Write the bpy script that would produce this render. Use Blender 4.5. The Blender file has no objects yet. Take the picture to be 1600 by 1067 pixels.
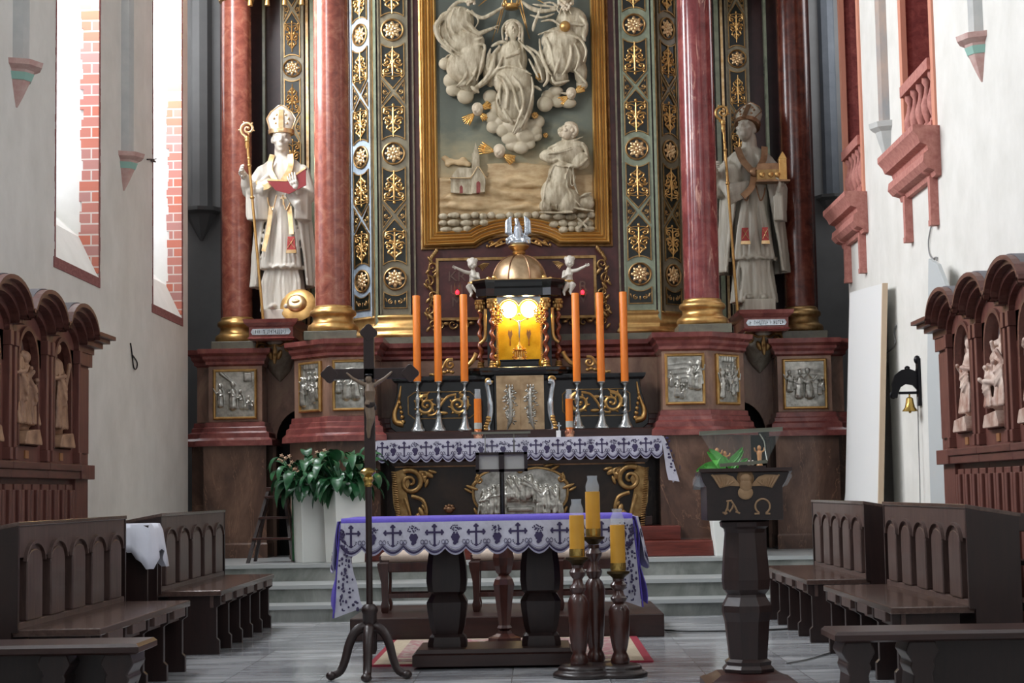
import bpy, math, random
import numpy as np
from mathutils import Vector, Matrix, Euler
from math import sin, cos, pi, radians, atan, sqrt, hypot

rnd = random.Random(11)
SC = bpy.context.scene
COL = SC.collection
F = 2700.0
CAMLOC = Vector((0.18, 0.0, 1.15))
YAW, PITCH, ROLL = atan(35.9 / F), atan(234.2 / F), radians(1.0)
CAMROT = (Matrix.Rotation(YAW, 3, 'Z') @ Matrix.Rotation(pi / 2 + PITCH, 3, 'X') @ Matrix.Rotation(-ROLL, 3, 'Z'))


def P(px, py, D):
    """the point of the church at depth D seen at photo pixel (px, py)"""
    d = CAMROT @ Vector(((px - 800) / F, -(py - 533.5) / F, -1.0))
    t = (D - CAMLOC.y) / d.y
    return CAMLOC + d * t


def X(px, py, D): return P(px, py, D).x
def Z(py, D, px=812): return P(px, py, D).z


def srgb(h):
    if isinstance(h, str):
        h = h.lstrip('#')
        h = [int(h[i:i + 2], 16) / 255 for i in (0, 2, 4)]
    return tuple((c / 12.92 if c <= 0.04045 else ((c + 0.055) / 1.055) ** 2.4) for c in h) + (1.0,)


# ------------------------------------------------------------------ materials
class NT:
    def __init__(s, name):
        s.m = bpy.data.materials.new(name)
        s.m.use_nodes = True
        s.nt = s.m.node_tree
        s.b = s.nt.nodes['Principled BSDF']

    def n(s, t, **kw):
        nd = s.nt.nodes.new(t)
        for k, v in kw.items():
            if k.startswith('_'):
                setattr(nd, k[1:], v)
            else:
                nd.inputs[k.replace('__', ' ')].default_value = v
        return nd

    def l(s, a, b): s.nt.links.new(a, b)

    def coord(s, scale=(1, 1, 1), rot=(0, 0, 0)):
        tc = s.n('ShaderNodeTexCoord')
        mp = s.n('ShaderNodeMapping')
        mp.inputs['Scale'].default_value = scale
        mp.inputs['Rotation'].default_value = rot
        s.l(tc.outputs['Object'], mp.inputs['Vector'])
        return mp.outputs['Vector']

    def ramp(s, fac, stops):
        r = s.n('ShaderNodeValToRGB')
        e = r.color_ramp.elements
        while len(e) < len(stops): e.new(0.5)
        for i, (p, c) in enumerate(stops):
            e[i].position = p
            e[i].color = srgb(c)
        s.l(fac, r.inputs['Fac'])
        return r.outputs['Color']

    def bump(s, fac, strength=0.3, dist=0.01):
        b = s.n('ShaderNodeBump', Strength=strength, Distance=dist)
        s.l(fac, b.inputs['Height'])
        s.l(b.outputs['Normal'], s.b.inputs['Normal'])


def basic(name, col, rough=0.5, metal=0.0, var=0.0, scale=8.0, bump=0.0, spec=0.5, col2=None, sc3=(1, 1, 1), coat=0.0, detail=6.0):
    t = NT(name)
    t.b.inputs['Base Color'].default_value = srgb(col)
    t.b.inputs['Roughness'].default_value = rough
    t.b.inputs['Metallic'].default_value = metal
    t.b.inputs['Specular IOR Level'].default_value = spec
    t.b.inputs['Coat Weight'].default_value = coat
    if col2 or bump:
        v = t.coord(sc3)
        no = t.n('ShaderNodeTexNoise', Scale=scale, Detail=detail, Roughness=0.6)
        t.l(v, no.inputs['Vector'])
        if col2:
            t.l(t.ramp(no.outputs['Fac'], [(0.33, col), (0.67, col2)]), t.b.inputs['Base Color'])
        if bump:
            t.bump(no.outputs['Fac'], bump, 0.01)
    return t.m


def marble(name, dark, mid, light, scale=3.0, rough=0.25, stretch=(1, 1, 1), rot=(0.5, 0.6, 0.3), vein=None, vs=2.0, va=0.3):
    t = NT(name)
    v = t.coord(stretch, rot)
    n1 = t.n('ShaderNodeTexNoise', Scale=scale, Detail=9.0, Roughness=0.65, Distortion=0.7)
    t.l(v, n1.inputs['Vector'])
    c = t.ramp(n1.outputs['Fac'], [(0.30, dark), (0.5, mid), (0.70, light)])
    if vein:
        n2 = t.n('ShaderNodeTexNoise', Scale=vs, Detail=5.0, Roughness=0.6, Distortion=1.6)
        v2 = t.coord((7, 7, 1.1), (0.0, 0.75, 0.0)) if va > .6 else t.coord((2.2, 2.2, 0.8), (0.2, 0.9, 0.3))
        t.l(v2, n2.inputs['Vector'])
        f = t.n('ShaderNodeValToRGB')
        e = f.color_ramp.elements
        lo, hi = (0.60, 0.67) if va > .6 else (0.488, 0.5)
        e[0].position = lo; e[0].color = (0, 0, 0, 1)
        e[1].position = hi; e[1].color = (va, va, va, 1)
        if va <= .6: e.new(0.512).color = (0, 0, 0, 1)
        t.l(n2.outputs['Fac'], f.inputs['Fac'])
        mx = t.n('ShaderNodeMix', _data_type='RGBA')
        t.l(f.outputs['Color'], mx.inputs[0])
        t.l(c, mx.inputs[6])
        mx.inputs[7].default_value = srgb(vein)
        c = mx.outputs[2]
    t.l(c, t.b.inputs['Base Color'])
    t.b.inputs['Roughness'].default_value = rough
    return t.m


def metal(name, c1, c2, rough=0.3, scale=12, bump=0.25):
    t = NT(name)
    v = t.coord()
    no = t.n('ShaderNodeTexNoise', Scale=scale, Detail=6.0, Roughness=0.6)
    t.l(v, no.inputs['Vector'])
    t.l(t.ramp(no.outputs['Fac'], [(0.35, c1), (0.65, c2)]), t.b.inputs['Base Color'])
    t.b.inputs['Metallic'].default_value = 0.8
    t.b.inputs['Roughness'].default_value = rough
    t.bump(no.outputs['Fac'], bump, 0.004)
    return t.m


def wood(name, c1, c2, rough=0.35, axis=2, scale=6, coat=0.2):
    t = NT(name)
    s = [5.0, 5.0, 5.0]
    s[axis] = 0.6
    v = t.coord(tuple(s))
    no = t.n('ShaderNodeTexNoise', Scale=scale, Detail=7.0, Roughness=0.65, Distortion=0.4)
    t.l(v, no.inputs['Vector'])
    t.l(t.ramp(no.outputs['Fac'], [(0.3, c1), (0.7, c2)]), t.b.inputs['Base Color'])
    t.b.inputs['Roughness'].default_value = rough
    t.b.inputs['Coat Weight'].default_value = coat
    t.bump(no.outputs['Fac'], 0.12, 0.003)
    return t.m


def glow(name, col, strength):
    t = NT(name)
    t.b.inputs['Base Color'].default_value = srgb(col)
    t.b.inputs['Emission Color'].default_value = srgb(col)
    t.b.inputs['Emission Strength'].default_value = strength
    return t.m


def glassy(name, col='ffffff', rough=0.03, alpha=0.25, refr=False):
    t = NT(name)
    t.b.inputs['Base Color'].default_value = srgb(col)
    t.b.inputs['Roughness'].default_value = rough
    t.b.inputs['Alpha'].default_value = alpha
    t.b.inputs['Specular IOR Level'].default_value = 0.8
    return t.m


M = {}
M['plaster'] = basic('lime_plaster', 'cfcdc6', 0.9, col2='dcdad4', scale=2.5, bump=0.25, detail=8)
M['plaster_shaft'] = basic('grey_stone_shaft', 'a9aaa8', 0.85, col2='b8b8b4', scale=5, bump=0.2)
M['apse_shade'] = basic('shaded_apse_plaster', '8a8a8a', 0.9, col2='989898', scale=2.0, bump=0.15)  # shade behind the altar put into a darker grey plaster
M['corbel_stone'] = basic('pinkish_corbel_stone', 'b48c84', 0.85, col2='c8aea6', scale=9, bump=0.35)
M['corbel_band'] = basic('pale_green_corbel_band', '8fb5a8', 0.8)
M['loggia'] = marble('red_marbled_plaster', '6e3030', '8a4540', 'a05a50', 14, 0.8)
M['loggia_trim'] = basic('pink_red_stone_trim', 'a0625a', 0.75, col2='ba8074', scale=20, bump=0.3)
M['loggia_edge'] = basic('orange_pink_edge', 'c98a72', 0.8)
M['border'] = basic('painted_brick_red_border', '7d4a48', 0.9, col2='95625e', scale=18, sc3=(1, 1, 3), bump=0.2)

# marbles of the altar
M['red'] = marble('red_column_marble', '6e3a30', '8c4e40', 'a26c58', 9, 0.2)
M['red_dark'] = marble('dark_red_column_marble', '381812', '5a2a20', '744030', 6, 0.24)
M['red_vein'] = marble('veined_crimson_marble', '5a2628', '763838', '8e4e4a', 5, 0.16, vein='c89888', vs=1.3, va=0.65)
M['rose'] = marble('rose_moulding_marble', '5c2c2a', '7a403c', '925850', 5, 0.2)
M['brown'] = marble('brown_dado_marble', '5c463c', '8a6a5a', 'a4866e', 2.2, 0.25, (1, 1, .6))
M['plinth_marble'] = marble('dark_brown_plinth_marble', '40302a', '664c40', '8a6a58', 1.8, 0.22, (1, 1, .5), vein='a07860', vs=1.0, va=.5)
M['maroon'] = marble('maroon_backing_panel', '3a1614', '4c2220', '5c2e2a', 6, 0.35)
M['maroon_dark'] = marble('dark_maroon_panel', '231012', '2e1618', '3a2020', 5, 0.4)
M['olive'] = marble('olive_grey_pilaster_marble', '5c5646', '746c58', '888068', 5, 0.3)
M['green_side'] = marble('grey_green_pilaster_marble', '6c7462', '848c76', '949a82', 5, 0.25)
M['lit_side'] = marble('daylit_pilaster_marble', '7a8690', '9aa8b4', 'b4c0ca', 5, 0.25)  # window-facing pilaster side, daylight painted in as a paler blue tone
M['plinth_grey'] = marble('grey_green_plinth_block', '55544a', '6e6c5e', '7e7c6c', 5, 0.3)
M['panel_dark'] = basic('black_green_panel_ground', '12160f', 0.35)
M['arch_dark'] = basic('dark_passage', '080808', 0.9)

M['gold'] = metal('gilding', 'b48a50', 'cca468', 0.34, bump=.05)
M['gold_dark'] = metal('aged_gilding', '806038', 'b09060', 0.42, bump=0.3)
M['gold_bright'] = metal('bright_gilding', 'd49a48', 'f0c880', 0.25)
M['gold_pale'] = metal('pale_gilding', 'c8a06c', 'e8cca0', 0.3)
M['bronze'] = metal('dull_bronze', '7a5c44', '98765a', 0.4)
M['dome_gold'] = metal('satin_gold_dome', 'a08464', 'd0b490', 0.34, 5, 0.08)
M['silver'] = metal('polished_silver', 'a8b0b8', 'd8e0e8', 0.2, 10, 0.1)
M['relief_silver'] = metal('oxidised_silver', '8a8880', 'c8c6be', 0.3, 14, 0.15)
M['pewter'] = metal('pewter', '8e9294', 'b8bcbc', 0.24, 6, 0.05)
M['brass'] = metal('brass', '9a7c3c', 'c8a860', 0.22, 6, 0.05)
M['ivory'] = basic('ivory_relief_paint', '8a7c62', 0.6, col2='c6bba2', scale=7, bump=0.9, sc3=(2.6, 1, .9), detail=5)
M['ivory_plain'] = basic('ivory_cloud_paint', 'a89c82', 0.6, col2='bcb098', scale=7, bump=0.3)
M['ivory_warm'] = basic('warm_ivory_paint', 'a88a60', 0.6, col2='ccb48c', scale=8, bump=0.5, sc3=(.8, 1, 2))
M['flesh'] = basic('painted_ivory_skin', 'b8a890', 0.5, col2='c6b8a0', scale=9)
M['gold_frame'] = metal('gilded_frame', 'c89a54', 'd8b068', 0.36, 3, 0.0)
M['gold_frame'].node_tree.nodes['Principled BSDF'].inputs['Metallic'].default_value = 0.35
M['statue'] = basic('white_statue_paint', 'b4aca0', 0.45, col2='cdc8bc', scale=5, bump=.5, sc3=(3, 3, .35), detail=3)
M['statue_grey'] = basic('weathered_statue_paint', '8e887a', 0.5, col2='b0aa9c', scale=5, bump=.5, sc3=(3, 3, .35), detail=3)
M['redcloth'] = basic('red_painted_cloth', '9a2c2c', 0.6, col2='b84440', scale=30)
M['black'] = basic('black_lacquer', '0b0c0e', 0.22, coat=0.5)
M['table_dark'] = marble('dark_brown_table_marble', '14100c', '221812', '32241a', 4, 0.3)
M['wax_orange'] = basic('orange_wax', 'd6701c', 0.45, col2='de7c26', scale=4)
M['wax_yellow'] = basic('yellow_wax', 'c8902e', 0.4, col2='d4a040', scale=4)
M['wick'] = basic('wick', '2a2018', 0.9)
M['glass'] = glassy('clear_glass', 'dce4ec', 0.03, 0.14)
M['acrylic'] = glassy('clear_acrylic', 'c8d0cc', 0.05, 0.03)
M['acrylic'].node_tree.nodes['Principled BSDF'].inputs['Specular IOR Level'].default_value = 0.15
M['acrylic_edge'] = basic('greenish_acrylic_edge', '6e6f60', 0.3)
M['white_cloth'] = basic('white_linen', 'bebdcc', 0.85, col2='c8c8d6', scale=40, bump=0.15)
M['purple'] = basic('violet_cloth', '5446a8', 0.8, col2='5c4eb4', scale=60, bump=0.1)
M['lilac_motif'] = basic('dark_violet_embroidery', '3a3254', 0.8)
M['lace_outline'] = basic('pale_lilac_edging', 'a8a6c0', 0.8)
M['wood_dark'] = wood('dark_stained_oak', '191010', '281a18', 0.38, 1, coat=.1)
M['wood_darkz'] = wood('dark_stained_oak_upright', '1e1110', '2e1c19', 0.4, 2, coat=.1)
M['wood_x'] = wood('dark_stained_oak_crosswise', '241513', '38201b', 0.32, 0, coat=.1)
M['wood_brown'] = wood('brown_bench_oak', '40302c', '5e4a44', 0.4, 2, coat=.1)
M['wood_browny'] = wood('brown_seat_oak', '40302c', '5e4a42', 0.24, 1)
M['wood_cab'] = wood('red_brown_panelling', '54302a', '76483e', 0.45, 2, coat=.05)
M['wood_caby'] = wood('red_brown_moulding', '4a2a24', '683e36', 0.45, 1, coat=.05)
M['wood_red'] = wood('reddish_step_wood', '4a1c14', '78342a', 0.35, 0)
M['wood_light'] = wood('light_olive_wood', 'a06c3c', 'c08c54', 0.5, 2)
M['wood_chair'] = wood('chestnut_chair_wood', '2c1612', '4c2820', 0.28, 2, coat=0.4)
M['cushion'] = basic('cream_cushion_cloth', 'b4a294', 0.85, col2='c0b0a2', scale=50, bump=0.1)
M['planter'] = basic('white_planter_plastic', 'eceeea', 0.35)
M['soil'] = basic('potting_soil', '241a12', 0.95)
M['leaf'] = basic('dark_green_leaf', '16402a', 0.32, col2='326a40', scale=9)
M['leaf_bright'] = basic('bright_green_leaf', '3a8a34', 0.4, col2='58a848', scale=9)
M['flower'] = basic('pale_bronze_flower', 'c09070', 0.6, col2='e4cdb4', scale=40)
M['white'] = basic('white_paint', 'e0e0e0', 0.5)
M['board_white'] = basic('white_board', 'dcdcda', 0.7)
M['board_grey'] = basic('pale_grey_sheet', 'b4b8b8', 0.7)
M['board_edge'] = basic('bare_board_edge', 'c8b298', 0.8)
M['iron'] = basic('dark_iron', '16151a', 0.4, metal=0.6)
M['cable'] = basic('black_cable', '101010', 0.6)
M['wire_grey'] = basic('grey_wire', '8a8a8a', 0.6)
M['dove'] = basic('pale_carved_wood', '86684a', 0.55, col2='a08260', scale=14, bump=0.2)
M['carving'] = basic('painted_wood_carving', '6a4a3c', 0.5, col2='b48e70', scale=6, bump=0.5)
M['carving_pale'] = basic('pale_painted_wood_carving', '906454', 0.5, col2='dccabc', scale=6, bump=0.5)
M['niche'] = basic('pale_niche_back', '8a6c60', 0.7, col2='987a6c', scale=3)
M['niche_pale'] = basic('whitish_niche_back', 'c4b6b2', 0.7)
M['copper'] = basic('copper_label', 'b08058', 0.4, metal=0.5)
M['slate'] = basic('dusty_grey_top', '6e6c70', 0.9)
M['lamp_glow'] = glow('lit_bulb', 'fff0c0', 14.0)
M['red_glow'] = glow('red_lamp_glow', 'ff2030', 5.0)
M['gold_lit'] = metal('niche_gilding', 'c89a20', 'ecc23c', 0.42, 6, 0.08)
M['letter'] = basic('faint_bronze_lettering', '5e443a', 0.45)
M['text_dark'] = basic('dark_engraving', '2e2e2c', 0.6)
M['twist'] = marble('red_brown_twisted_marble', '3a1810', '7a3a24', 'b0663c', 12, 0.15)
M['paper'] = basic('white_paper', 'a8a8a0', 0.7)
M['leather'] = basic('red_leather', '7c1e20', 0.5)


def brick_mat():
    t = NT('exposed_brick_jamb')
    tc = t.n('ShaderNodeTexCoord')
    sp = t.n('ShaderNodeSeparateXYZ')
    t.l(tc.outputs['Object'], sp.inputs[0])
    cb = t.n('ShaderNodeCombineXYZ')
    ad = t.n('ShaderNodeMath', _operation='ADD')
    t.l(sp.outputs['X'], ad.inputs[0]); t.l(sp.outputs['Y'], ad.inputs[1])
    t.l(ad.outputs[0], cb.inputs['X'])
    t.l(sp.outputs['Z'], cb.inputs['Y'])
    br = t.n('ShaderNodeTexBrick', Scale=1.0, **{'Mortar__Size': 0.007, 'Brick__Width': 0.3, 'Row__Height': 0.095})
    br.inputs['Color1'].default_value = srgb('bc6850')
    br.inputs['Color2'].default_value = srgb('a87c76')
    br.inputs['Mortar'].default_value = srgb('c8bab0')
    t.l(cb.outputs[0], br.inputs['Vector'])
    t.l(br.outputs['Color'], t.b.inputs['Base Color'])
    t.b.inputs['Roughness'].default_value = 0.85
    t.bump(br.outputs['Fac'], -0.4, 0.01)
    return t.m


def floor_mat():
    t = NT('streaked_grey_marble_floor')
    v = t.coord((0.35, 2.2, 1), (0, 0, 0.05))
    n1 = t.n('ShaderNodeTexNoise', Scale=2.2, Detail=9.0, Roughness=0.62, Distortion=1.2)
    t.l(v, n1.inputs['Vector'])
    c = t.ramp(n1.outputs['Fac'], [(0.34, '84878b'), (0.5, 'b0b3b6'), (0.64, 'd2d4d6')])
    v2 = t.coord()
    br = t.n('ShaderNodeTexBrick', Scale=1.0, **{'Mortar__Size': 0.004, 'Brick__Width': 0.6, 'Row__Height': 0.6})
    br.offset = 0.0
    br.inputs['Color1'].default_value = (1, 1, 1, 1)
    br.inputs['Color2'].default_value = (0.72, 0.72, 0.74, 1)
    br.inputs['Mortar'].default_value = (0.45, 0.45, 0.45, 1)
    t.l(v2, br.inputs['Vector'])
    mx = t.n('ShaderNodeMix', _data_type='RGBA', _blend_type='MULTIPLY')
    mx.inputs[0].default_value = 1.0
    t.l(c, mx.inputs[6]); t.l(br.outputs['Color'], mx.inputs[7])
    t.l(mx.outputs[2], t.b.inputs['Base Color'])
    t.b.inputs['Roughness'].default_value = 0.14
    return t.m


M['brick'] = brick_mat()
M['floor'] = floor_mat()
M['step'] = marble('grey_step_marble', '585c5a', '80847f', 'a4a6a2', 2.5, 0.3, (1, 1, 0.5))
M['step_edge'] = basic('pale_worn_step_edge', 'a8acac', 0.3)


def rug_mat():
    t = NT('patterned_red_rug')
    v = t.coord((1, 1, 1))
    vo = t.n('ShaderNodeTexVoronoi', Scale=9.0)
    t.l(v, vo.inputs['Vector'])
    no = t.n('ShaderNodeTexNoise', Scale=22.0, Detail=4.0)
    t.l(v, no.inputs['Vector'])
    ad = t.n('ShaderNodeMath', _operation='MULTIPLY')
    t.l(vo.outputs['Distance'], ad.inputs[0]); t.l(no.outputs['Fac'], ad.inputs[1])
    t.l(t.ramp(ad.outputs[0], [(0.08, '845058'), (0.2, 'a49a8e'), (0.32, '986a6e')]), t.b.inputs['Base Color'])
    t.b.inputs['Roughness'].default_value = 0.95
    return t.m


M['rug'] = rug_mat()
M['rug_cream'] = basic('cream_rug_border', 'a89a84', 0.95, col2='b8aa94', scale=40)
M['rug_red'] = basic('crimson_rug_edge', '8a2436', 0.95)


def relief_ground():
    """painted ground of the altarpiece: grey-green sky above, ochre land below"""
    t = NT('painted_relief_ground')
    tc = t.n('ShaderNodeTexCoord')
    sp = t.n('ShaderNodeSeparateXYZ')
    t.l(tc.outputs['Object'], sp.inputs[0])
    no = t.n('ShaderNodeTexNoise', Scale=2.5, Detail=8.0, Roughness=0.6)
    v = t.coord((1, 1, 2.0))
    t.l(v, no.inputs['Vector'])
    a = t.n('ShaderNodeMath', _operation='MULTIPLY_ADD')
    t.l(no.outputs['Fac'], a.inputs[0]); a.inputs[1].default_value = 0.9
    t.l(sp.outputs['Z'], a.inputs[2])
    mr = t.n('ShaderNodeMapRange')
    mr.inputs['From Min'].default_value = 0.6
    mr.inputs['From Max'].default_value = 2.6
    t.l(a.outputs[0], mr.inputs['Value'])
    t.l(t.ramp(mr.outputs[0], [(0.0, 'b89a72'), (0.3, 'b8a27c'), (0.46, '8c886e'), (0.62, '646a5e'), (1.0, '5a6058')]), t.b.inputs['Base Color'])
    t.b.inputs['Roughness'].default_value = 0.6
    t.bump(no.outputs['Fac'], 0.3, 0.02)
    return t.m


M['relief_ground'] = relief_ground()


# ------------------------------------------------------------------ mesh builder
class MB:
    def __init__(s):
        s.v = []; s.f = []; s.mi = []; s.cur = 0

    def add(s, vs, fs):
        o = len(s.v)
        s.v.extend([tuple(v) for v in vs])
        s.f.extend([tuple(i + o for i in f) for f in fs])
        s.mi.extend([s.cur] * len(fs))
        return o

    def mat(s, i): s.cur = i; return s

    def join(s, o, xf=None):
        vs = [tuple(xf @ Vector(v)) for v in o.v] if xf is not None else o.v
        off = len(s.v)
        s.v.extend(vs)
        s.f.extend([tuple(i + off for i in f) for f in o.f])
        s.mi.extend(o.mi)
        return s

    def xf(s, m):
        s.v = [tuple(m @ Vector(v)) for v in s.v]
        return s

    def box(s, x0, x1, y0, y1, z0, z1):
        v = [(x, y, z) for z in (z0, z1) for y in (y0, y1) for x in (x0, x1)]
        s.add(v, [(0, 2, 3, 1), (4, 5, 7, 6), (0, 1, 5, 4), (2, 6, 7, 3), (0, 4, 6, 2), (1, 3, 7, 5)])
        return s

    def loft(s, rings, cap=True, closed=True):
        n = len(rings[0])
        vs = [p for r in rings for p in r]
        fs = []
        m = n if closed else n - 1
        for i in range(len(rings) - 1):
            for j in range(m):
                k = (j + 1) % n
                fs.append((i * n + j, i * n + k, (i + 1) * n + k, (i + 1) * n + j))
        if cap:
            fs.append(tuple(range(n - 1, -1, -1)))
            fs.append(tuple(range((len(rings) - 1) * n, len(rings) * n)))
        s.add(vs, fs)
        return s

    def lathe(s, prof, c=(0, 0, 0), n=24, axis='Z', a0=0.0, twist=None, cap=True, flute=None):
        rings = []
        for (r, h) in prof:
            ring = []
            for j in range(n):
                a = a0 + 2 * pi * j / n
                rr = r * (flute(a, h) if flute else 1.0)
                p = (rr * cos(a), rr * sin(a), h)
                if axis == 'Y': p = (p[0], h, -p[1]) if False else (p[0], -h, p[1])
                if axis == 'X': p = (h, p[0], p[1])
                ring.append((p[0] + c[0], p[1] + c[1], p[2] + c[2]))
            rings.append(ring)
        return s.loft(rings, cap)

    def ell(s, c, r, n=12, m=8, rot=None):
        vs = [(0, 0, -1)]
        for i in range(1, m):
            t = -pi / 2 + pi * i / m
            for j in range(n):
                a = 2 * pi * j / n
                vs.append((cos(t) * cos(a), cos(t) * sin(a), sin(t)))
        vs.append((0, 0, 1))
        if not hasattr(r, '__len__'): r = (r, r, r)
        out = []
        for v in vs:
            p = Vector((v[0] * r[0], v[1] * r[1], v[2] * r[2]))
            if rot is not None: p = rot @ p
            out.append((p.x + c[0], p.y + c[1], p.z + c[2]))
        fs = [(0, 1 + (j + 1) % n, 1 + j) for j in range(n)]
        for i in range(m - 2):
            for j in range(n):
                k = (j + 1) % n
                fs.append((1 + i * n + j, 1 + i * n + k, 1 + (i + 1) * n + k, 1 + (i + 1) * n + j))
        L = len(vs) - 1
        b = 1 + (m - 2) * n
        fs += [(b + j, b + (j + 1) % n, L) for j in range(n)]
        s.add(out, fs)
        return s

    def tube(s, pts, r, n=8, caps=True, flat=1.0):
        """round tube along points; r number or list"""
        pts = [Vector(p) for p in pts]
        N = len(pts)
        rs = r if hasattr(r, '__len__') else [r] * N
        rings = []
        up = None
        for i in range(N):
            a = pts[max(i - 1, 0)]; b = pts[min(i + 1, N - 1)]
            t = (b - a)
            if t.length < 1e-9: t = Vector((0, 0, 1))
            t.normalize()
            if up is None:
                up = Vector((0, -1, 0)) if abs(t.y) < 0.9 else Vector((0, 0, 1))
            u = (up - t * up.dot(t))
            if u.length < 1e-6: u = t.orthogonal()
            u.normalize(); up = u
            w = t.cross(u)
            rings.append([tuple(pts[i] + (u * cos(2 * pi * j / n) * flat + w * sin(2 * pi * j / n)) * rs[i]) for j in range(n)])
        s.loft(rings, caps)
        return s

    def cap(s, a, b, ra, rb=None, n=10):
        """capsule with rounded ends"""
        rb = ra if rb is None else rb
        a, b = Vector(a), Vector(b)
        d = b - a
        if d.length < 1e-6:
            return s.ell(a, ra, n, 6)
        t = d.normalized()
        pts, rs = [], []
        for k in (0, 1, 2, 3):
            q = pi / 2 * (1 - k / 3.0)
            pts.append(a - t * ra * sin(q)); rs.append(max(ra * cos(q), ra * 0.02))
        for k in (0, 1, 2, 3):
            q = pi / 2 * k / 3.0
            pts.append(b + t * rb * sin(q)); rs.append(max(rb * cos(q), rb * 0.02))
        return s.tube(pts, rs, n)

    def chain(s, pts, r, n=8):
        """capsule ended bent tube"""
        pts = [Vector(p) for p in pts]
        rs = list(r) if hasattr(r, '__len__') else [r] * len(pts)
        t0 = (pts[0] - pts[1]).normalized(); t1 = (pts[-1] - pts[-2]).normalized()
        P0 = [pts[0] + t0 * rs[0] * 0.9, pts[0] + t0 * rs[0] * 0.55] + pts + [pts[-1] + t1 * rs[-1] * 0.55, pts[-1] + t1 * rs[-1] * 0.9]
        R0 = [rs[0] * 0.1, rs[0] * 0.75] + rs + [rs[-1] * 0.75, rs[-1] * 0.1]
        return s.tube(P0, R0, n)

    def prism(s, poly, y0, y1):
        """poly of (x, z) extruded along y"""
        n = len(poly)
        vs = [(p[0], y0, p[1]) for p in poly] + [(p[0], y1, p[1]) for p in poly]
        fs = [tuple(range(n)), tuple(range(2 * n - 1, n - 1, -1))]
        fs += [(i, n + i, n + (i + 1) % n, (i + 1) % n) for i in range(n)]
        s.add(vs, fs)
        return s

    def prismx(s, poly, x0, x1):
        """poly of (y, z) extruded along x"""
        n = len(poly)
        vs = [(x0, p[0], p[1]) for p in poly] + [(x1, p[0], p[1]) for p in poly]
        fs = [tuple(range(n - 1, -1, -1)), tuple(range(n, 2 * n))]
        fs += [(i, (i + 1) % n, n + (i + 1) % n, n + i) for i in range(n)]
        s.add(vs, fs)
        return s

    def plan(s, poly, prof, cap=True):
        """plan polygon (x, y) ccw lofted through profile [(outset, z)] with mitred corners"""
        rings = [[(x, y, z) for x, y in offset(poly, o)] for o, z in prof]
        return s.loft(rings, cap)

    def sweep(s, path, prof, B, closed=False, N0=None):
        """sweep profile [(a, b)] along a planar path; a goes along the in-plane normal, b along B"""
        path = [Vector(p) for p in path]
        B = Vector(B).normalized()
        n = len(path)
        rings = []
        for i in range(n):
            if closed:
                a, b = path[i - 1], path[(i + 1) % n]
            else:
                a, b = path[max(i - 1, 0)], path[min(i + 1, n - 1)]
            t1 = (path[i] - a); t2 = (b - path[i])
            if t1.length < 1e-9: t1 = t2
            if t2.length < 1e-9: t2 = t1
            n1 = t1.normalized().cross(B); n2 = t2.normalized().cross(B)
            m = (n1 + n2)
            m.normalize()
            k = 1.0 / max(m.dot(n1), 0.3)
            rings.append([tuple(path[i] + m * (a_ * k) + B * b_) for a_, b_ in prof])
        if closed: rings.append(rings[0])
        s.loft(rings, not closed)
        return s

    def build(s, name, mats, parent=None, loc=None, rot=0.0, smooth=35, bevel=0.0, local=False, mirror=False):
        """link as one mesh; vertices are world coordinates unless local"""
        v = np.array(s.v, dtype=float).reshape(-1, 3)
        fs = s.f
        if mirror:
            v = v * np.array([-1, 1, 1]); fs = [tuple(reversed(f)) for f in fs]
        if not local:
            base = np.array(WL.get(parent.name, (0, 0, 0)) if parent else (0, 0, 0))
            if loc is None:
                loc = (0, 0, 0)
                v = v - base
            else:
                v = v - np.array(loc)
                loc = tuple(np.array(loc) - base)
        else:
            loc = loc or (0, 0, 0)
        me = bpy.data.meshes.new(name)
        me.from_pydata(v.tolist(), [], fs)
        if not isinstance(mats, (list, tuple)): mats = [mats]
        for m in mats: me.materials.append(M[m] if isinstance(m, str) else m)
        me.polygons.foreach_set('material_index', s.mi)
        if smooth:
            me.polygons.foreach_set('use_smooth', [True] * len(me.polygons))
            me.set_sharp_from_angle(angle=radians(smooth))
        me.update()
        o = bpy.data.objects.new(name, me)
        COL.objects.link(o)
        o.location = loc
        if rot: o.rotation_euler.z = rot
        if parent:
            o.parent = parent
        b = WL.get(parent.name, (0, 0, 0)) if parent else (0, 0, 0)
        WL[o.name] = tuple(b[i] + loc[i] for i in range(3))
        if bevel:
            md = o.modifiers.new('bevel', 'BEVEL')
            md.width = bevel; md.segments = 2; md.limit_method = 'ANGLE'; md.angle_limit = radians(40)
            md.harden_normals = False
        return o


WL = {}


def offset(poly, o):
    n = len(poly)
    out = []
    for i in range(n):
        a, b, c = Vector(poly[i - 1]), Vector(poly[i]), Vector(poly[(i + 1) % n])
        t1 = (b - a).normalized(); t2 = (c - b).normalized()
        n1 = Vector((t1.y, -t1.x)); n2 = Vector((t2.y, -t2.x))
        m = (n1 + n2).normalized()
        k = 1.0 / max(m.dot(n1), 0.3)
        out.append((b.x + m.x * o * k, b.y + m.y * o * k))
    return out


def tag(o, label=None, cat=None, group=None, kind=None):
    if label: o['label'] = label
    if cat: o['category'] = cat
    if group: o['group'] = group
    if kind: o['kind'] = kind
    return o


def thing(name, label, cat, loc=(0, 0, 0), group=None, rot=0.0):
    o = bpy.data.objects.new(name, None)
    o.empty_display_size = 0.1
    COL.objects.link(o)
    o.location = loc
    o.rotation_euler.z = rot
    WL[o.name] = tuple(loc)
    tag(o, label, cat, group)
    return o


def structure(o):
    o['kind'] = 'structure'
    return o


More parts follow.
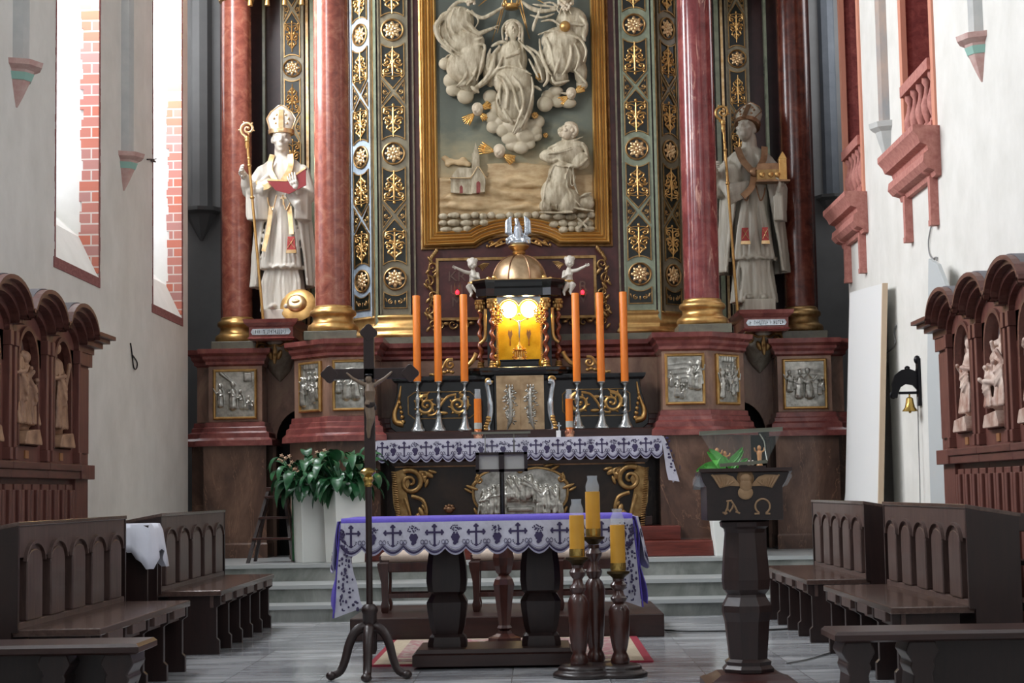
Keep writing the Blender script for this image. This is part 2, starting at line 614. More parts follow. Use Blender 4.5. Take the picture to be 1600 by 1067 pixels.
def dup(root, loc, rot=None, label=None, group=None):
    def cp(o, parent):
        c = o.copy(); COL.objects.link(c)
        c.parent = parent
        for k in ('label', 'group'):
            if parent is None and k in c.keys() and (label if k == 'label' else group): del c[k]
        for ch in kids.get(o.name, []): cp(ch, c)
        return c
    kids = {}
    for o in bpy.data.objects:
        if o.parent: kids.setdefault(o.parent.name, []).append(o)
    r = cp(root, None)
    r.location = loc
    if rot is not None: r.rotation_euler.z = rot
    if label: r['label'] = label
    if group: r['group'] = group
    return r


def fuse(mb, voxel, smooth=3, decim=None):
    """union all shells of a builder into one continuous surface"""
    me = bpy.data.meshes.new('tmp')
    me.from_pydata([tuple(v) for v in mb.v], [], mb.f)
    ob = bpy.data.objects.new('tmp', me)
    COL.objects.link(ob)
    r = ob.modifiers.new('r', 'REMESH'); r.mode = 'VOXEL'; r.voxel_size = voxel
    if smooth:
        sm = ob.modifiers.new('s', 'SMOOTH'); sm.iterations = smooth; sm.factor = 0.5
    if decim:
        d = ob.modifiers.new('d', 'DECIMATE'); d.ratio = decim
    dg = bpy.context.evaluated_depsgraph_get()
    ev = ob.evaluated_get(dg).to_mesh()
    nv = len(ev.vertices)
    co = np.empty(nv * 3); ev.vertices.foreach_get('co', co)
    out = MB()
    out.v = [tuple(x) for x in co.reshape(-1, 3)]
    out.f = [tuple(p.vertices) for p in ev.polygons]
    out.mi = [0] * len(out.f)
    bpy.data.objects.remove(ob); bpy.data.meshes.remove(me)
    return out


def arc(cx, cz, r, a0, a1, n=12, rz=None):
    rz = r if rz is None else rz
    return [(cx + r * cos(radians(a0 + (a1 - a0) * i / n)), cz + rz * sin(radians(a0 + (a1 - a0) * i / n))) for i in range(n + 1)]


# ---- carved ornament in the local x-z plane, depth along -y
def spiral(cx, cz, r, turns, a0, sgn=1, n=22, y=0.0, rin=0.12):
    out = []
    for i in range(n + 1):
        t = i / n
        rr = r * (1 - t * (1 - rin))
        a = radians(a0) + sgn * 2 * pi * turns * t
        out.append((cx + rr * cos(a), y, cz + rr * sin(a)))
    return out


def scrollwork(mb, items, y=0.0, mirror=True, n=6):
    """items: ('s',cx,cz,r,turns,a0,sgn,rad) ('l',pts,rad) ('e',cx,cz,rx,rz,angle) ('k', x,z,r,petals)"""
    for it in items:
        for sx in ((1, -1) if mirror else (1,)):
            if it[0] == 's':
                _, cx, cz, r, tn, a0, sg, rad = it
                p = spiral(cx, cz, r, tn, a0, sg, y=y)
                p = [(q[0] * sx, q[1] - rad * .4, q[2]) for q in p]
                mb.tube(p, [rad * (0.45 + 0.55 * sin(pi * min(1, .15 + i / len(p)))) for i in range(len(p))], n)
                mb.ell(p[-1], rad * 1.5, 8, 5)
            elif it[0] == 'l':
                _, pts, rad = it
                if sx == -1 and all(abs(q[0]) < 1e-6 for q in pts): continue
                p = [(q[0] * sx, y - rad * .4, q[1]) for q in smoothpts(pts)]
                N = len(p)
                mb.tube(p, [rad * (0.35 + 0.65 * sin(pi * (0.12 + 0.8 * i / N))) for i in range(N)], n)
            elif it[0] == 'e':
                _, cx, cz, rx, rz, ang = it
                if sx == -1 and abs(cx) < 1e-6: continue
                mb.ell((cx * sx, y, cz), (rx, min(rx, rz) * 0.7, rz), 8, 6, Matrix.Rotation(radians(ang * sx), 3, 'Y'))
            elif it[0] == 'k':
                _, cx, cz, r, pn = it
                if sx == -1 and abs(cx) < 1e-6: continue
                for k in range(pn):
                    a = 2 * pi * k / pn
                    mb.ell((cx * sx + r * .6 * cos(a), y, cz + r * .6 * sin(a)), (r * .42, r * .3, r * .26), 8, 5, Matrix.Rotation(-a, 3, 'Y'))
                mb.ell((cx * sx, y - r * .15, cz), r * .28, 8, 5)
    return mb


def smoothpts(pts, k=5):
    """catmull-rom through 2D/3D points"""
    P_ = [Vector(p) for p in pts]
    if len(P_) < 3: 
        return [tuple(P_[0].lerp(P_[-1], i / 4)) for i in range(5)]
    out = []
    for i in range(len(P_) - 1):
        p0 = P_[max(i - 1, 0)]; p1 = P_[i]; p2 = P_[i + 1]; p3 = P_[min(i + 2, len(P_) - 1)]
        for j in range(k):
            t = j / k
            out.append(tuple(0.5 * ((2 * p1) + (p2 - p0) * t + (2 * p0 - 5 * p1 + 4 * p2 - p3) * t * t + (3 * p1 - p0 - 3 * p2 + p3) * t ** 3)))
    out.append(tuple(P_[-1]))
    return out


_FONT = None
def text(s, size, name, matn, parent, loc, depth=0.003, rotx=pi / 2, align='CENTER', rot=0.0):
    """raised lettering as a mesh"""
    cu = bpy.data.curves.new('tmp', 'FONT')
    cu.body = s; cu.size = size; cu.extrude = depth; cu.align_x = align; cu.align_y = 'CENTER'
    ob = bpy.data.objects.new('tmp', cu); COL.objects.link(ob)
    dg = bpy.context.evaluated_depsgraph_get()
    me = bpy.data.meshes.new_from_object(ob.evaluated_get(dg))
    bpy.data.objects.remove(ob); bpy.data.curves.remove(cu)
    me.transform(Matrix.Rotation(rot, 4, 'Z') @ Matrix.Rotation(rotx, 4, 'X'))
    me.materials.clear(); me.materials.append(M[matn])
    o = bpy.data.objects.new(name, me); COL.objects.link(o)
    b = WL.get(parent.name, (0, 0, 0)) if parent else (0, 0, 0)
    o.location = [loc[i] - b[i] for i in range(3)]
    o.parent = parent
    return o


def finger_hand(b, wrist, dirv, palmn, s=1.0, curl=.6, spread=.25):
    """a hand: palm, four unequal curled fingers and a thumb; dirv fingers direction, palmn palm normal"""
    w = Vector(wrist); d = Vector(dirv).normalized(); n = Vector(palmn).normalized()
    n = (n - d * n.dot(d)).normalized(); sd = d.cross(n)
    L = .105 * s
    b.chain([w - d * .02 * s, w + d * .04 * s], [.026 * s, .034 * s], 8)
    for k in range(3): b.chain([w + sd * (k - 1) * .022 * s + d * .01 * s, w + sd * (k - 1) * .024 * s + d * .085 * s], [.02 * s, .019 * s], 7)
    for k, fl in enumerate((.072, .082, .078, .06)):
        base = w + d * .092 * s + sd * (k - 1.5) * .021 * s
        dd = (d + sd * (k - 1.5) * spread * .3).normalized()
        pts = [base]
        cur = dd
        for q in range(3):
            ang = curl * (.5 + .35 * q)
            cur = (cur * cos(ang) + n * sin(ang)).normalized()
            pts.append(pts[-1] + cur * fl * s * (.42 - .08 * q))
        b.chain(pts, [.0105 * s, .010 * s, .009 * s, .0075 * s], 7)
    tb = w + d * .035 * s + sd * -.03 * s
    t1 = tb + (d * .6 - sd * .7 + n * .3).normalized() * .04 * s
    t2 = t1 + (d * .8 - sd * .1 + n * .6).normalized() * .035 * s
    b.chain([tb, t1, t2], [.014 * s, .012 * s, .009 * s], 7)


def head_shape(b, c, s, yaw, pitch):
    """a face with brow, eyes, nose, mouth, ears; c centre of the head"""
    R3 = Matrix.Rotation(yaw, 3, 'Z') @ Matrix.Rotation(pitch, 3, 'X')
    C = Vector(c)

    def p(x, y, z): return tuple(C + R3 @ Vector((x * s, y * s, z * s)))
    def e(x, y, z, rx, ry, rz, n=10, m=7): b.ell(p(x, y, z), (rx * s, ry * s, rz * s), n, m, R3)
    e(0, .01, .03, .078, .098, .10, 16, 12)
    e(0, -.02, -.04, .060, .07, .08, 14, 10)
    e(0, -.055, -.095, .026, .022, .02)
    e(0, -.055, .0, .05, .04, .06)
    for q in (-1, 1):
        e(q * .034, -.084, .03, .022, .012, .008)      # brow
        e(q * .045, -.066, -.025, .024, .022, .022)    # cheek
        e(q * .030, -.082, .008, .013, .008, .007)     # eye
        e(q * .079, .01, -.005, .012, .02, .03)        # ear
    b.chain([p(0, -.088, .02), p(0, -.108, -.012), p(0, -.112, -.022)], [.010 * s, .013 * s, .015 * s], 7)
    for q in (-1, 1): e(q * .012, -.098, -.024, .010, .010, .008)
    b.chain([p(-.024, -.082, -.052), p(0, -.092, -.050), p(.024, -.082, -.052)], [.006 * s, .008 * s, .006 * s], 6)
    b.chain([p(-.018, -.082, -.064), p(0, -.090, -.065), p(.018, -.082, -.064)], [.006 * s, .008 * s, .006 * s], 6)
    return R3


# ------------------------------------------------------------------ the room
WX = 3.6
TOP = 8.4
WIN = [(5.9, 7.3), (9.9, 11.3), (13.5, 14.87), (16.98, 18.40)]  # the two nearest windows are unseen, added for their light
NAVE_ADDED = [(1.6, 3.0), (5.9, 7.3)]  # unseen right-hand openings, added to house the nave fill lamps


def room():
    b = MB(); b.box(-5.2, 5.2, -1.5, 22, -0.1, 0.0)
    structure(b.build('floor', 'floor', smooth=0))
    # broad altar steps
    steps = [(15.85, 0.15, 1), (16.30, 0.31, 2), (17.05, 0.475, 3)]
    z0 = 0.0
    for D, z, i in steps:
        b = MB(); b.box(-3.6, 3.6, D, 21.2, z0 - (0.001 if z0 else 0), z - 0.035)
        b.mat(1).box(-3.6, 3.6, D - 0.03, 21.2, z - 0.035, z)
        structure(b.build('stone_step', ['step', 'step_edge'], smooth=0))
        z0 = z
    # left wall with its window openings
    b = MB()
    ys = [-1.5]
    for a, c in WIN: ys += [a, c]
    ys.append(18.7)
    for i in range(0, len(ys), 2): b.box(-WX - 0.75, -WX, ys[i], ys[i + 1], 0, TOP)
    for a, c in WIN:
        poly = [(-WX, 0), (-WX, 3.06), (-WX - 0.17, 3.42), (-WX - 0.5, 3.72), (-WX - 0.75, 3.85), (-WX - 0.75, 0)]
        o = len(b.v)
        b.prism(poly, a, c)
    structure(b.build('wall_left', 'plaster', smooth=0))
    # painted edge strips and brick jambs of the windows
    for k, (a, c) in enumerate(WIN):
        w = thing('window_%d' % (k + 1), None, None, (-WX, (a + c) / 2, 3.06)); structure(w)
        b = MB()
        n = 60
        for i in range(n):   # brick courses of the far jamb, slightly uneven
            zz0 = 3.0 + i * 0.0905
            e = 0.155 + rnd.uniform(-0.02, 0.02)
            lo = 3.06 + 0.0
            b.box(-WX - e, -WX - 0.001, c - 0.02, c + 0.005, zz0 + 0.1, zz0 + 0.1 + 0.091)
        b.build('brick_jamb', 'brick', w, smooth=0)
        b = MB()
        b.box(-WX - .002, -WX + 0.008, a - 0.05, c + 0.02, 2.975, 3.06)
        for i in range(90):
            e = rnd.uniform(0.012, 0.03)
            b.box(-WX - .002, -WX + 0.006, a - e, a + 0.0, 3.06 + i * 0.06, 3.12 + i * 0.06)
            b.box(-WX - .002, -WX + 0.006, c, c + e * .9, 3.06 + i * 0.06, 3.12 + i * 0.06)
        b.build('painted_border', 'border', w, smooth=0)
        b = MB()
        x = -WX - 0.62
        b.box(x - .03, x + .03, a, a + 0.06, 3.8, TOP); b.box(x - .03, x + .03, c - 0.06, c, 3.8, TOP)
        b.box(x - .03, x + .03, a, c, 3.76, 3.84)
        for i in range(1, 3): b.box(x - .015, x + .015, a + (c - a) * i / 3 - .015, a + (c - a) * i / 3 + .015, 3.8, TOP)
        for i in range(1, 9): b.box(x - .012, x + .012, a, c, 3.8 + i * .5 - .012, 3.8 + i * .5 + .012)
        b.build('window_frame', 'iron', w, smooth=0)
        b = MB(); b.box(x - .006, x + .006, a, c, 3.8, TOP)
        b.build('pane', 'sky_pane', w, smooth=0)
    # right wall with loggia openings and a dark doorway
    LOG = [(14.42, 15.62), (17.62, 18.66)]
    b = MB()
    b.box(WX, WX + 0.75, -1.5, 16.72, 0, 4.14)
    b.box(WX, WX + 0.75, 17.6, 18.7, 0, 4.14)
    b.box(WX, WX + 0.75, 16.72, 17.6, 2.75, 4.14)
    b.box(WX, WX + 0.75, -1.5, 1.6, 4.14, TOP)
    b.box(WX, WX + 0.75, 3.0, 5.9, 4.14, TOP)
    b.box(WX, WX + 0.75, 7.3, LOG[0][0], 4.14, TOP)
    b.box(WX, WX + 0.75, LOG[0][1], LOG[1][0], 4.14, TOP)
    b.box(WX, WX + 0.75, LOG[1][1], 18.7, 4.14, TOP)
    structure(b.build('wall_right', 'plaster', smooth=0))
    d = MB(); d.box(WX + 0.3, WX + 0.34, 16.72, 17.6, 0, 2.75)
    for i in range(7): d.box(WX + 0.27, WX + 0.30, 16.74, 17.58, 0.2 + i * .37, 0.5 + i * .37)
    structure(d.build('door_1', 'wood_cab', smooth=0))
    for k, (a, c) in enumerate(NAVE_ADDED):  # unseen panes added behind the fill lamps
        b = MB(); b.box(WX + .6, WX + .61, a, c, 4.14, TOP)
        for i in range(1, 3): b.box(WX + .57, WX + .6, a + (c - a) * i / 3 - .015, a + (c - a) * i / 3 + .015, 4.14, TOP)
        structure(b.build('window_%d' % (k + 7), 'sky_pane', smooth=0))
    for k, (a, c) in enumerate(LOG):
        w = thing('window_%d' % (k + 5), None, None, (WX, (a + c) / 2, 4.14)); structure(w)
        b = MB()   # marbled lining of the niche
        b.box(WX + 0.005, WX + 0.5, c - 0.02, c, 4.14, TOP)
        b.box(WX + 0.005, WX + 0.5, a, a + 0.02, 4.14, TOP)
        b.box(WX + 0.45, WX + 0.5, a, c, 4.14, TOP)
        b.build('marbled_lining', 'loggia', w, smooth=0)
        b = MB()
        b.box(WX - 0.02, WX + 0.03, c - 0.06, c + 0.05, 4.14, TOP)
        b.box(WX - 0.02, WX + 0.03, a - 0.05, a + 0.06, 4.14, TOP)
        b.build('edge_trim', 'loggia_edge', w, smooth=0)
        # sill shelf: cornice profile swept along the wall with returned ends
        b = MB()
        prof = [(0.0, 4.14), (0.24, 4.14), (0.24, 4.09), (0.20, 4.04), (0.18, 3.99), (0.12, 3.97), (0.11, 3.93), (0.15, 3.90), (0.16, 3.83), (0.12, 3.78), (0.06, 3.76), (0.05, 3.72), (0.0, 3.72)]
        rings = []
        for y, kx in ((a - 0.12, 0.999), (c + 0.06, 0.999)):
            rings.append([(WX - o, y - (o * 0.25 if y < a else -o * .25), z) for o, z in prof])
        b.loft(rings)
        b.build('sill_shelf', 'loggia_trim', w, smooth=30)
        for y in (a + 0.06, c - 0.14):
            b = MB()
            b.box(WX - 0.07, WX - 0.001, y - 0.04, y + 0.04, 3.36, 3.74)
            b.ell((WX - 0.05, y, 3.83), (0.10, 0.05, 0.09), 12, 8)
            b.box(WX - 0.075, WX - 0.001, y - 0.045, y + 0.045, 3.32, 3.37)
            b.build('shelf_bracket', 'loggia_trim', w, smooth=40)
        b = MB()
        b.box(WX - 0.05, WX + 0.08, a + 0.05, c - .05, 4.66, 4.76)
        b.box(WX - 0.03, WX + 0.08, a + 0.05, c - .05, 4.16, 4.22)
        b.build('balustrade_rail', 'loggia_trim', w, smooth=0)
        nb = 5
        for i in range(nb):
            y = a + 0.14 + (c - a - 0.28) * i / (nb - 1)
            b = MB()
            b.lathe([(.035, 4.22), (.04, 4.25), (.025, 4.27), (.055, 4.36), (.06, 4.42), (.03, 4.52), (.022, 4.58), (.045, 4.62), (.045, 4.66)], (WX + 0.02, y, 0), 12)
            b.build('baluster', 'loggia_trim', w, smooth=40)
    # apse behind the altar
    b = MB()
    b.box(-5.2, 5.2, 21.0, 21.3, 0, TOP)
    b.box(-5.2, -4.9, 18.7, 21.0, 0, TOP); b.box(4.9, 5.2, 18.7, 21.0, 0, TOP)
    b.box(-5.2, -WX - .75, 18.4, 18.7, 0, TOP); b.box(WX + .75, 5.2, 18.4, 18.7, 0, TOP)
    structure(b.build('wall_apse', 'apse_shade', smooth=0))
    # wall shafts ending in corbels
    tn = [0]

    def shaft(x, y, zt, zb, sx, r=0.1, ms='plaster_shaft', mc='corbel_stone', face='x', band=True):
        tn[0] += 1
        w = thing('trim_%d' % tn[0], None, None, (x, y, zb)); structure(w)
        def ring(rr, z, out=1.0):
            pts = []
            for k in range(5):
                a = pi * k / 4
                dx, dy = rr * sin(a) * out, -rr * cos(a)
                pts.append((x + sx * dx, y + dy, z) if face == 'x' else (x - dy, y - dx, z))
            return pts
        b = MB(); b.loft([ring(r, zt), ring(r, TOP)])
        b.build('shaft', ms, w, smooth=0)
        h = zt - zb
        b = MB()
        b.loft([ring(r * .12, zb), ring(r * .55, zb + h * .22), ring(r * 1.1, zb + h * .55), ring(r * 1.35, zb + h * .74), ring(r * 1.4, zb + h * .78),
                ring(r * 2.0, zb + h * .86), ring(r * 2.1, zb + h * .97), ring(r * 1.5, zt)])
        b.build('corbel', mc, w, smooth=25)
        if band:
            b = MB(); b.loft([ring(r * 1.18, zb + h * .56), ring(r * 1.42, zb + h * .72)])
            b.build('corbel_band', 'corbel_band', w, smooth=0)
    shaft(-WX, 12.45, Z(95, 12.4, 30), Z(165, 12.4, 30), 1, 0.095)
    shaft(-WX, 15.75, Z(238, 15.7, 205), Z(296, 15.7, 205), 1, 0.095)
    shaft(WX, 12.9, Z(55, 12.9, 1530), Z(128, 12.9, 1530), -1, 0.09)
    shaft(WX, 16.35, Z(190, 16.3, 1385), Z(262, 16.3, 1385), -1, 0.09, 'weathered', 'plaster_shaft', band=False)
    q = P(315, 350, 21.0)
    shaft(q.x, 21.0, P(315, 325, 21).z, P(315, 376, 21).z, 1, 0.13, 'apse_shade', 'apse_shade', 'y', False)
    q = P(1301, 350, 21.0)
    shaft(q.x, 21.0, P(1301, 305, 21).z, P(1301, 345, 21).z, 1, 0.10, 'apse_light', 'apse_shade', 'y', False)


M['sky_pane'] = glow('bright_window_glass', 'e8f0ff', 3.0)
M['weathered'] = basic('weathered_painted_shaft', '8c8c8c', 0.9, col2='b09a8c', scale=4, sc3=(1, 1, 0.6), bump=0.3)
M['apse_light'] = basic('lighter_grey_shaft', '767c84', 0.8, col2='868c94', scale=4)
room()


def sundries():
    # boards leaning by the right wall
    b = MB(); b.prismx([(16.3, 0.0), (18.05, 0.475), (18.05, 3.16), (17.2, 3.11), (16.3, 3.05)], 3.48, 3.52)
    b.mat(1).prismx([(16.27, 0.0), (16.3, 0.0), (16.3, 3.05), (16.27, 3.05)], 3.475, 3.525)
    b.xf(Matrix(((1, 0, .055, -.168), (0, 1, 0, 0), (0, 0, 1, 0), (0, 0, 0, 1))))
    tag(b.build('leaning_board', ['board_white', 'board_edge'], smooth=0), 'tall white board with bare wooden edge leaning by the right wall', 'board')
    a0, a1 = P(1342, 462, 18.1), P(1346, 860, 18.1)
    c0, c1 = P(1336, 490, 18.3), P(1308, 858, 18.35)
    b = MB()
    rings = []
    for i in range(9):
        t = i / 8
        bow = t ** 1.8
        l = Vector((c0.x + (c1.x - c0.x) * bow, 18.3, c0.z + (c1.z - c0.z) * t)); r = a0.lerp(a1, t)
        rings.append([tuple(l), tuple(r), tuple(r + Vector((0, .03, 0))), tuple(l + Vector((0, .03, 0)))])
    b.loft(rings)
    tag(b.build('grey_sheet', 'board_grey', smooth=30), 'pale grey bowed sheet standing at the far edge of the white board', 'sheet')
    b = MB(); b.prismx([(13.62, 0.0), (14.5, 0.0), (14.42, 2.0), (14.2, Z(404, 14.2, 1463)), (13.9, Z(420, 14.2, 1463)), (13.62, 2.7)], 3.44, 3.47)
    tag(b.build('thin_grey_board', 'board_grey', smooth=0), 'thin grey board standing between right cabinet and bell wall', 'board')
    # bell on its bracket
    D = 15.4
    w = thing('bell_bracket', 'dark scrolled iron bell bracket fixed to the white right wall', 'bracket', (WX, D, 2.0))
    b = MB()
    b.box(WX - .025, WX, D - .05, D + .05, Z(634, D, 1438), Z(560, D, 1438))
    b.ell((WX - .02, D, Z(562, D, 1438)), (.03, .03, .04))
    b.build('wall_plate', 'iron', w, smooth=30)
    def q(px, py): p = P(px, py, D); return (p.x, p.z)
    pts = [q(1436, 622), q(1433, 609), q(1426, 602), q(1415, 600), q(1407, 605), q(1403, 614), q(1402, 622), q(1394, 622), q(1393, 600), q(1398, 586), q(1408, 578), q(1420, 576), q(1430, 580), q(1434, 570), q(1440, 566)]
    b = MB(); b.prism(pts[::-1], D - .015, D + .015)
    sp = [(p[0], D, p[2]) for p in spiral(*q(1396, 618), 0.03, 1.3, 90, 1)]
    b.tube(sp, .012, 6)
    sp = [(p[0], D, p[2]) for p in spiral(*q(1417, 576), 0.02, 1.2, 0, 1)]
    b.tube(sp, .01, 6)
    b.build('scrolled_arm', 'iron', w, smooth=30)
    b = MB()
    a, c = q(1404, 614), q(1434, 614)
    b.box(a[0], c[0], D - .012, D + .012, a[1] - .012, a[1] + .012)
    b.build('cross_bar', 'iron', w, smooth=0)
    p = P(1421, 617, D)
    b = MB()
    s = .001 * 178 * 0
    b.lathe([(.0, 0), (.018, 0), (.03, -.01), (.036, -.05), (.045, -.09), (.066, -.118), (.07, -.125), (.055, -.12), (.0, -.05)], tuple(p + Vector((0, 0, -.02))), 20)
    b.ell(tuple(p + Vector((0, 0, -.15))), .013, 8, 6)
    b.cap(tuple(p), tuple(p + Vector((0, 0, -.03))), .008)
    b.cap(tuple(p + Vector((0, 0, -.14))), tuple(p + Vector((0, 0, -.06))), .004)
    tag(b.build('hand_bell', 'brass', smooth=40), 'small brass bell hanging under the dark iron bracket', 'bell')
    b = MB()
    b.tube([tuple(P(1434, 620, D)), tuple(P(1435, 680, D)), tuple(P(1437, 745, D)), tuple(P(1438, 800, D))], .005, 6)
    tag(b.build('bell_rope', 'wire_grey', smooth=40), 'thin grey bell rope hanging down the white wall below the bracket', 'rope')
    # loose wires and hooks
    def wallx(px, py, side):   # the point of a side wall seen at a pixel
        d = CAMROT @ Vector(((px - 800) / F, -(py - 533.5) / F, -1.0))
        t = (side * (WX - .012) - CAMLOC.x) / d.x
        return tuple(CAMLOC + d * t)
    for nm, side, pp, lab, mt in (
        ('loose_wire', 1, [(1462, 334), (1456, 350), (1451, 375), (1452, 395), (1457, 404), (1463, 402), (1464, 408)], 'bent grey wire end sticking out above the right cabinet', 'wire_grey'),
        ('loose_wire', 1, [(1400, 508), (1397, 520), (1399, 535), (1394, 545), (1383, 552), (1370, 553), (1372, 545), (1382, 550), (1376, 560)], 'looped pale wire hanging beside the tall white leaning board', 'wire_grey'),
        ('wall_hook', -1, [(204, 536), (206, 550), (209, 574), (213, 576), (214, 566), (207, 555)], 'small dark hook of wire on the left wall', 'iron'),
        ('wire_stub', -1, [(230, 249), (238, 249), (243, 253), (236, 251), (244, 248)], 'short dark wire stub at the edge of the left window', 'iron')):
        b = MB(); b.tube(smoothpts([wallx(x, y, side) for x, y in pp], 4), .007, 5)
        tag(b.build(nm, mt, smooth=40), lab, 'wire' if 'wire' in nm else 'hook')
    # cables on the floor
    def fl(px, py, z=.008):
        d = CAMROT @ Vector(((px - 800) / F, -(py - 533.5) / F, -1.0))
        t = (z - CAMLOC.z) / d.z
        return tuple(CAMLOC + d * t)
    b = MB(); b.tube(smoothpts([fl(1030, 984), (fl(1070, 986)), fl(1120, 986), fl(1200, 984), fl(1262, 980), fl(1290, 974)], 6), .007, 6)
    tag(b.build('floor_cable', 'cable', smooth=40), 'black cable lying on the grey floor from the dais to the right bench', 'cable')
    b = MB(); b.tube(smoothpts([fl(1228, 1036), fl(1262, 1030), fl(1303, 1018), fl(1340, 1012)], 6), .006, 6)
    tag(b.build('floor_cable', 'wire_grey', smooth=40), 'thin grey cable lying on the floor beside the ambo base', 'cable')


sundries()


# ------------------------------------------------------------------ wall cabinets with carvings
def cabinets():
    pitch = 0.87

    def hood_path(y0, y1, zs, r=0.36, h=0.30):
        yc = (y0 + y1) / 2
        pts = [(y0, zs)]
        pts += [(yc - r * cos(radians(a)), zs + h * sin(radians(a))) for a in range(0, 181, 12)]
        pts += [(y1, zs)]
        return pts

    def unit(D0, side, first, last, label):
        """one bay: y runs D0..D0+.9 ; front plane at |x| = XF"""
        XF = 3.33
        back = WX - 0.005
        w = thing('wall_cabinet', label, 'cabinet', (side * XF, D0 + .435, 0), 'panelled wall cabinets')
        y0, y1 = D0 + .003, D0 + pitch - .003
        yc = (y0 + y1) / 2
        zs = 2.28
        mir = side < 0
        ab = lambda b, n, m, **k: b.build(n, m, w, mirror=mir, **k)
        # carcass with arched niche cut through the front board
        b = MB()
        nw, nb = 0.235, 1.52
        b.box(XF + .12, back, y0, y1, 0, 2.28)                    # body behind the niche
        b.box(XF + .02, XF + .12, y0, yc - nw, 1.40, 2.28)
        b.box(XF + .02, XF + .12, yc + nw, y1, 1.40, 2.28)
        b.box(XF + .02, XF + .12, yc - nw, yc + nw, 1.40, nb)
        n = 14                                                    # arched head
        A = [(yc - nw * cos(pi * i / n), 2.10 + 0.24 * sin(pi * i / n)) for i in range(n + 1)]
        T = [(yc - .36 * cos(pi * i / n), 2.28 + 0.17 * sin(pi * i / n)) for i in range(n + 1)]
        for i in range(n):
            b.prismx([A[i], A[i + 1], T[i + 1], T[i]], XF + .02, XF + .12)
            b.prismx([(A[i][0], A[i][1] - .0), (A[i + 1][0], A[i + 1][1]), (T[i + 1][0], T[i + 1][1]), (T[i][0], T[i][1])], XF + .12, back)
        b.box(XF + .02, XF + .12, y0, yc - nw + .001, 2.08, 2.28); b.box(XF + .02, XF + .12, yc + nw - .001, y1, 2.08, 2.28)
        ab(b, 'carcass', 'wood_cab', smooth=0)
        b = MB(); b.box(XF + .1, XF + .121, yc - nw, yc + nw, nb, 2.36)
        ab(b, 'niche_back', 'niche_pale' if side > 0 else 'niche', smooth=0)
        b = MB()   # moulded niche rim
        rim = [(XF + .02, yc - nw, nb)] + [(XF + .02, p[0], p[1]) for p in A] + [(XF + .02, yc + nw, nb)]
        b.sweep(rim, [(-.012, -.02), (.02, -.02), (.02, .03), (-.012, .03)], (1, 0, 0))
        ab(b, 'niche_rim', 'wood_caby', smooth=30)
        for ypos in (y0 + .03, y1 - .085):
            b = MB()
            b.box(XF - .025, XF + .03, ypos, ypos + .055, 1.5, 2.18)
            b.box(XF - .035, XF + .03, ypos - .006, ypos + .061, 2.18, 2.28)
            b.box(XF - .035, XF + .03, ypos - .004, ypos + .059, 1.42, 1.5)
            ab(b, 'pilaster', 'wood_cab', smooth=0, bevel=.004)
        # shaped hood with stepped mouldings, barrel shaped on top
        b = MB()
        path = hood_path(y0, y1, 2.28, .36, .17)
        profs = [(.0, .05, .04), (.05, .09, .10), (.09, .12, .15), (.12, .15, .19)]
        for u0, u1, outx in profs:
            for i in range(len(path) - 1):
                (ya, za), (yb, zb) = path[i], path[i + 1]
                def nrm(k):
                    p, q_ = path[max(k - 1, 0)], path[min(k + 1, len(path) - 1)]
                    t = Vector((q_[0] - p[0], q_[1] - p[1])).normalized()
                    return Vector((-t.y, t.x))
                na, nb_ = nrm(i), nrm(i + 1)
                if i == 0: na = Vector((0, 1))
                if i == len(path) - 2: nb_ = Vector((0, 1))
                quad = [(ya + na.x * u0 * .55, za + na.y * u0), (yb + nb_.x * u0 * .55, zb + nb_.y * u0), (yb + nb_.x * u1 * .55, zb + nb_.y * u1), (ya + na.x * u1 * .55, za + na.y * u1)]
                b.prismx(quad, XF + .02 - outx, back)
        ab(b, 'shaped_hood', 'wood_caby', smooth=35)
        # grey dusty top sheet following the hood
        b = MB()
        for i in range(1, len(path) - 2):
            (ya, za), (yb, zb) = path[i], path[i + 1]
            b.prismx([(ya, za + .152), (yb, zb + .152), (yb, zb + .158), (ya, za + .158)], XF - .12, back)
        ab(b, 'hood_top', 'slate', smooth=35)
        if last:
            b = MB()
            for u0, u1, ox in profs: b.box(XF + .02 - ox, back, y1, y1 + .36 + ox * .6, 2.28 + u0, 2.28 + u1)
            ab(b, 'cornice_end', 'wood_caby', smooth=0)
            b = MB(); b.box(XF + .02, back, y1, y1 + .36, 0, 2.28); b.box(XF - .0, XF + .03, y1 + .06, y1 + .30, 1.5, 2.16); b.box(XF - .01, back, y1, y1 + .37, 2.18, 2.28); b.box(XF - .03, back, y1, y1 + .375, 1.30, 1.41)
            ab(b, 'end_pier', 'wood_cab', smooth=0, bevel=.004)
        b = MB()
        b.box(XF - .03, XF + .12, y0, y1, 1.36, 1.41)
        b.box(XF - .015, XF + .12, y0, y1, 1.30, 1.36)
        ab(b, 'rail', 'wood_caby', smooth=0, bevel=.006)
        b = MB()
        b.box(XF + .01, XF + .03, yc - .04, yc + .04, 1.435, 1.49)
        ab(b, 'label_plate', 'copper', smooth=0)
        for i in range(4):
            b = MB()
            ya = y0 + .01 + i * (pitch - .02) / 4
            b.box(XF + .03, XF + .125, ya, ya + .165, 0.0, 1.26)
            b.box(XF + .005, XF + .04, ya + .02, ya + .075, 0.2, 1.22); b.box(XF + .005, XF + .04, ya + .09, ya + .145, 0.2, 1.22)
            ab(b, 'plank', 'wood_cab', smooth=0, bevel=.006)
        b = MB(); b.box(XF + .06, XF + .125, y0, y1, 0, 1.3)
        ab(b, 'lower_panel', 'wood_caby', smooth=0)
        return w

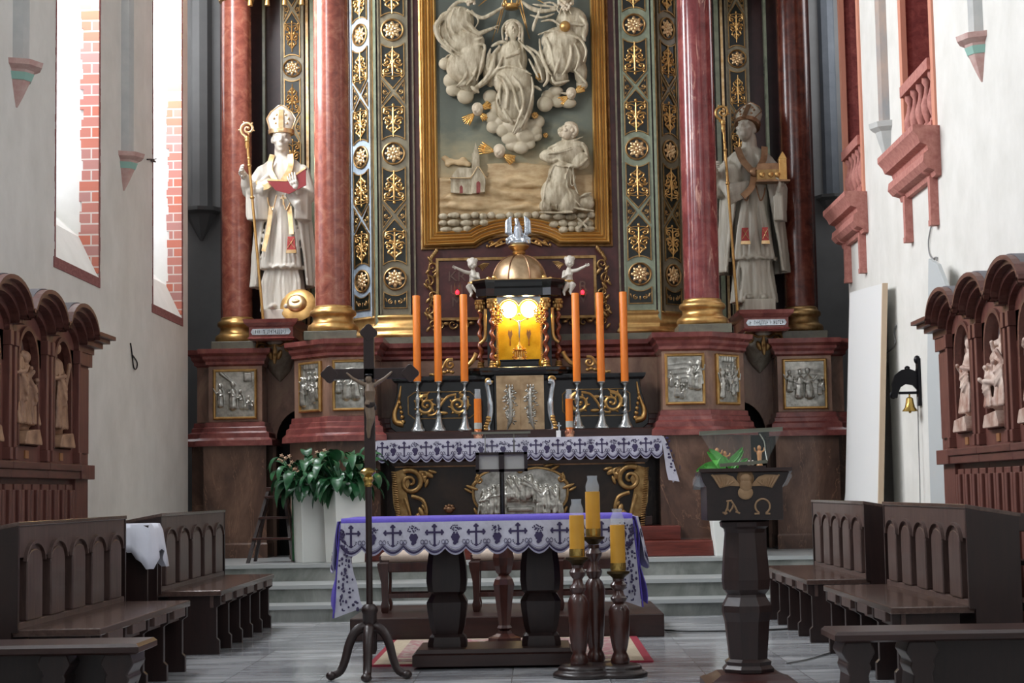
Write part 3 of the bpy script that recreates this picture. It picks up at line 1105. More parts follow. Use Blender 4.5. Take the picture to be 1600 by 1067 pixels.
    def carving(side, yc, seed, kind, label):
        """carved group standing on its bracket inside a niche; built facing -y then turned"""
        r = random.Random(seed)
        b = MB()
        # ground block
        b.ell((0, 0.03, .05), (.19, .07, .06)); 
        figs = {'single': [(0, 0, 1.0)], 'group': [(-.10, 0, .72), (.09, -.01, .78), (.02, .04, 1.0), (-.05, -.05, .45)], 'angel': [(0.02, 0, .92)], 'pair': [(-.08, 0, .93), (.1, .01, .8)]}[kind]
        for fx, fy, s in figs:
            H = .74 * s
            z0 = .08
            hd = .052 * (0.7 + .3 * s)
            b.ell((fx, fy - .01, z0 + H - hd), (hd * .85, hd * .9, hd * 1.1))
            b.cap((fx, fy, z0 + .02), (fx, fy, z0 + H * .72), .085 * s, .075 * s)
            b.ell((fx, fy, z0 + H * .74), (.1 * s, .06, .06))
            for k in range(9):
                a = -.1 + .025 * k
                b.chain([(fx + a * s + r.uniform(-.02, .02), fy - .06 - .03 * r.random(), z0), (fx + a * .9 * s, fy - .065, z0 + H * .3), (fx + a * .5 * s, fy - .06, z0 + H * .6)], [.018, .014, .009], 6)
            for k in range(5): b.chain([(fx - .09 * s + .02 * k, fy - .08, z0 + H * (.62 - .05 * k)), (fx + .0 * s, fy - .10 - .01 * (k % 2), z0 + H * (.50 - .06 * k)), (fx + .09 * s, fy - .07, z0 + H * (.58 - .04 * k))], [.008, .016, .009], 6)
            for k in range(8): b.ell((fx + hd * .8 * cos(k * .8), fy + .01, z0 + H - hd * .7 + hd * .7 * abs(sin(k * .8))), hd * .35, 6, 5)
            b.ell((fx, fy - hd * .95, z0 + H - hd * 1.05), hd * .22, 6, 5)
            sg = 1 if r.random() > .5 else -1
            b.chain([(fx - .09 * s * sg, fy, z0 + H * .74), (fx - .13 * s * sg, fy - .05, z0 + H * .55), (fx - .02 * sg, fy - .1, z0 + H * .6)], [.032, .03, .024], 7)
            b.chain([(fx + .09 * s * sg, fy, z0 + H * .74), (fx + .12 * s * sg, fy - .05, z0 + H * .52), (fx + .06 * sg, fy - .11, z0 + H * (.62 + .2 * r.random()))], [.032, .028, .02], 7)
            if kind == 'angel':
                for q in (-1, 1):
                    b.chain([(fx + .05 * q, .04, z0 + .5), (fx + .17 * q, .05, z0 + .72), (fx + .12 * q, .05, z0 + .95)], [.05, .045, .012], 7)
                    b.chain([(fx + .10 * q, .04, z0 + .35), (fx + .18 * q, .05, z0 + .6)], [.02, .04], 7)
        if kind == 'group':
            b.chain([(.12, .02, .1), (.13, .02, .95)], [.012, .012], 6)
        f = fuse(b, 0.0085, 1)
        m = Matrix.Translation((side * (3.33 + .065), yc, 1.53 + .08)) @ Matrix.Rotation(-side * pi / 2 if side > 0 else pi / 2, 4, 'Z') @ Matrix.Diagonal((1.35, .8, .86 if kind != 'angel' else .8, 1))
        f.xf(m)
        w = thing('carved_group', label, 'carving', (side * 3.39, yc, 1.52), 'carvings in the wall cabinets')
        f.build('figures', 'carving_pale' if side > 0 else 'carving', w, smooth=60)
        bb = MB()
        poly = [(-.2, 0), (.2, 0), (.17, .055), (.0, .1), (-.17, .06)]
        bb.prism([(-.2, .0), (.2, .0), (.2, .02), (.14, .11), (-.15, .09), (-.2, .02)], -.10, .04)
        bb.xf(Matrix.Translation((side * (3.33 + .06), yc, 1.53)) @ Matrix.Rotation(-side * pi / 2 if side > 0 else pi / 2, 4, 'Z'))
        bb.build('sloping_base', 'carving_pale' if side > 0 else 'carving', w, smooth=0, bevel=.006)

    info = {
        -1: [('nearest dark wall cabinet on the left, cut by the photo edge', 'single', 'carved painted figure in the leftmost cabinet niche, cut by the edge'),
             ('second dark wall cabinet on the left, between its two neighbours', 'pair', 'carved painted group in the middle niche of the left cabinets'),
             ('farthest dark wall cabinet on the left, at the end towards the altar', 'single', 'carved painted figure in the left cabinet niche closest to the altar')],
        1: [('nearest red-brown wall cabinet on the right, cut by the photo edge', 'single', 'carved figure in reddish robe in the rightmost cabinet niche, cut by the edge'),
            ('second red-brown wall cabinet on the right, between its two neighbours', 'group', 'carved crowd of small figures in the middle niche of the right cabinets'),
            ('farthest red-brown wall cabinet on the right, at the end towards the altar', 'angel', 'carved figure with pointed wing in the right cabinet niche closest to the altar')]}
    for side in (-1, 1):
        for i in range(3):
            D0 = 13.21 - 2.61 + .87 * i
            lab, kind, cl = info[side][i]
            unit(D0, side, i == 0, i == 2, lab)
            carving(side, D0 + .435, 40 + i + side, kind, cl)


cabinets()
# ------------------------------------------------------------------ altar architecture
PLAT = 0.475
ORN_A = [('s', .055, .10, .045, 1.2, 160, -1, .010), ('s', .05, -.02, .05, 1.25, 60, 1, .010), ('l', [(.0, -.16), (.03, -.12), (.06, -.09), (.04, -.05)], .010),
         ('l', [(0, .17), (.05, .165), (.085, .14), (.08, .10)], .008), ('l', [(0, -.2), (0, 0), (0, .16)], .011), ('e', .03, .045, .018, .03, 30), ('e', .025, -.1, .016, .03, -30),
         ('e', 0, .01, .02, .028, 0), ('e', 0, .19, .014, .022, 0), ('e', .06, .0, .014, .022, 50), ('l', [(.02, .02), (.07, .04), (.09, .01)], .007), ('e', .085, .17, .012, .018, 45)]


def orn_mesh(w, flip):
    b = MB()
    scrollwork(b, ORN_A)
    s = -1 if flip else 1
    b.xf(Matrix.Diagonal((w / .1, 1, s, 1)))
    return b


def pilaster(parent, sx, O, ang, hw, face, z0, z1, depth=.05, first_ros=3.52, face2=None):
    """ornamented pilaster; O plan point of the face centre, ang rotation about z (0 faces the nave)"""
    # geometry is authored facing -y around the origin
    R_ = Matrix.Translation((O[0] * sx, O[1], 0)) @ Matrix.Rotation(ang * sx, 4, 'Z')
    b = MB(); b.box(-hw, hw, 0, depth + .1, z0, z1)
    b.box(-hw, -hw + .018, -.012, 0, z0, z1); b.box(hw - .018, hw, -.012, 0, z0, z1)
    b.xf(R_)
    root = b.build('pilaster', face, parent, smooth=0)
    loc0 = (O[0] * sx, O[1])
    ca, sa = cos(ang * sx), sin(ang * sx)

    def put(meshob, z):
        meshob.location.x = loc0[0] - WL[parent.name][0]; meshob.location.y = loc0[1] - WL[parent.name][1]; meshob.location.z = z - WL[parent.name][2]
        meshob.rotation_euler.z = ang * sx
        meshob.parent = root

    def inst(key, z, flip=False):
        key = key + (hw,)
        if key not in PCACHE: PCACHE[key] = PMAKE[key[0]](hw)
        src = PCACHE[key]
        o = bpy.data.objects.new(src.name.rsplit('.', 1)[0], src.data) if True else None
        COL.objects.link(o)
        put(o, z)
        if flip: o.scale.z = -1
        return o
    per = 1.405
    z = first_ros
    k = 0
    while z < z1:
        inst(('rosette',), z)
        for s in (1, -1):
            zz_ = z + s * .0
            if s == -1 and k == 0:
                inst(('smallpanel',), z - .235)
            elif z + s * .3 < z1:
                inst(('scroll_panel',), z, s < 0)
        if z + per / 2 < z1: inst(('cross_ornament',), z + per / 2)
        z += per; k += 1
    return root


def mk_rosette(hw):
    r = .107 * min(1, hw / .16)
    b = MB()
    b.mat(0).lathe([(r * 1.22, 0), (r * 1.22, .016), (r * 1.12, .022), (r * 1.02, .014), (r, .0)], n=28, axis='Y')
    b.mat(1).lathe([(0.001, .004), (r * 1.03, .004)], n=28, axis='Y', cap=False)
    b.mat(2)
    for L, (pn, rr, off) in enumerate(((8, .66, 0), (8, .42, pi / 8))):
        for k in range(pn):
            a = 2 * pi * k / pn + off
            c = (r * rr * cos(a), -.010 - .008 * L, r * rr * sin(a))
            b.ell(c, (r * .30, .012, r * .20), 8, 5, Matrix.Rotation(-a, 3, 'Y'))
    b.ell((0, -.026, 0), (r * .2, .014, r * .2), 8, 6)
    o = b.build('rosette', ['gold_dark', 'panel_dark', 'gold_pale'], local=True, smooth=50)
    return o


def mk_scroll(hw):
    w = hw - .045
    r = hw * 1.18
    outl = [(-w, .52)] + [(r * sin(a), r * cos(a)) for a in np.linspace(-asin_(w / r), asin_(w / r), 9)] + [(w, .52), (0.0, .665)]
    b = MB()
    b.mat(0).prism(outl, -.004, .0)
    pth = [(p[0], -.004, p[1]) for p in outl]
    b.mat(1).sweep(pth, [(-.007, 0), (.007, 0), (.005, .012), (-.005, .012)], (0, -1, 0), closed=True)
    o1 = MB(); scrollwork(o1, ORN_A); o1.xf(Matrix.Translation((0, -.006, .375)) @ Matrix.Diagonal((w / .105, 1, .92, 1)))
    b.mat(2).join(o1)
    b.mi[-len(o1.f):] = [2] * len(o1.f)
    return b.build('scroll_panel', ['panel_dark', 'gold_dark', 'gold_dark' if hw < .1 else 'gold'], local=True, smooth=50)


def mk_cross(hw):
    w = hw - .045
    b = MB()
    for sx in (1, -1):
        outl = [(sx * w, .13), (sx * w, -.13), (sx * .03, 0)]
        b.mat(0).prism(outl, -.004, 0)
        b.mat(1).sweep([(p[0], -.004, p[1]) for p in outl], [(-.005, 0), (.005, 0), (.004, .01), (-.004, .01)], (0, -1, 0), closed=True)
    b.mat(2)
    scrollwork(b, [('s', w * .68, .0, .032, 1.3, 200, 1, .008), ('e', w * .85, .07, .010, .022, 10), ('e', w * .85, -.07, .010, .022, -10)])
    return b.build('cross_ornament', ['panel_dark', 'gold_dark', 'gold_dark'], local=True, smooth=50)


def mk_small(hw):
    w = hw - .045
    outl = [(-w, -.09), (-w, .09)] + [(w * t, .09 - .045 * (1 - t * t)) for t in np.linspace(-.9, .9, 7)] + [(w, .09), (w, -.09)]
    b = MB(); b.mat(0).prism(outl, -.004, 0)
    b.mat(1).sweep([(p[0], -.004, p[1]) for p in outl], [(-.006, 0), (.006, 0), (.005, .011), (-.005, .011)], (0, -1, 0), closed=True)
    b.mat(2); scrollwork(b, [('s', w * .4, -.02, .03, 1.2, 90, -1, .008), ('e', w * .8, 0, .012, .03, 20), ('e', 0, -.03, .012, .03, 0)])
    return b.build('small_panel', ['panel_dark', 'gold_dark', 'gold_dark'], local=True, smooth=50)


def asin_(x): return math.asin(max(-1, min(1, x)))


PCACHE = {}
PMAKE = {'rosette': mk_rosette, 'scroll_panel': mk_scroll, 'cross_ornament': mk_cross, 'smallpanel': mk_small}

CORN = [(0.0, 2.58), (.012, 2.59), (.03, 2.60), (.03, 2.63), (.055, 2.66), (.06, 2.69), (.10, 2.72), (.105, 2.77), (0, 2.77)]
BASEM = [(.0, 1.97), (.03, 1.96), (.035, 1.91), (.05, 1.90), (.055, 1.86), (.085, 1.84), (.09, 1.79), (.125, 1.76), (.13, 1.70), (0, 1.70)]
GOLDB = [(.0, 3.12), (.012, 3.11), (.02, 3.09), (.012, 3.07), (.01, 3.05), (.03, 3.00), (.045, 2.985), (.05, 2.96), (.045, 2.94), (.05, 2.925), (.068, 2.90), (.07, 2.88), (.06, 2.865), (0, 2.865)]


def relief_plate(parent, sx, c, ang, hw, hh, seed, name='relief_plate', kind=0):
    """silver relief with gilded frame; c=(x, y, z) centre, ang rotation for the right-hand version"""
    r = random.Random(seed)
    m = Matrix.Translation((c[0] * sx, c[1], c[2])) @ Matrix.Rotation(ang * sx, 4, 'Z')
    b = MB(); b.box(-hw, hw, -.01, .012, -hh, hh)
    # stage: floor line, back wall, ceiling
    if kind == 1:
        b.prism([(-hw, hh), (hw, hh), (hw * .6, hh * .74), (-hw * .6, hh * .74)], -.022, -.008)
        for x in (-.62, .62): b.box(hw * x - .008, hw * x + .008, -.024, -.006, -hh * .1, hh * .74)
        for i in range(5):
            b.box(-hw * .5 + i * hw * .25 - .003, -hw * .5 + i * hw * .25 + .003, -.028, -.012, hh * .76, hh)
    elif kind == 2:
        b.chain([(-hw * .7, -.012, hh * .9), (0, -.012, hh * .4)], [.02, .005], 6); b.box(hw * .45, hw * .8, -.022, -.005, hh * .55, hh * .9)
    else:
        for i in range(5): b.chain([(-hw * .9, -.008, -hh * .2 + i * .05), (0, -.012, -hh * .12 + i * .05), (hw * .9, -.008, -hh * .22 + i * .05)], [.005, .007, .005], 5)
    for f in FIGS[kind]:
        fx, fz, s, lean = f[0] * hw, f[1] * hh, f[2] * hh, f[3]
        top = (fx + lean * s, -.03, fz + s)
        b.ell(top, (s * .10, .018, s * .13), 8, 6)
        b.cap((fx, -.012, fz + .02), (fx + lean * s * .8, -.018, fz + s * .72), s * .17, s * .13)
        for k in range(4):
            b.chain([(fx + (k - 1.5) * s * .1, -.03, fz), (fx + (k - 1.5) * s * .07 + lean * s * .4, -.04, fz + s * .4), (fx + (k - 1.5) * s * .04 + lean * s * .7, -.035, fz + s * .7)], [s * .045, s * .035, s * .02], 5)
        q = 1 if r.random() > .5 else -1
        sh = (fx + lean * s * .8, -.03, fz + s * .74)
        b.chain([sh, (sh[0] + q * s * .2, -.04, sh[2] - s * .12), (sh[0] + q * s * (.2 + .2 * r.random()), -.05, sh[2] + s * (r.random() * .3 - .05))], [s * .06, s * .055, s * .04], 5)
        b.chain([sh, (sh[0] - q * s * .14, -.04, sh[2] - s * .2), (sh[0], -.05, sh[2] - s * .22)], [s * .06, s * .055, s * .04], 5)
    f = fuse(b, .0058, 1)
    f.xf(m)
    o = f.build(name, 'relief_silver', parent, smooth=60)
    b = MB()
    pth = [(-hw, -.012, -hh), (hw, -.012, -hh), (hw, -.012, hh), (-hw, -.012, hh)]
    b.sweep(pth, [(-.016, -.02), (.014, -.02), (.018, .008), (.006, .022), (-.006, .02), (-.012, .006)], (0, -1, 0), closed=True)
    b.xf(m)
    b.build('plate_frame', 'gold', o, smooth=30)
    return o


FIGS = [
    [(.35, -.35, 1.0, -.02), (.68, -.4, 1.0, .05), (-.75, -.3, .55, 0), (-.45, -.72, .75, .08), (-.2, -.8, .55, .2), (.8, -.2, .9, 0)],
    [(0, -.05, .62, 0), (-.65, -.75, 1.05, .03), (-.35, -.3, .6, .1), (.45, -.65, .75, -.05), (.75, -.5, .8, 0), (-.75, -.1, .5, 0), (.6, 0, .55, 0), (.15, -.5, .6, -.1)],
    [(-.72, -.5, .85, 0), (-.1, -.6, 1.0, 0), (.35, -.62, .72, -.12), (.6, -.65, .5, .1), (.85, -.7, .35, 0)],
    [(-.75, -.3, .8, 0), (-.3, -.55, 1.05, .06), (.2, -.55, 1.1, -.06), (.7, -.45, .6, 0), (-.5, -.2, .5, 0), (.85, -.3, .5, 0)],
]


def altar_base():
    # inner pedestals, chamfered outwards; authored for the right and mirrored
    inner = [(1.50, 18.0), (1.98, 18.0), (2.40, 18.42), (2.40, 19.3), (1.50, 19.3)]
    outer = [(2.84, 19.0), (3.43, 19.0), (3.43, 19.14), (3.585, 19.14), (3.585, 19.6), (2.84, 19.6)]
    names = {(1, 0): 'right inner marble pedestal with wide silver relief beside the high altar', (-1, 0): 'left inner marble pedestal behind the processional cross and potted plant',
             (1, 1): 'right outer marble pedestal with one silver relief under the dark outer column', (-1, 1): 'left outer marble pedestal with one silver relief near the left wall'}
    for sx in (1, -1):
        for k, poly in enumerate((inner, outer)):
            pe = thing('altar_pedestal', names[(sx, k)], 'pedestal', (sx * (1.95 if k == 0 else 3.1), 18.6 if k == 0 else 19.3, PLAT), 'altar pedestals')
            mir = sx < 0
            b = MB(); b.plan(poly, [(0, 1.97), (0, 2.58)])
            b.build('dado', 'brown', pe, mirror=mir, smooth=0)
            b = MB(); b.plan(poly, CORN)
            b.build('cornice', 'rose', pe, mirror=mir, smooth=30)
            b = MB(); b.plan(poly, BASEM[::-1])
            b.build('base_moulding', 'rose', pe, mirror=mir, smooth=30)
            b = MB(); b.plan(poly, [(.06, PLAT), (.06, .62), (.05, .64), (.05, 1.70)])
            b.build('plinth', 'plinth_marble', pe, mirror=mir, smooth=0)
            if k == 0:
                zc = 2.285
                relief_plate(pe, sx, (1.735, 17.993, zc), 0, .19, .25, 5 + sx, kind=0 if sx > 0 else 3)
                relief_plate(pe, sx, (2.195, 18.208, zc), pi / 4, .17, .25, 9 + sx, kind=1)
            else:
                relief_plate(pe, sx, (3.135, 18.993, 2.27), 0, .225, .26, 13 + sx, kind=3 if sx > 0 else 2)
    # marble columns on the pedestals
    for sx in (1, -1):
        for k, (cx, cy, r) in enumerate(((1.967, 18.32, .19), (3.165, 19.32, .172))):
            lab = {(1, 0): 'right inner crimson veined marble column with gilded base', (1, 1): 'right outer dark red marble column beyond the right statue',
                   (-1, 0): 'left inner red marble column standing in front of the book-holding statue', (-1, 1): 'left outer red marble column nearest the left wall windows'}[(sx, k)]
            co = thing('marble_column', lab, 'column', (sx * cx, cy, 2.77), 'marble columns of the altar')
            h = 1.47 * r
            b = MB(); b.box(sx * cx - h, sx * cx + h, cy - h, cy + h, 2.77, 2.865)
            b.build('plinth_block', 'plinth_grey', co, smooth=0, bevel=.006)
            b = MB()
            q = r / .2
            b.lathe([(.27 * q, 2.865), (.285 * q, 2.88), (.29 * q, 2.91), (.28 * q, 2.94), (.255 * q, 2.955), (.24 * q, 2.965), (.225 * q, 2.99), (.222 * q, 3.02), (.235 * q, 3.04), (.255 * q, 3.05), (.262 * q, 3.075), (.25 * q, 3.10), (.225 * q, 3.11), (.215 * q, 3.125), (.215 * q, 3.14), (.20 * q, 3.15)], (sx * cx, cy, 0), 40)
            b.build('column_base', 'gold' if k == 0 or sx < 0 else 'gold_dark', co, smooth=50)
            b = MB(); b.lathe([(r, 3.14), (r * 1.0, 4.5), (r * .985, 6.0), (r * .96, 7.4)], (sx * cx, cy, 0), 48)
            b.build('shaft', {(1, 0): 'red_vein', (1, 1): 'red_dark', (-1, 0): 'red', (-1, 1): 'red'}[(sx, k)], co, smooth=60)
            b = MB(); zt = Z(4, cy, 366) if k == 1 else 7.3
            b.lathe([(r, zt - .01), (r * 1.15, zt), (r * 1.18, zt + .03), (r * 1.05, zt + .05), (r * 1.3, zt + .12), (r * 1.5, zt + .5), (r, zt + .52)], (sx * cx, cy, 0), 32)
            b.build('capital_ring', 'gold', co, smooth=50)
    # retable: the tall backing wall with pilasters
    rt = thing('altar_retable', 'tall maroon altar backing wall with gilded scroll pilasters behind the reliefs and columns', 'altar', (0, 19.4, PLAT))
    b = MB()
    core = [(-1.56, 19.05), (1.56, 19.05), (1.86, 19.35), (1.86, 19.85), (3.45, 19.85), (3.45, 20.2), (-3.45, 20.2), (-3.45, 19.85), (-1.86, 19.85), (-1.86, 19.35)]
    b.plan(core, [(0, 2.77), (0, 7.9)])
    b.build('backing_wall', 'maroon', rt, smooth=0)
    # dado zone behind the high altar with its own mouldings
    mid = [(-1.5, 18.75), (1.5, 18.75), (1.5, 19.3), (-1.5, 19.3)]
    b = MB(); b.plan(mid, [(0, 1.97), (0, 2.58)]); b.build('dado', 'brown', rt, smooth=0)
    b = MB(); b.plan(mid, CORN); b.build('cornice', 'rose', rt, smooth=30)
    b = MB(); b.plan(mid, BASEM[::-1]); b.build('base_moulding', 'rose', rt, smooth=30)
    b = MB(); b.plan(mid, [(.05, PLAT), (.05, 1.70)]); b.build('plinth', 'plinth_marble', rt, smooth=0)
    # pilaster bases: grey plinth and gilded moulding following the plan
    gb = [(-1.54, 19.0), (1.54, 19.0), (1.88, 19.33), (1.88, 19.8), (-1.88, 19.8), (-1.88, 19.33)]
    b = MB(); b.plan(gb, [(.06, 2.77), (.06, 2.865)]); b.build('plinth_strip', 'plinth_grey', rt, smooth=0)
    for sx in (1, -1):
        seg = [(1.16, 19.0), (1.54, 19.0), (1.88, 19.33), (1.88, 19.8), (1.16, 19.8)]
        b = MB(); b.plan(seg, GOLDB[::-1]); b.build('gilded_base', 'gold', rt, mirror=sx < 0, smooth=40)
        # flanking passage walls with dark arched openings
        b = MB()
        n = 14
        xa, xb, zt, zc = 2.12, 2.75, 2.12, 1.75
        ar = [(xa + (xb - xa) * .5 - (xb - xa) * .5 * cos(pi * i / n), zc + (zt - zc) * sin(pi * i / n)) for i in range(n + 1)]
        for i in range(n):
            b.prism([(ar[i][0], ar[i][1]), (ar[i + 1][0], ar[i + 1][1]), (ar[i + 1][0], 2.77), (ar[i][0], 2.77)], 19.42, 19.62)
        b.box(1.9, xa, 19.42, 19.62, PLAT, 2.77); b.box(xb, 3.0, 19.42, 19.62, PLAT, 2.77)
        b.build('passage_wall', 'brown', rt, mirror=sx < 0, smooth=0)
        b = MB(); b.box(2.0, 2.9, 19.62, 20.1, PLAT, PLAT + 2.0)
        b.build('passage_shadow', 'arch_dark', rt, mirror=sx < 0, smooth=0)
        b = MB(); b.box(1.9, 3.0, 19.36, 19.9, 2.72, 2.80)
        b.build('passage_cornice', 'rose', rt, mirror=sx < 0, smooth=0)
        # recess behind the statue
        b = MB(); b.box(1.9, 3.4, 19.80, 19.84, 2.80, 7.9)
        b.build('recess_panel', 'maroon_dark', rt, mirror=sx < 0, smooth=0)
        for (x0, x1, mt) in ((2.40, 2.43, 'gold_pale'), (2.33, 2.38, 'green_side'), (2.20, 2.26, 'olive')):
            b = MB(); b.box(x0, x1, 19.74, 19.84, 2.80, 7.9)
            b.build('edge_strip', mt, rt, mirror=sx < 0, smooth=0)
        b = MB(); b.box(2.90, 2.93, 19.7, 19.84, 2.80, 7.9); b.build('edge_strip', 'green_side', rt, mirror=sx < 0, smooth=0)
        # flat gilt beads between A and B pilasters
        for (x0, x1, y, mt) in ((1.545, 1.575, 19.02, 'green_side'), (1.578, 1.59, 19.03, 'gold_dark'), (1.125, 1.145, 19.04, 'olive')):
            b = MB(); b.box(x0, x1, y - .03, y + .1, 2.865, 7.9); b.build('edge_strip', mt, rt, mirror=sx < 0, smooth=0)
        pilaster(rt, sx, (1.355, 19.0), 0, .172, 'olive' if sx < 0 else 'green_side', 3.10, 7.9)
        pilaster(rt, sx, (1.735, 19.185), pi / 4, .172, 'lit_side' if sx < 0 else 'olive', 3.10, 7.9)
        pilaster(rt, sx, (2.59, 19.76), 0, .135, 'olive', 2.80, 7.9, first_ros=3.30)
    for src in PCACHE.values():
        bpy.data.objects.remove(src)
    # statue consoles
    for sx in (1, -1):
        w = thing('statue_console', ('right' if sx > 0 else 'left') + ' carved marble console with silver nameplate carrying the ' + ('church-holding' if sx > 0 else 'book-holding') + ' bishop statue', 'console', (sx * 2.7, 19.2, 2.7), 'statue consoles')
        mir = sx < 0
        pl = [(2.46, 18.75), (2.94, 18.75), (2.94, 19.8), (2.46, 19.8)]
        b = MB(); b.plan(pl, [(-.01, 2.84), (.0, 2.85), (.02, 2.86), (.0, 2.88), (.0, 2.985), (.02, 3.0), (.05, 3.03), (.06, 3.07), (-.0, 3.075)])
        b.build('slab', 'rose', w, mirror=mir, smooth=30)
        b = MB()
        b.prism([(2.50, 2.90), (2.90, 2.90), (2.92, 2.93), (2.90, 2.965), (2.50, 2.965), (2.48, 2.93)], 18.735, 18.752)
        b.build('nameplate', 'silver', w, mirror=mir, smooth=0)
        # bell-shaped scroll support with acanthus
        b = MB()
        rings = []
        for t, (hw_, dp) in enumerate(((.23, .38), (.225, .36), (.19, .30), (.15, .2), (.13, .1), (.08, .03), (.01, .0))):
            z = 2.85 - t * .07
            rings.append([(2.7 + hw_ * cos(a) , 19.42 - (.05 + dp) * (sin(a) if sin(a) > 0 else 0) * 1.0 + (.1 if sin(a) < 0 else 0), z) for a in np.linspace(-.4, pi + .4, 16)])
        b.loft(rings)
        b.build('bell_support', 'statue_grey', w, mirror=mir, smooth=60)
        b = MB()
        scrollwork(b, [('s', .15, 2.78, .06, 1.3, 100, -1, .018), ('l', [(.0, 2.82), (.06, 2.80), (.12, 2.83), (.2, 2.83)], .018), ('l', [(0, 2.82), (.01, 2.7), (0, 2.6)], .02), ('e', .05, 2.70, .03, .06, 20), ('e', .0, 2.66, .02, .05, 0)])
        b.xf(Matrix.Translation((2.7, 19.02, 0)))
        b.build('acanthus', 'gold_dark', w, mirror=mir, smooth=60)
        text('SANCTUS' if sx > 0 else 'SANCTUS', .001, 'nameplate_engraving', 'text_dark', w, (sx * 2.7, 18.734, 2.932)) if False else None
        # engraved lettering reads only as a row of small marks
        b = MB()
        r = random.Random(5 + sx)
        x = 2.52
        while x < 2.88:
            wd = r.uniform(.008, .018)
            if r.random() > .12:
                b.box(x, x + wd * .3, 18.732, 18.736, 2.912, 2.953)
                zz_ = r.choice((2.912, 2.93, 2.947)); b.box(x, x + wd, 18.732, 18.736, zz_, zz_ + .006)
            x += wd + .008
        b.build('engraving', 'text_dark', w, mirror=mir, smooth=0)
        # lambrequin of the canopy above: tassels
        c = thing('canopy_valance', ('right' if sx > 0 else 'left') + ' draped canopy edge with gold tassels high above the ' + ('right' if sx > 0 else 'left') + ' statue', 'canopy', (sx * 2.66, 19.1, 6.4))
        b = MB()
        pts = []
        zb = Z(14, 19.1, 440)
        N = 3
        n = 36
        rings = []
        for i in range(n + 1):
            x = 2.36 + .6 * i / n
            ph = (i / n * N) % 1
            zl = zb + .13 + .07 * (abs(ph - .5) * 2) ** 1.5
            yy = 18.98 + .015 * sin(i * 1.1)
            rings.append([(x, yy, zl), (x, yy + .02, zl), (x, yy + .02, zb + .5), (x, yy, zb + .5)])
        b.loft(rings)
        b.box(2.34, 2.98, 18.98, 19.8, zb + .5, zb + .56)
        b.build('drapery', 'statue_grey' if sx > 0 else 'ivory_warm', c, mirror=mir, smooth=40)
        for i in range(4):
            x = 2.37 + .58 * i / 3
            b = MB(); b.lathe([(.0, zb + .15), (.018, zb + .14), (.022, zb + .12), (.012, zb + .11), (.02, zb + .09), (.03, zb + .01), (.0, zb + .01)], (x, 18.985, 0), 12)
            b.build('tassel', 'gold', c, mirror=mir, smooth=50)


altar_base()


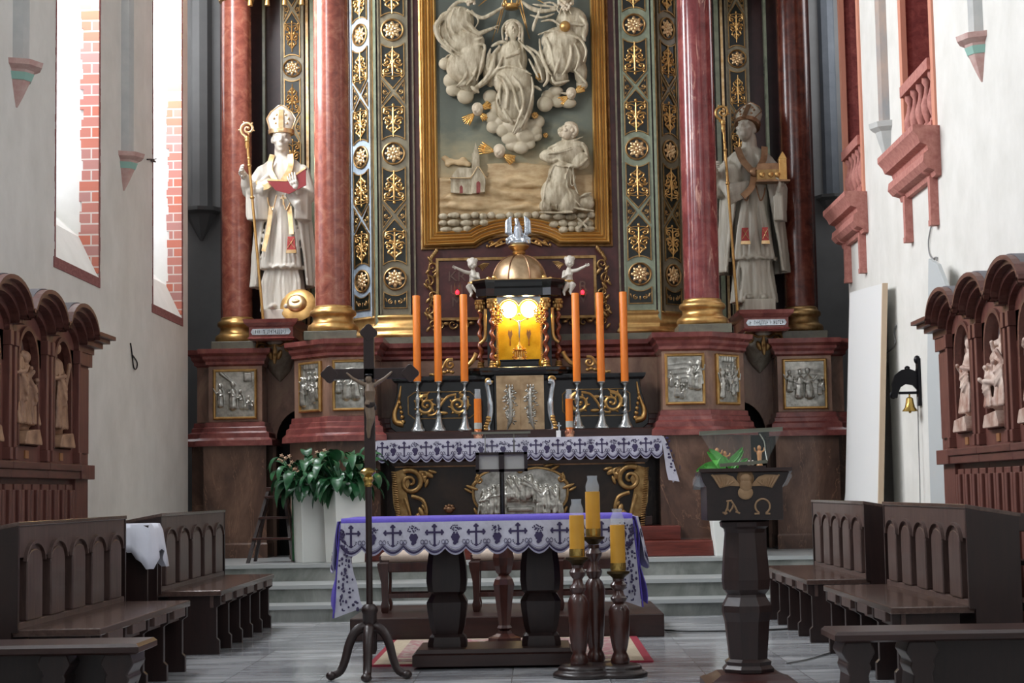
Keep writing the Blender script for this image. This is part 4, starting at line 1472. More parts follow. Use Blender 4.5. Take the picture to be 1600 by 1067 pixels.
def altarpiece():
    D = 19.05
    w = thing('altarpiece', 'large gold-framed carved altarpiece with crowned-lady group above and kneeling friar below', 'altarpiece', (0, D, 3.87))
    xo, xi = 1.035, .865
    zb = 3.87
    ZT = 7.9
    zin = Z(358, 19, 700)
    # frame path: along bottom with raised centre
    ar = [(-.47, zb + .0)] + [(.47 * sin(radians(a)) / sin(radians(60)), zb + .01 + .13 * (cos(radians(a)) - .5) * 2) for a in range(-60, 61, 8)] + [(.47, zb)]
    botm = [(-xo, zb)] + ar[1:-1] + [(xo, zb)]
    path = [(-xo, D - .05, ZT), (-xo, D - .05, zb)] + [(p[0], D - .05, p[1]) for p in ar[1:-1]] + [(xo, D - .05, zb), (xo, D - .05, ZT)]
    flut = []
    Wd = xo - xi
    flut.append((0, 0))
    for i in range(5):
        a0 = i * Wd / 5
        flut += [(-a0 - .003, .022), (-a0 - Wd / 20, .05 - .012 * (i % 2)), (-a0 - Wd / 10, .06 - .014 * (i % 2)), (-a0 - Wd * 3 / 20, .05 - .012 * (i % 2)), (-a0 - Wd / 5 + .003, .022)]
    flut.append((-Wd, .0))
    prof = [(-p[0] * -1, p[1]) for p in flut]
    b = MB()
    vert1 = [(-xo, D, ZT), (-xo, D, zb)]
    # build the frame as mitred sweep
    b.sweep([(p[0], D, p[2]) for p in path], [(-a, bb * 1.7) for a, bb in [(abs(q[0]), q[1]) for q in flut]], (0, -1, 0))
    b.build('frame', 'gold_frame', w, smooth=30)
    b = MB()
    b.sweep([(p[0], D, p[2]) for p in path], [(.0, 0), (.03, 0), (.03, .03), (.012, .04), (0, .03)], (0, -1, 0))
    b.build('outer_fillet', 'gold_dark', w, smooth=30)
    # painted ground
    b = MB()
    b.box(-xi - .03, xi + .03, D - .02, D, zb + .1, ZT)
    g = b.build('painted_ground', 'relief_ground', w, smooth=0)

    def c5(cx, cy): return (670 + cx / 4.852, cy / 4.852)
    def c6(cx, cy): return (670 + cx / 5.336, 200 + cy / 5.336)
    Df = D - .06

    def pt(c, d=0.0):
        p = P(c[0], c[1], Df)
        return (p.x, Df - d, p.z)
    K = 1 / 141.5

    def fig(name, conv, sc, blobs, folds, mt='ivory', vox=.0068, extra=None, rough=True, dscale=1.0):
        b = MB()
        for (x, y, rx, ry, d) in blobs:
            c = pt(conv(x, y), d * dscale)
            b.ell(c, (rx / sc * K, min(rx, ry) / sc * K * .62 + .01, ry / sc * K), 20, 14)
        for f in folds:
            d = f[0] - .004; rr = f[1] * .80 / sc * K
            pts = [pt(conv(x, y), d * dscale) for x, y in f[2:]]
            pts = smoothpts(pts, 3)
            n = len(pts)
            b.chain(pts, [rr * (.55 + .45 * sin(pi * i / (n - 1))) for i in range(n)], 6)
        f = fuse(b, vox, 1)
        return f.build(name, mt, w, smooth=70)

    # central seated lady
    fig('seated_lady', c5, 4.852,
        [(640, 260, 46, 70, .17), (640, 235, 82, 60, .12), (635, 470, 115, 160, .10), (590, 470, 140, 90, .08), (640, 640, 150, 130, .12), (620, 800, 120, 160, .10), (700, 760, 100, 200, .11), (600, 620, 110, 90, .15), (690, 900, 60, 130, .1),
         (850, 520, 50, 130, .10), (470, 560, 60, 120, .10), (635, 250, 9, 14, .225), (640, 320, 26, 20, .15)],
        [(.17, 18, (565, 330), (560, 250), (600, 195), (660, 190), (705, 240), (710, 350), (715, 480)),
         (.16, 26, (540, 380), (500, 430), (450, 520), (470, 600), (420, 660), (350, 700)), (.19, 30, (500, 440), (480, 560), (430, 640), (350, 700)), (.2, 20, (560, 470), (520, 560), (440, 650)),
         (.22, 20, (590, 470), (640, 450), (690, 430)), (.23, 9, (600, 450), (690, 415)), (.23, 8, (610, 445), (695, 428)), (.23, 8, (610, 455), (690, 442)),
         (.2, 16, (680, 340), (740, 400), (790, 450), (840, 560), (860, 640)), (.18, 22, (740, 380), (830, 440), (890, 540), (900, 630), (870, 680)), (.2, 14, (760, 480), (800, 560), (830, 620)),
         (.2, 12, (640, 380), (650, 460), (640, 540)), (.2, 10, (600, 400), (590, 480), (620, 540)), (.2, 10, (690, 400), (690, 500), (720, 560)), (.22, 14, (520, 560), (600, 540), (700, 560), (780, 600)),
         (.24, 20, (520, 610), (570, 650), (600, 740), (590, 860)), (.25, 18, (640, 620), (700, 700), (720, 830), (690, 920), (640, 1040)), (.24, 16, (580, 600), (640, 700), (670, 830), (700, 900)), (.23, 16, (780, 620), (790, 720), (760, 860), (700, 1000)),
         (.2, 12, (540, 700), (520, 800), (560, 880)), (.22, 12, (560, 640), (540, 740), (545, 820)), (.2, 22, (570, 860), (600, 920), (640, 960)), (.2, 24, (700, 900), (740, 930), (690, 990), (650, 1040)),
         (.17, 20, (480, 380), (540, 350), (590, 350)), (.17, 18, (470, 400), (450, 470), (450, 540)), (.19, 12, (500, 640), (560, 620)), (.2, 10, (620, 700), (640, 800), (630, 880)), (.2, 26, (330, 690), (380, 730)), (.18, 18, (800, 680), (850, 710))])
    def carved_head(name, conv, x, y, d, s, yaw, pitch, extra=()):
        hb = MB()
        head_shape(hb, pt(conv(x, y), d), s, yaw, pitch)
        for (ex, ey, ed, er) in extra: hb.ell(pt(conv(ex, ey), ed), er, 8, 6)
        fuse(hb, .0042, 1).build(name, 'flesh', w, smooth=80)
    hair = [(640 + q * (44 + 5 * (i % 2)), 215 + 22 * i, .17, .02) for q in (-1, 1) for i in range(6)] + [(640 + 12 * i, 200 + abs(i) * 3, .175, .018) for i in range(-3, 4)]
    carved_head('lady_face', c5, 640, 256, .165, .62, .12, .12, hair)
    carved_head('friar_head', c6, 1168, 50, .15, .88, -1.15, -.35, [(1100 + 12 * i, 84 - 2 * i, .17, .022) for i in range(4)] + [(1172 + 56 * cos(a), 42 - 56 * sin(a), .15, .026) for a in np.linspace(-1.1, 2.0, 13)] + [(1178 + 50 * cos(a), 46 - 40 * sin(a), .19, .02) for a in np.linspace(-.9, 1.6, 8)] + [(1090 + 10 * i, 72 + 5 * i, .18, .02) for i in range(4)])
    carved_head('bearded_head', c5, 1035, 6, .22, .85, -.2, .2, [(1035 + 14 * (i - 3), 70 + 10 * (i % 3), .235, .02) for i in range(7)] + [(1035 + 12 * (i - 2), 105 + 12 * (i % 2), .235, .018) for i in range(5)] + [(1035 + q * 50, 10 + 18 * i, .19, .022) for q in (-1, 1) for i in range(4)])
    carved_head('bowed_head', c5, 325, -8, .20, .85, .5, .35, [(290 + 8 * i, 20 + 22 * (i % 3), .17, .024) for i in range(5)] + [(345, 50, .2, .022), (350, 65, .2, .018)])
    # left enthroned figure leaning in
    fig('left_robed_figure', c5, 4.852,
        [(310, 10, 45, 60, .16), (330, -40, 40, 48, .18), (230, 180, 120, 120, .10), (190, 260, 110, 110, .09), (280, 340, 150, 100, .12), (330, 460, 110, 160, .12), (260, 520, 130, 130, .09), (300, 620, 80, 100, .08), (150, 200, 90, 110, .06)],
        [(.18, 26, (220, 110), (290, 190), (370, 280), (430, 270), (500, 240)), (.19, 22, (300, 110), (400, 170), (480, 140), (560, 90)), (.17, 30, (180, 100), (120, 160), (60, 230), (90, 330), (180, 420)),
         (.2, 16, (200, 100), (170, 200), (200, 290), (330, 340), (410, 320)), (.2, 14, (240, 90), (230, 180), (280, 260), (370, 310)), (.2, 16, (140, 250), (180, 340), (300, 390), (400, 370), (430, 400), (400, 540), (370, 640)),
         (.2, 14, (120, 330), (220, 430), (330, 440), (380, 480), (350, 600), (290, 680)), (.19, 16, (100, 380), (200, 450), (280, 500), (290, 600), (220, 680)), (.19, 12, (230, 440), (330, 520), (340, 600)),
         (.17, 20, (150, 110), (220, 50), (290, 40)), (.18, 12, (130, 180), (150, 270), (240, 350)), (.2, 10, (330, 110), (380, 190), (360, 240)), (.22, 8, (500, 240), (540, 230)), (.22, 8, (495, 250), (530, 262)), (.22, 8, (550, 90), (570, 40)), (.17, 24, (220, 680), (330, 640))])
    # right enthroned figure with long beard
    fig('right_robed_figure', c5, 4.852,
        [(1030, 20, 50, 70, .18), (1035, -50, 42, 50, .19), (1080, 180, 120, 110, .10), (1000, 330, 150, 110, .12), (980, 450, 130, 150, .10), (1100, 420, 100, 150, .08), (1150, 560, 50, 100, .08), (980, 600, 80, 70, .08), (1130, 230, 80, 120, .10)],
        [(.19, 26, (960, 110), (860, 120), (780, 100), (710, 50)), (.2, 14, (950, 140), (860, 170), (770, 150)), (.2, 14, (960, 90), (860, 80), (790, 70)), (.2, 18, (850, 100), (800, 220), (790, 270)),
         (.23, 10, (1000, 60), (970, 110), (1000, 150)), (.23, 10, (1030, 60), (1020, 120), (1040, 160)), (.23, 10, (1060, 60), (1060, 110), (1080, 150)), (.23, 9, (1015, 60), (995, 130), (985, 160)),
         (.19, 26, (1150, 160), (1190, 220), (1170, 300), (1180, 340)), (.21, 18, (1170, 230), (1110, 220), (1050, 220)), (.21, 16, (830, 300), (930, 270), (1040, 300), (1140, 330), (1190, 420), (1170, 500)),
         (.2, 16, (840, 330), (850, 430), (900, 560), (930, 600)), (.21, 16, (890, 320), (930, 430), (950, 560)), (.21, 18, (960, 320), (1010, 400), (980, 520), (950, 600)), (.2, 16, (1050, 330), (1080, 420), (1050, 540), (1010, 600)),
         (.19, 16, (1100, 360), (1140, 460), (1110, 560)), (.19, 14, (1000, 400), (950, 490), (900, 520)), (.18, 18, (930, 610), (960, 660), (1060, 640)), (.18, 16, (1100, 560), (1160, 620), (1190, 660)), (.2, 12, (870, 60), (940, 60), (1000, 110)), (.2, 14, (850, 200), (940, 190), (1030, 260))])
    # clouds
    fig('cloud_bank', c5, 4.852, mt='ivory_plain', blobs=
        [(130, 490, 55, 50, .04), (215, 530, 60, 60, .05), (170, 620, 60, 60, .05), (190, 690, 60, 50, .05), (280, 740, 65, 60, .06), (240, 600, 50, 50, .05), (330, 680, 55, 45, .05), (470, 740, 60, 55, .05), (510, 830, 50, 60, .05), (480, 900, 55, 50, .05), (490, 970, 55, 50, .05), (560, 1000, 50, 50, .06),
         (620, 1060, 70, 50, .06), (730, 1040, 75, 60, .07), (640, 1110, 60, 45, .05), (700, 1130, 60, 48, .07), (800, 1000, 60, 60, .05), (830, 930, 50, 50, .05), (780, 960, 50, 50, .05), (760, 1100, 50, 40, .05), (880, 800, 62, 62, .08), (900, 740, 50, 50, .05), (980, 780, 60, 45, .05), (1060, 790, 60, 40, .05), (820, 1040, 40, 40, .05), (540, 930, 50, 45, .05), (660, 950, 120, 90, .04), (960, 700, 60, 40, .05), (1160, 650, 45, 45, .05)],
        folds=[(.08, 12, (130, 450), (160, 430), (200, 460)), (.09, 10, (850, 780), (880, 740), (920, 780), (900, 830)), (.1, 14, (1000, 720), (1080, 730))])
    # cherub heads with gilded wings
    def cherub(cx, cy, r, wings):
        hb = MB()
        c = pt(c5(cx, cy), .10)
        q = r / 4.852 * K
        hb.ell(c, (q, q, q * 1.15), 14, 10)
        for k in range(9):
            a = pi * k / 8
            hb.ell((c[0] + q * .8 * cos(a), c[1] - q * .2, c[2] + q * .9 * sin(a) + q * .25), q * .36, 7, 5)
        hb.ell((c[0], c[1] - q * .95, c[2] - q * .05), (q * .16, q * .2, q * .2), 7, 5)
        for s in (-1, 1):
            hb.ell((c[0] + s * q * .4, c[1] - q * .78, c[2] - q * .25), q * .34, 7, 5)
        hb.ell((c[0], c[1] - q * .8, c[2] - q * .6), (q * .3, q * .2, q * .2), 7, 5)
        f = fuse(hb, q * .11, 1).build('cherub_head', 'flesh', w, smooth=70)
        wb = MB()
        for (tx, ty, n) in wings:
            t = pt(c5(tx, ty), .08)
            for k in range(n):
                u = k / (n - 1) - .5
                e = (c[0] + (t[0] - c[0]) * (1 - .25 * abs(u)) + u * (t[2] - c[2]) * .55, t[1] - .01 * (k % 2), c[2] + (t[2] - c[2]) * (1 - .25 * abs(u)) - u * (t[0] - c[0]) * .55)
                s = (c[0] + (t[0] - c[0]) * .25, c[1] + .02, c[2] + (t[2] - c[2]) * .25)
                wb.chain([s, tuple((s[i] + e[i]) / 2 for i in range(3)), e], [.012, .016, .008], 6)
        wb.build('wing', 'gold_bright', f, smooth=60)
    cherub(372, 850, 40, [(270, 945, 6), (470, 800, 6), (440, 920, 5)])
    cherub(1078, 730, 36, [(1175, 670, 6), (985, 790, 6)])
    cherub(590 / 5.336 * 4.852 + 0, (200 + 215 / 5.336) * 4.852, 42, [(415 / 5.336 * 4.852, (200 + 175 / 5.336) * 4.852, 6), (715 / 5.336 * 4.852, (200 + 290 / 5.336) * 4.852, 7)])
    cherub(640, 930, 40, [(600, 880, 3)])
    cherub(-460 + 460 + 560 - 110 + 20, 745, 32, [(450, 700, 3)]) if False else None
    for (x, y, r) in ((835, 605, 30), (805, 895, 28), (885, 1030, 22)):
        b = MB()
        c = pt(c5(x, y), .14 if y < 1000 else .03); q = r / 4.852 * K
        for k in range(7):
            a = 2 * pi * k / 7
            b.ell((c[0] + q * .6 * cos(a), c[1], c[2] + q * .6 * sin(a)), (q * .4, .012, q * .4), 8, 5)
        b.ell((c[0], c[1] - .012, c[2]), q * .35, 8, 5)
        b.build('gilded_rose', 'gold', w, smooth=60)
    # crown and rays
    cr = w
    b = MB()
    c = pt(c5(630, 80), .16); q = 55 / 4.852 * K
    b.lathe([(q * .85, -.03), (q, -.02), (q * .9, 0), (q * 1.02, .02), (q * .98, .022), (q * .8, -.028)], c, 20)
    for k in range(8):
        a = 2 * pi * k / 8
        p0 = (c[0] + q * cos(a), c[1] + q * sin(a), c[2] + .015)
        b.chain([p0, (c[0] + q * 1.1 * cos(a), c[1] + q * 1.1 * sin(a), c[2] + .05)], [.012, .008], 6)
        b.ell((c[0] + q * 1.1 * cos(a), c[1] + q * 1.1 * sin(a), c[2] + .06), .013, 6, 5)
    b.build('crown', 'gold', w, smooth=50)
    b = MB()
    for p0, p1 in (((440, 0), (378, 55)), ((575, 0), (480, 325)), ((690, 60), (765, 305)), ((822, 0), (890, 45)), ((600, -60), (520, 260)), ((700, 10), (745, 220))):
        a, c_ = pt(c5(*p0), .03), pt(c5(*p1), .05)
        b.tube([a, c_], [.009, .004], 5)
    b.build('golden_rays', 'gold', w, smooth=50)
    b = MB(); b.ell(pt(c5(1030, 240), .22), 42 / 4.852 * K, 16, 12)
    b.build('golden_orb', 'gold', w, smooth=60)
    # kneeling friar
    fig('kneeling_friar', c6, 5.336,
        [(1168, 42, 78, 62, .12), (1110, 50, 40, 40, .14), (1085, 45, 16, 12, .16), (1120, 75, 34, 26, .15), (1190, 10, 50, 40, .14), (1215, 45, 34, 50, .13), (1165, 110, 60, 60, .10), (1150, 220, 140, 110, .10), (1000, 250, 80, 55, .13), (1260, 290, 85, 75, .12), (1100, 420, 110, 150, .10), (1060, 560, 130, 140, .10), (1150, 620, 120, 110, .10), (1290, 640, 90, 60, .08), (1330, 610, 40, 50, .07), (980, 660, 60, 60, .08)],
        [(.15, 30, (1000, 190), (1130, 150), (1280, 160), (1320, 250)), (.16, 26, (940, 240), (1000, 300), (1080, 280)), (.18, 24, (1320, 280), (1250, 340), (1150, 330), (1090, 290)), (.2, 16, (1000, 240), (1080, 230), (1150, 215)), (.21, 8, (1080, 225), (1180, 190)), (.21, 8, (1090, 235), (1190, 205)), (.2, 8, (1100, 245), (1180, 225)),
         (.17, 12, (1120, 150), (1200, 130), (1280, 100)), (.18, 12, (1040, 340), (980, 480), (940, 700)), (.18, 12, (1080, 350), (1030, 500), (1000, 700)), (.18, 12, (1120, 350), (1080, 500), (1060, 700)), (.18, 12, (1160, 350), (1150, 500), (1200, 600), (1260, 670)),
         (.18, 14, (1200, 360), (1210, 480), (1240, 570)), (.2, 8, (1040, 335), (1130, 350), (1220, 345)), (.21, 7, (1170, 350), (1140, 430), (1150, 480)), (.21, 7, (1190, 360), (1180, 480), (1200, 510), (1220, 420)), (.16, 16, (1140, 660), (1240, 690), (1370, 710)), (.16, 14, (920, 720), (1060, 725), (1200, 720)), (.14, 16, (1250, 600), (1300, 570), (1350, 560)), (.16, 12, (1100, 600), (1150, 660), (1200, 700)),
         (.17, 10, (1040, 200), (1140, 165), (1260, 170))])
    # chapel
    b = MB()
    def pz(x, y): q_ = pt(c6(x, y)); return (q_[0], q_[2])
    b.prism([pz(185, 430), pz(360, 425), pz(360, 560), pz(185, 545)], Df - .06, Df)
    b.prism([pz(355, 430), pz(415, 345), pz(475, 430), pz(470, 545), pz(360, 560)], Df - .10, Df)
    b.prism([pz(180, 430), pz(245, 340), pz(420, 345), pz(360, 432)], Df - .075, Df)
    b.prism([pz(362, 360), pz(362, 220), pz(390, 205), pz(425, 222), pz(425, 350)], Df - .07, Df)
    b.prism([pz(372, 215), pz(392, 125), pz(415, 215)], Df - .06, Df - .02)
    ch = b.build('chapel', 'ivory', w, smooth=0, bevel=.003)
    b = MB()
    b.prism([pz(260, 550), pz(260, 500), pz(272, 485), pz(285, 500), pz(285, 550)], Df - .064, Df)
    b.prism([pz(400, 555), pz(400, 470), pz(415, 455), pz(432, 470), pz(432, 550)], Df - .104, Df)
    b.build('chapel_doorway', 'loggia', ch, smooth=0)
    b = MB()
    for s0, s1 in (((420, 335), (480, 432)), ((412, 335), (352, 432)), ((180, 432), (358, 432))):
        a, c_ = pt(c6(*s0), .11), pt(c6(*s1), .11)
        b.tube([a, c_], .008, 5)
    b.build('roof_edge', 'ivory_warm', ch, smooth=30)
    # landscape of swelling ground, cloud and stones
    b = MB()
    rr = random.Random(3)
    for k in range(26):
        x0 = rr.uniform(60, 900); y = rr.uniform(430, 690)
        L = rr.uniform(150, 420)
        b.chain([pt(c6(x0, y), -.02), pt(c6(min(x0 + L / 2, 1330), y - rr.uniform(-14, 26)), .006), pt(c6(min(x0 + L, 1350), y + rr.uniform(-16, 24)), -.02)], [.02, .04, .018], 6)
    for k in range(8):
        y = 300 + k * 16
        b.chain([pt(c6(470 + rr.uniform(0, 60), y), -.02), pt(c6(760, y + rr.uniform(-10, 10)), .0), pt(c6(1020, y + 14), -.02)], [.016, .024, .014], 6)
    for k in range(7): b.ell(pt(c6(130 + k * 33 + rr.uniform(-8, 8), 250 + 50 * abs(sin(k * 1.3))), -.01), (.05, .02, .04), 8, 6)
    b.box(-xi, xi, Df + .02, Df + .05, zb + .1, pt(c6(300, 400))[2])
    f = fuse(b, .014, 9).build('hilly_landscape', 'ivory_warm', w, smooth=70)
    b = MB()
    for row, (y, x0, x1) in enumerate(((735, 80, 1360), (790, 80, 460), (800, 1000, 1360), (845, 90, 330), (850, 1080, 1360))):
        x = x0
        while x < x1:
            wd = rr.uniform(60, 120)
            b.ell(pt(c6(x + wd / 2, y + rr.uniform(-8, 8)), .02), (wd / 5.336 * K * .5, .04, rr.uniform(24, 32) / 5.336 * K), 10, 7)
            x += wd * .93
    for (a1, a2) in (((1240, 760), (1330, 850)), ((1330, 760), (1240, 850))):
        b.tube([pt(c6(*a1), .08), pt(c6(*a2), .08)], .014, 6)
    b.build('rocky_foreground', 'ivory', w, smooth=60)
    # leaf ornament under the raised centre of the frame
    b = MB()
    zc = Z(382, D, 770)
    scrollwork(b, [('s', .30, 0.0, .035, 1.3, 20, 1, .012), ('l', [(.1, .03), (.18, .05), (.25, .01), (.33, -.03)], .016), ('e', .14, .045, .02, .04, 60), ('e', .2, .02, .02, .035, 40), ('e', .24, .0, .02, .03, 70), ('l', [(.12, .02), (.2, -.01), (.26, -.03)], .012), ('e', .35, -.02, .015, .02, 0)])
    b.xf(Matrix.Translation((0.02, D - .03, zc)))
    b.build('leaf_ornament', 'gold', w, smooth=60)
    return w


altarpiece()


def inscription():
    D = 19.0
    zt, zb = Z(404, D, 812), Z(497, D, 812)
    x0, x1 = X(684, 450, D), X(930, 450, D)
    w = thing('inscription_panel', 'red-brown inscription panel in thin gold frame with scrollwork sides behind the dome', 'panel', (0, D, zb))
    b = MB(); b.box(x0, x1, D - .03, D + .05, zb, zt)
    b.build('panel', 'maroon', w, smooth=0)
    b = MB()
    b.sweep([(x0, D - .03, zb), (x1, D - .03, zb), (x1, D - .03, zt), (x0, D - .03, zt)], [(-.018, 0), (.018, 0), (.014, .02), (-.014, .02)], (0, -1, 0), closed=True)
    b.build('frame', 'gold_dark', w, smooth=0)
    for nm, s, px, py in (('letters', 'KR', 714, 433), ('letters', 'UJ', 714, 454), ('letters', 'M', 714, 473), ('letters', 'R', 911, 448), ('letters', 'V', 911, 466)):
        p = P(px, py, D)
        text(s, .16, nm, 'letter', w, (p.x, D - .034, p.z), .004)
    for sx in (1, -1):
        b = MB()
        for k in range(5):
            z = zt - .08 - k * .16
            s = 1 if k % 2 else -1
            sp = spiral(sx * (.96 + .02 * s), z, .062, 1.3, 90 if s > 0 else 270, s * sx, y=D - .035)
            b.tube(sp, [.016 - .008 * i / len(sp) for i in range(len(sp))], 6)
            b.ell((sx * (.93 - .03 * s), D - .035, z + .08), (.022, .018, .05), 8, 6, Matrix.Rotation(.6 * s, 3, 'Y'))
            b.ell((sx * (1.0 + .01 * s), D - .035, z - .05), (.018, .016, .04), 8, 6, Matrix.Rotation(-.7 * s, 3, 'Y'))
        b.tube([(sx * .95, D - .03, zt + .06), (sx * .99, D - .03, zt - .15), (sx * .94, D - .03, zt - .4), (sx * 1.0, D - .03, zb)], [.008, .014, .014, .01], 6)
        for i in range(5):
            b.ell((sx * (.95 - .015 * i), D - .035, zt + .02 + .02 * i), (.02, .015, .03), 7, 5)
        # lower scrolls
        for k in range(3):
            sp = spiral(sx * (.86 - k * .14), zb - .06, .055, 1.2, 0 if k % 2 else 180, (1 if k % 2 else -1) * sx, y=D - .035)
            b.tube(sp, [.015 - .007 * i / len(sp) for i in range(len(sp))], 6)
            b.ell((sx * (.79 - k * .14), D - .04, zb - .05 + .03 * (k % 2)), (.035, .018, .02), 8, 6)
        b.build('side_scrollwork', 'gold_dark', w, smooth=60)
    for px in (715, 910):
        p = P(px, 459, D)
        v = thing('sanctuary_lamp', ('left' if px < 800 else 'right') + ' small glowing red lamp in front of the inscription panel, beside the ' + ('left' if px < 800 else 'right') + ' cherub', 'lamp', (p.x, D - .06, p.z), 'small red lamps')
        b = MB(); b.lathe([(.004, -.035), (.022, -.03), (.026, -.02), (.012, -.012), (.012, 0)], (p.x, D - .06, p.z), 12)
        b.box(p.x - .004, p.x + .004, D - .06, D - .03, p.z - .035, p.z - .027)
        b.box(p.x - .03, p.x - .026, D - .034, D - .03, p.z - .03, p.z + .12); b.box(p.x + .026, p.x + .03, D - .034, D - .03, p.z - .03, p.z + .12)
        b.build('lamp_holder', 'gold_dark', v, smooth=40)
        b = MB(); b.ell((p.x, D - .06, p.z + .008), (.02, .02, .028), 10, 8)
        b.build('red_bulb', 'red_glow', v, smooth=60)


inscription()
# ------------------------------------------------------------------ high altar, gradine, tabernacle
def lace(mb, A, B, h, n, base=0, wave=.006, out=(0, -1, 0), motif=True, down=(0, 0, -1), phase=0.0, thick=.004):
    """hanging lace border between top points A and B; material base=cloth, base+1=motif, base+2=edging"""
    A, B = Vector(A), Vector(B)
    O = Vector(out).normalized(); Dn = Vector(down).normalized()
    L = (B - A).length
    T = (B - A).normalized()
    u = L / n

    def S(s, t, o=0.0):
        w = wave * sin(s / u * pi * 1.3 + phase) * (t / h) + wave * .6 * sin(s / u * 2.1 + 2 * t / h)
        return tuple(A + T * s + Dn * t + O * (w + o + .006))

    def edge(s):
        ph = (s / u) % 1
        q = abs(ph - .5) * 2
        return h * (.80 + .20 * (1 - q ** 1.9))
    k = 10
    N = n * k
    rings = []
    for i in range(N + 1):
        s = L * i / N
        e = edge(s)
        rings.append([S(s, e * j / 5) for j in range(6)] + [S(s, e * j / 5, -thick) for j in range(5, -1, -1)])
    mb.mat(base).loft(rings)
    # scalloped bands
    for off, wd, m in ((.055 * h, .065 * h, 1), (.20 * h, .022 * h, 2), (.012 * h, .018 * h, 2), (.14 * h, .012 * h, 1)):
        mb.mat(base + m)
        rings = [[S(L * i / N, edge(L * i / N) - off, .0035), S(L * i / N, edge(L * i / N) - off - wd, .0035), S(L * i / N, edge(L * i / N) - off - wd, .0), S(L * i / N, edge(L * i / N) - off, .0)] for i in range(N + 1)]
        mb.loft(rings)
    if not motif: return
    mb.mat(base + 1)

    def disc(s, t, r, m=7):
        mb.add([S(s + r * cos(2 * pi * q / m), t + r * sin(2 * pi * q / m), .0045) for q in range(m)], [tuple(range(m))])

    def rect(s0, s1, t0, t1):
        mb.add([S(s0, t0, .0045), S(s1, t0, .0045), S(s1, t1, .0045), S(s0, t1, .0045)], [(0, 1, 2, 3)])
    for i in range(n):
        s = (i + .5) * u
        if i % 2 == 0:
            w = .032 * h
            rect(s - w, s + w, .12 * h, .68 * h); rect(s - .24 * h, s + .24 * h, .285 * h, .345 * h)
            for a, b in ((0, .11), (0, .70), (-.24, .315), (.24, .315)): disc(s + a * h, b * h, .05 * h)
            for a, b in ((-.05, .14), (.05, .14), (-.22, .26), (-.22, .37), (.22, .26), (.22, .37)): disc(s + a * h, b * h, .034 * h)
            for q in range(9):
                a = pi * q / 8
                disc(s + .15 * h * cos(a), .58 * h + .13 * h * sin(a), .022 * h, 5)
        else:
            r = random.Random(i)
            for a, b in ((-.05, .40), (.05, .40), (0, .42), (-.08, .46), (.08, .46), (0, .5), (-.05, .52), (.05, .52), (0, .58), (-.02, .64), (.03, .6)): disc(s + a * h, b * h, .06 * h)
            for q in range(22):
                a = r.uniform(0, 2 * pi); rr_ = r.uniform(.05, .19)
                disc(s + rr_ * h * cos(a), .22 * h + .6 * rr_ * h * sin(a), .026 * h, 5)
        for q in range(8):   # little interlaced loops at the unit joints
            a = 2 * pi * q / 8
            for sg in (-1, 1): disc((i + 0) * u + sg * .055 * h + .045 * h * cos(a), .60 * h + .06 * h * sin(a), .02 * h, 4) if i else None


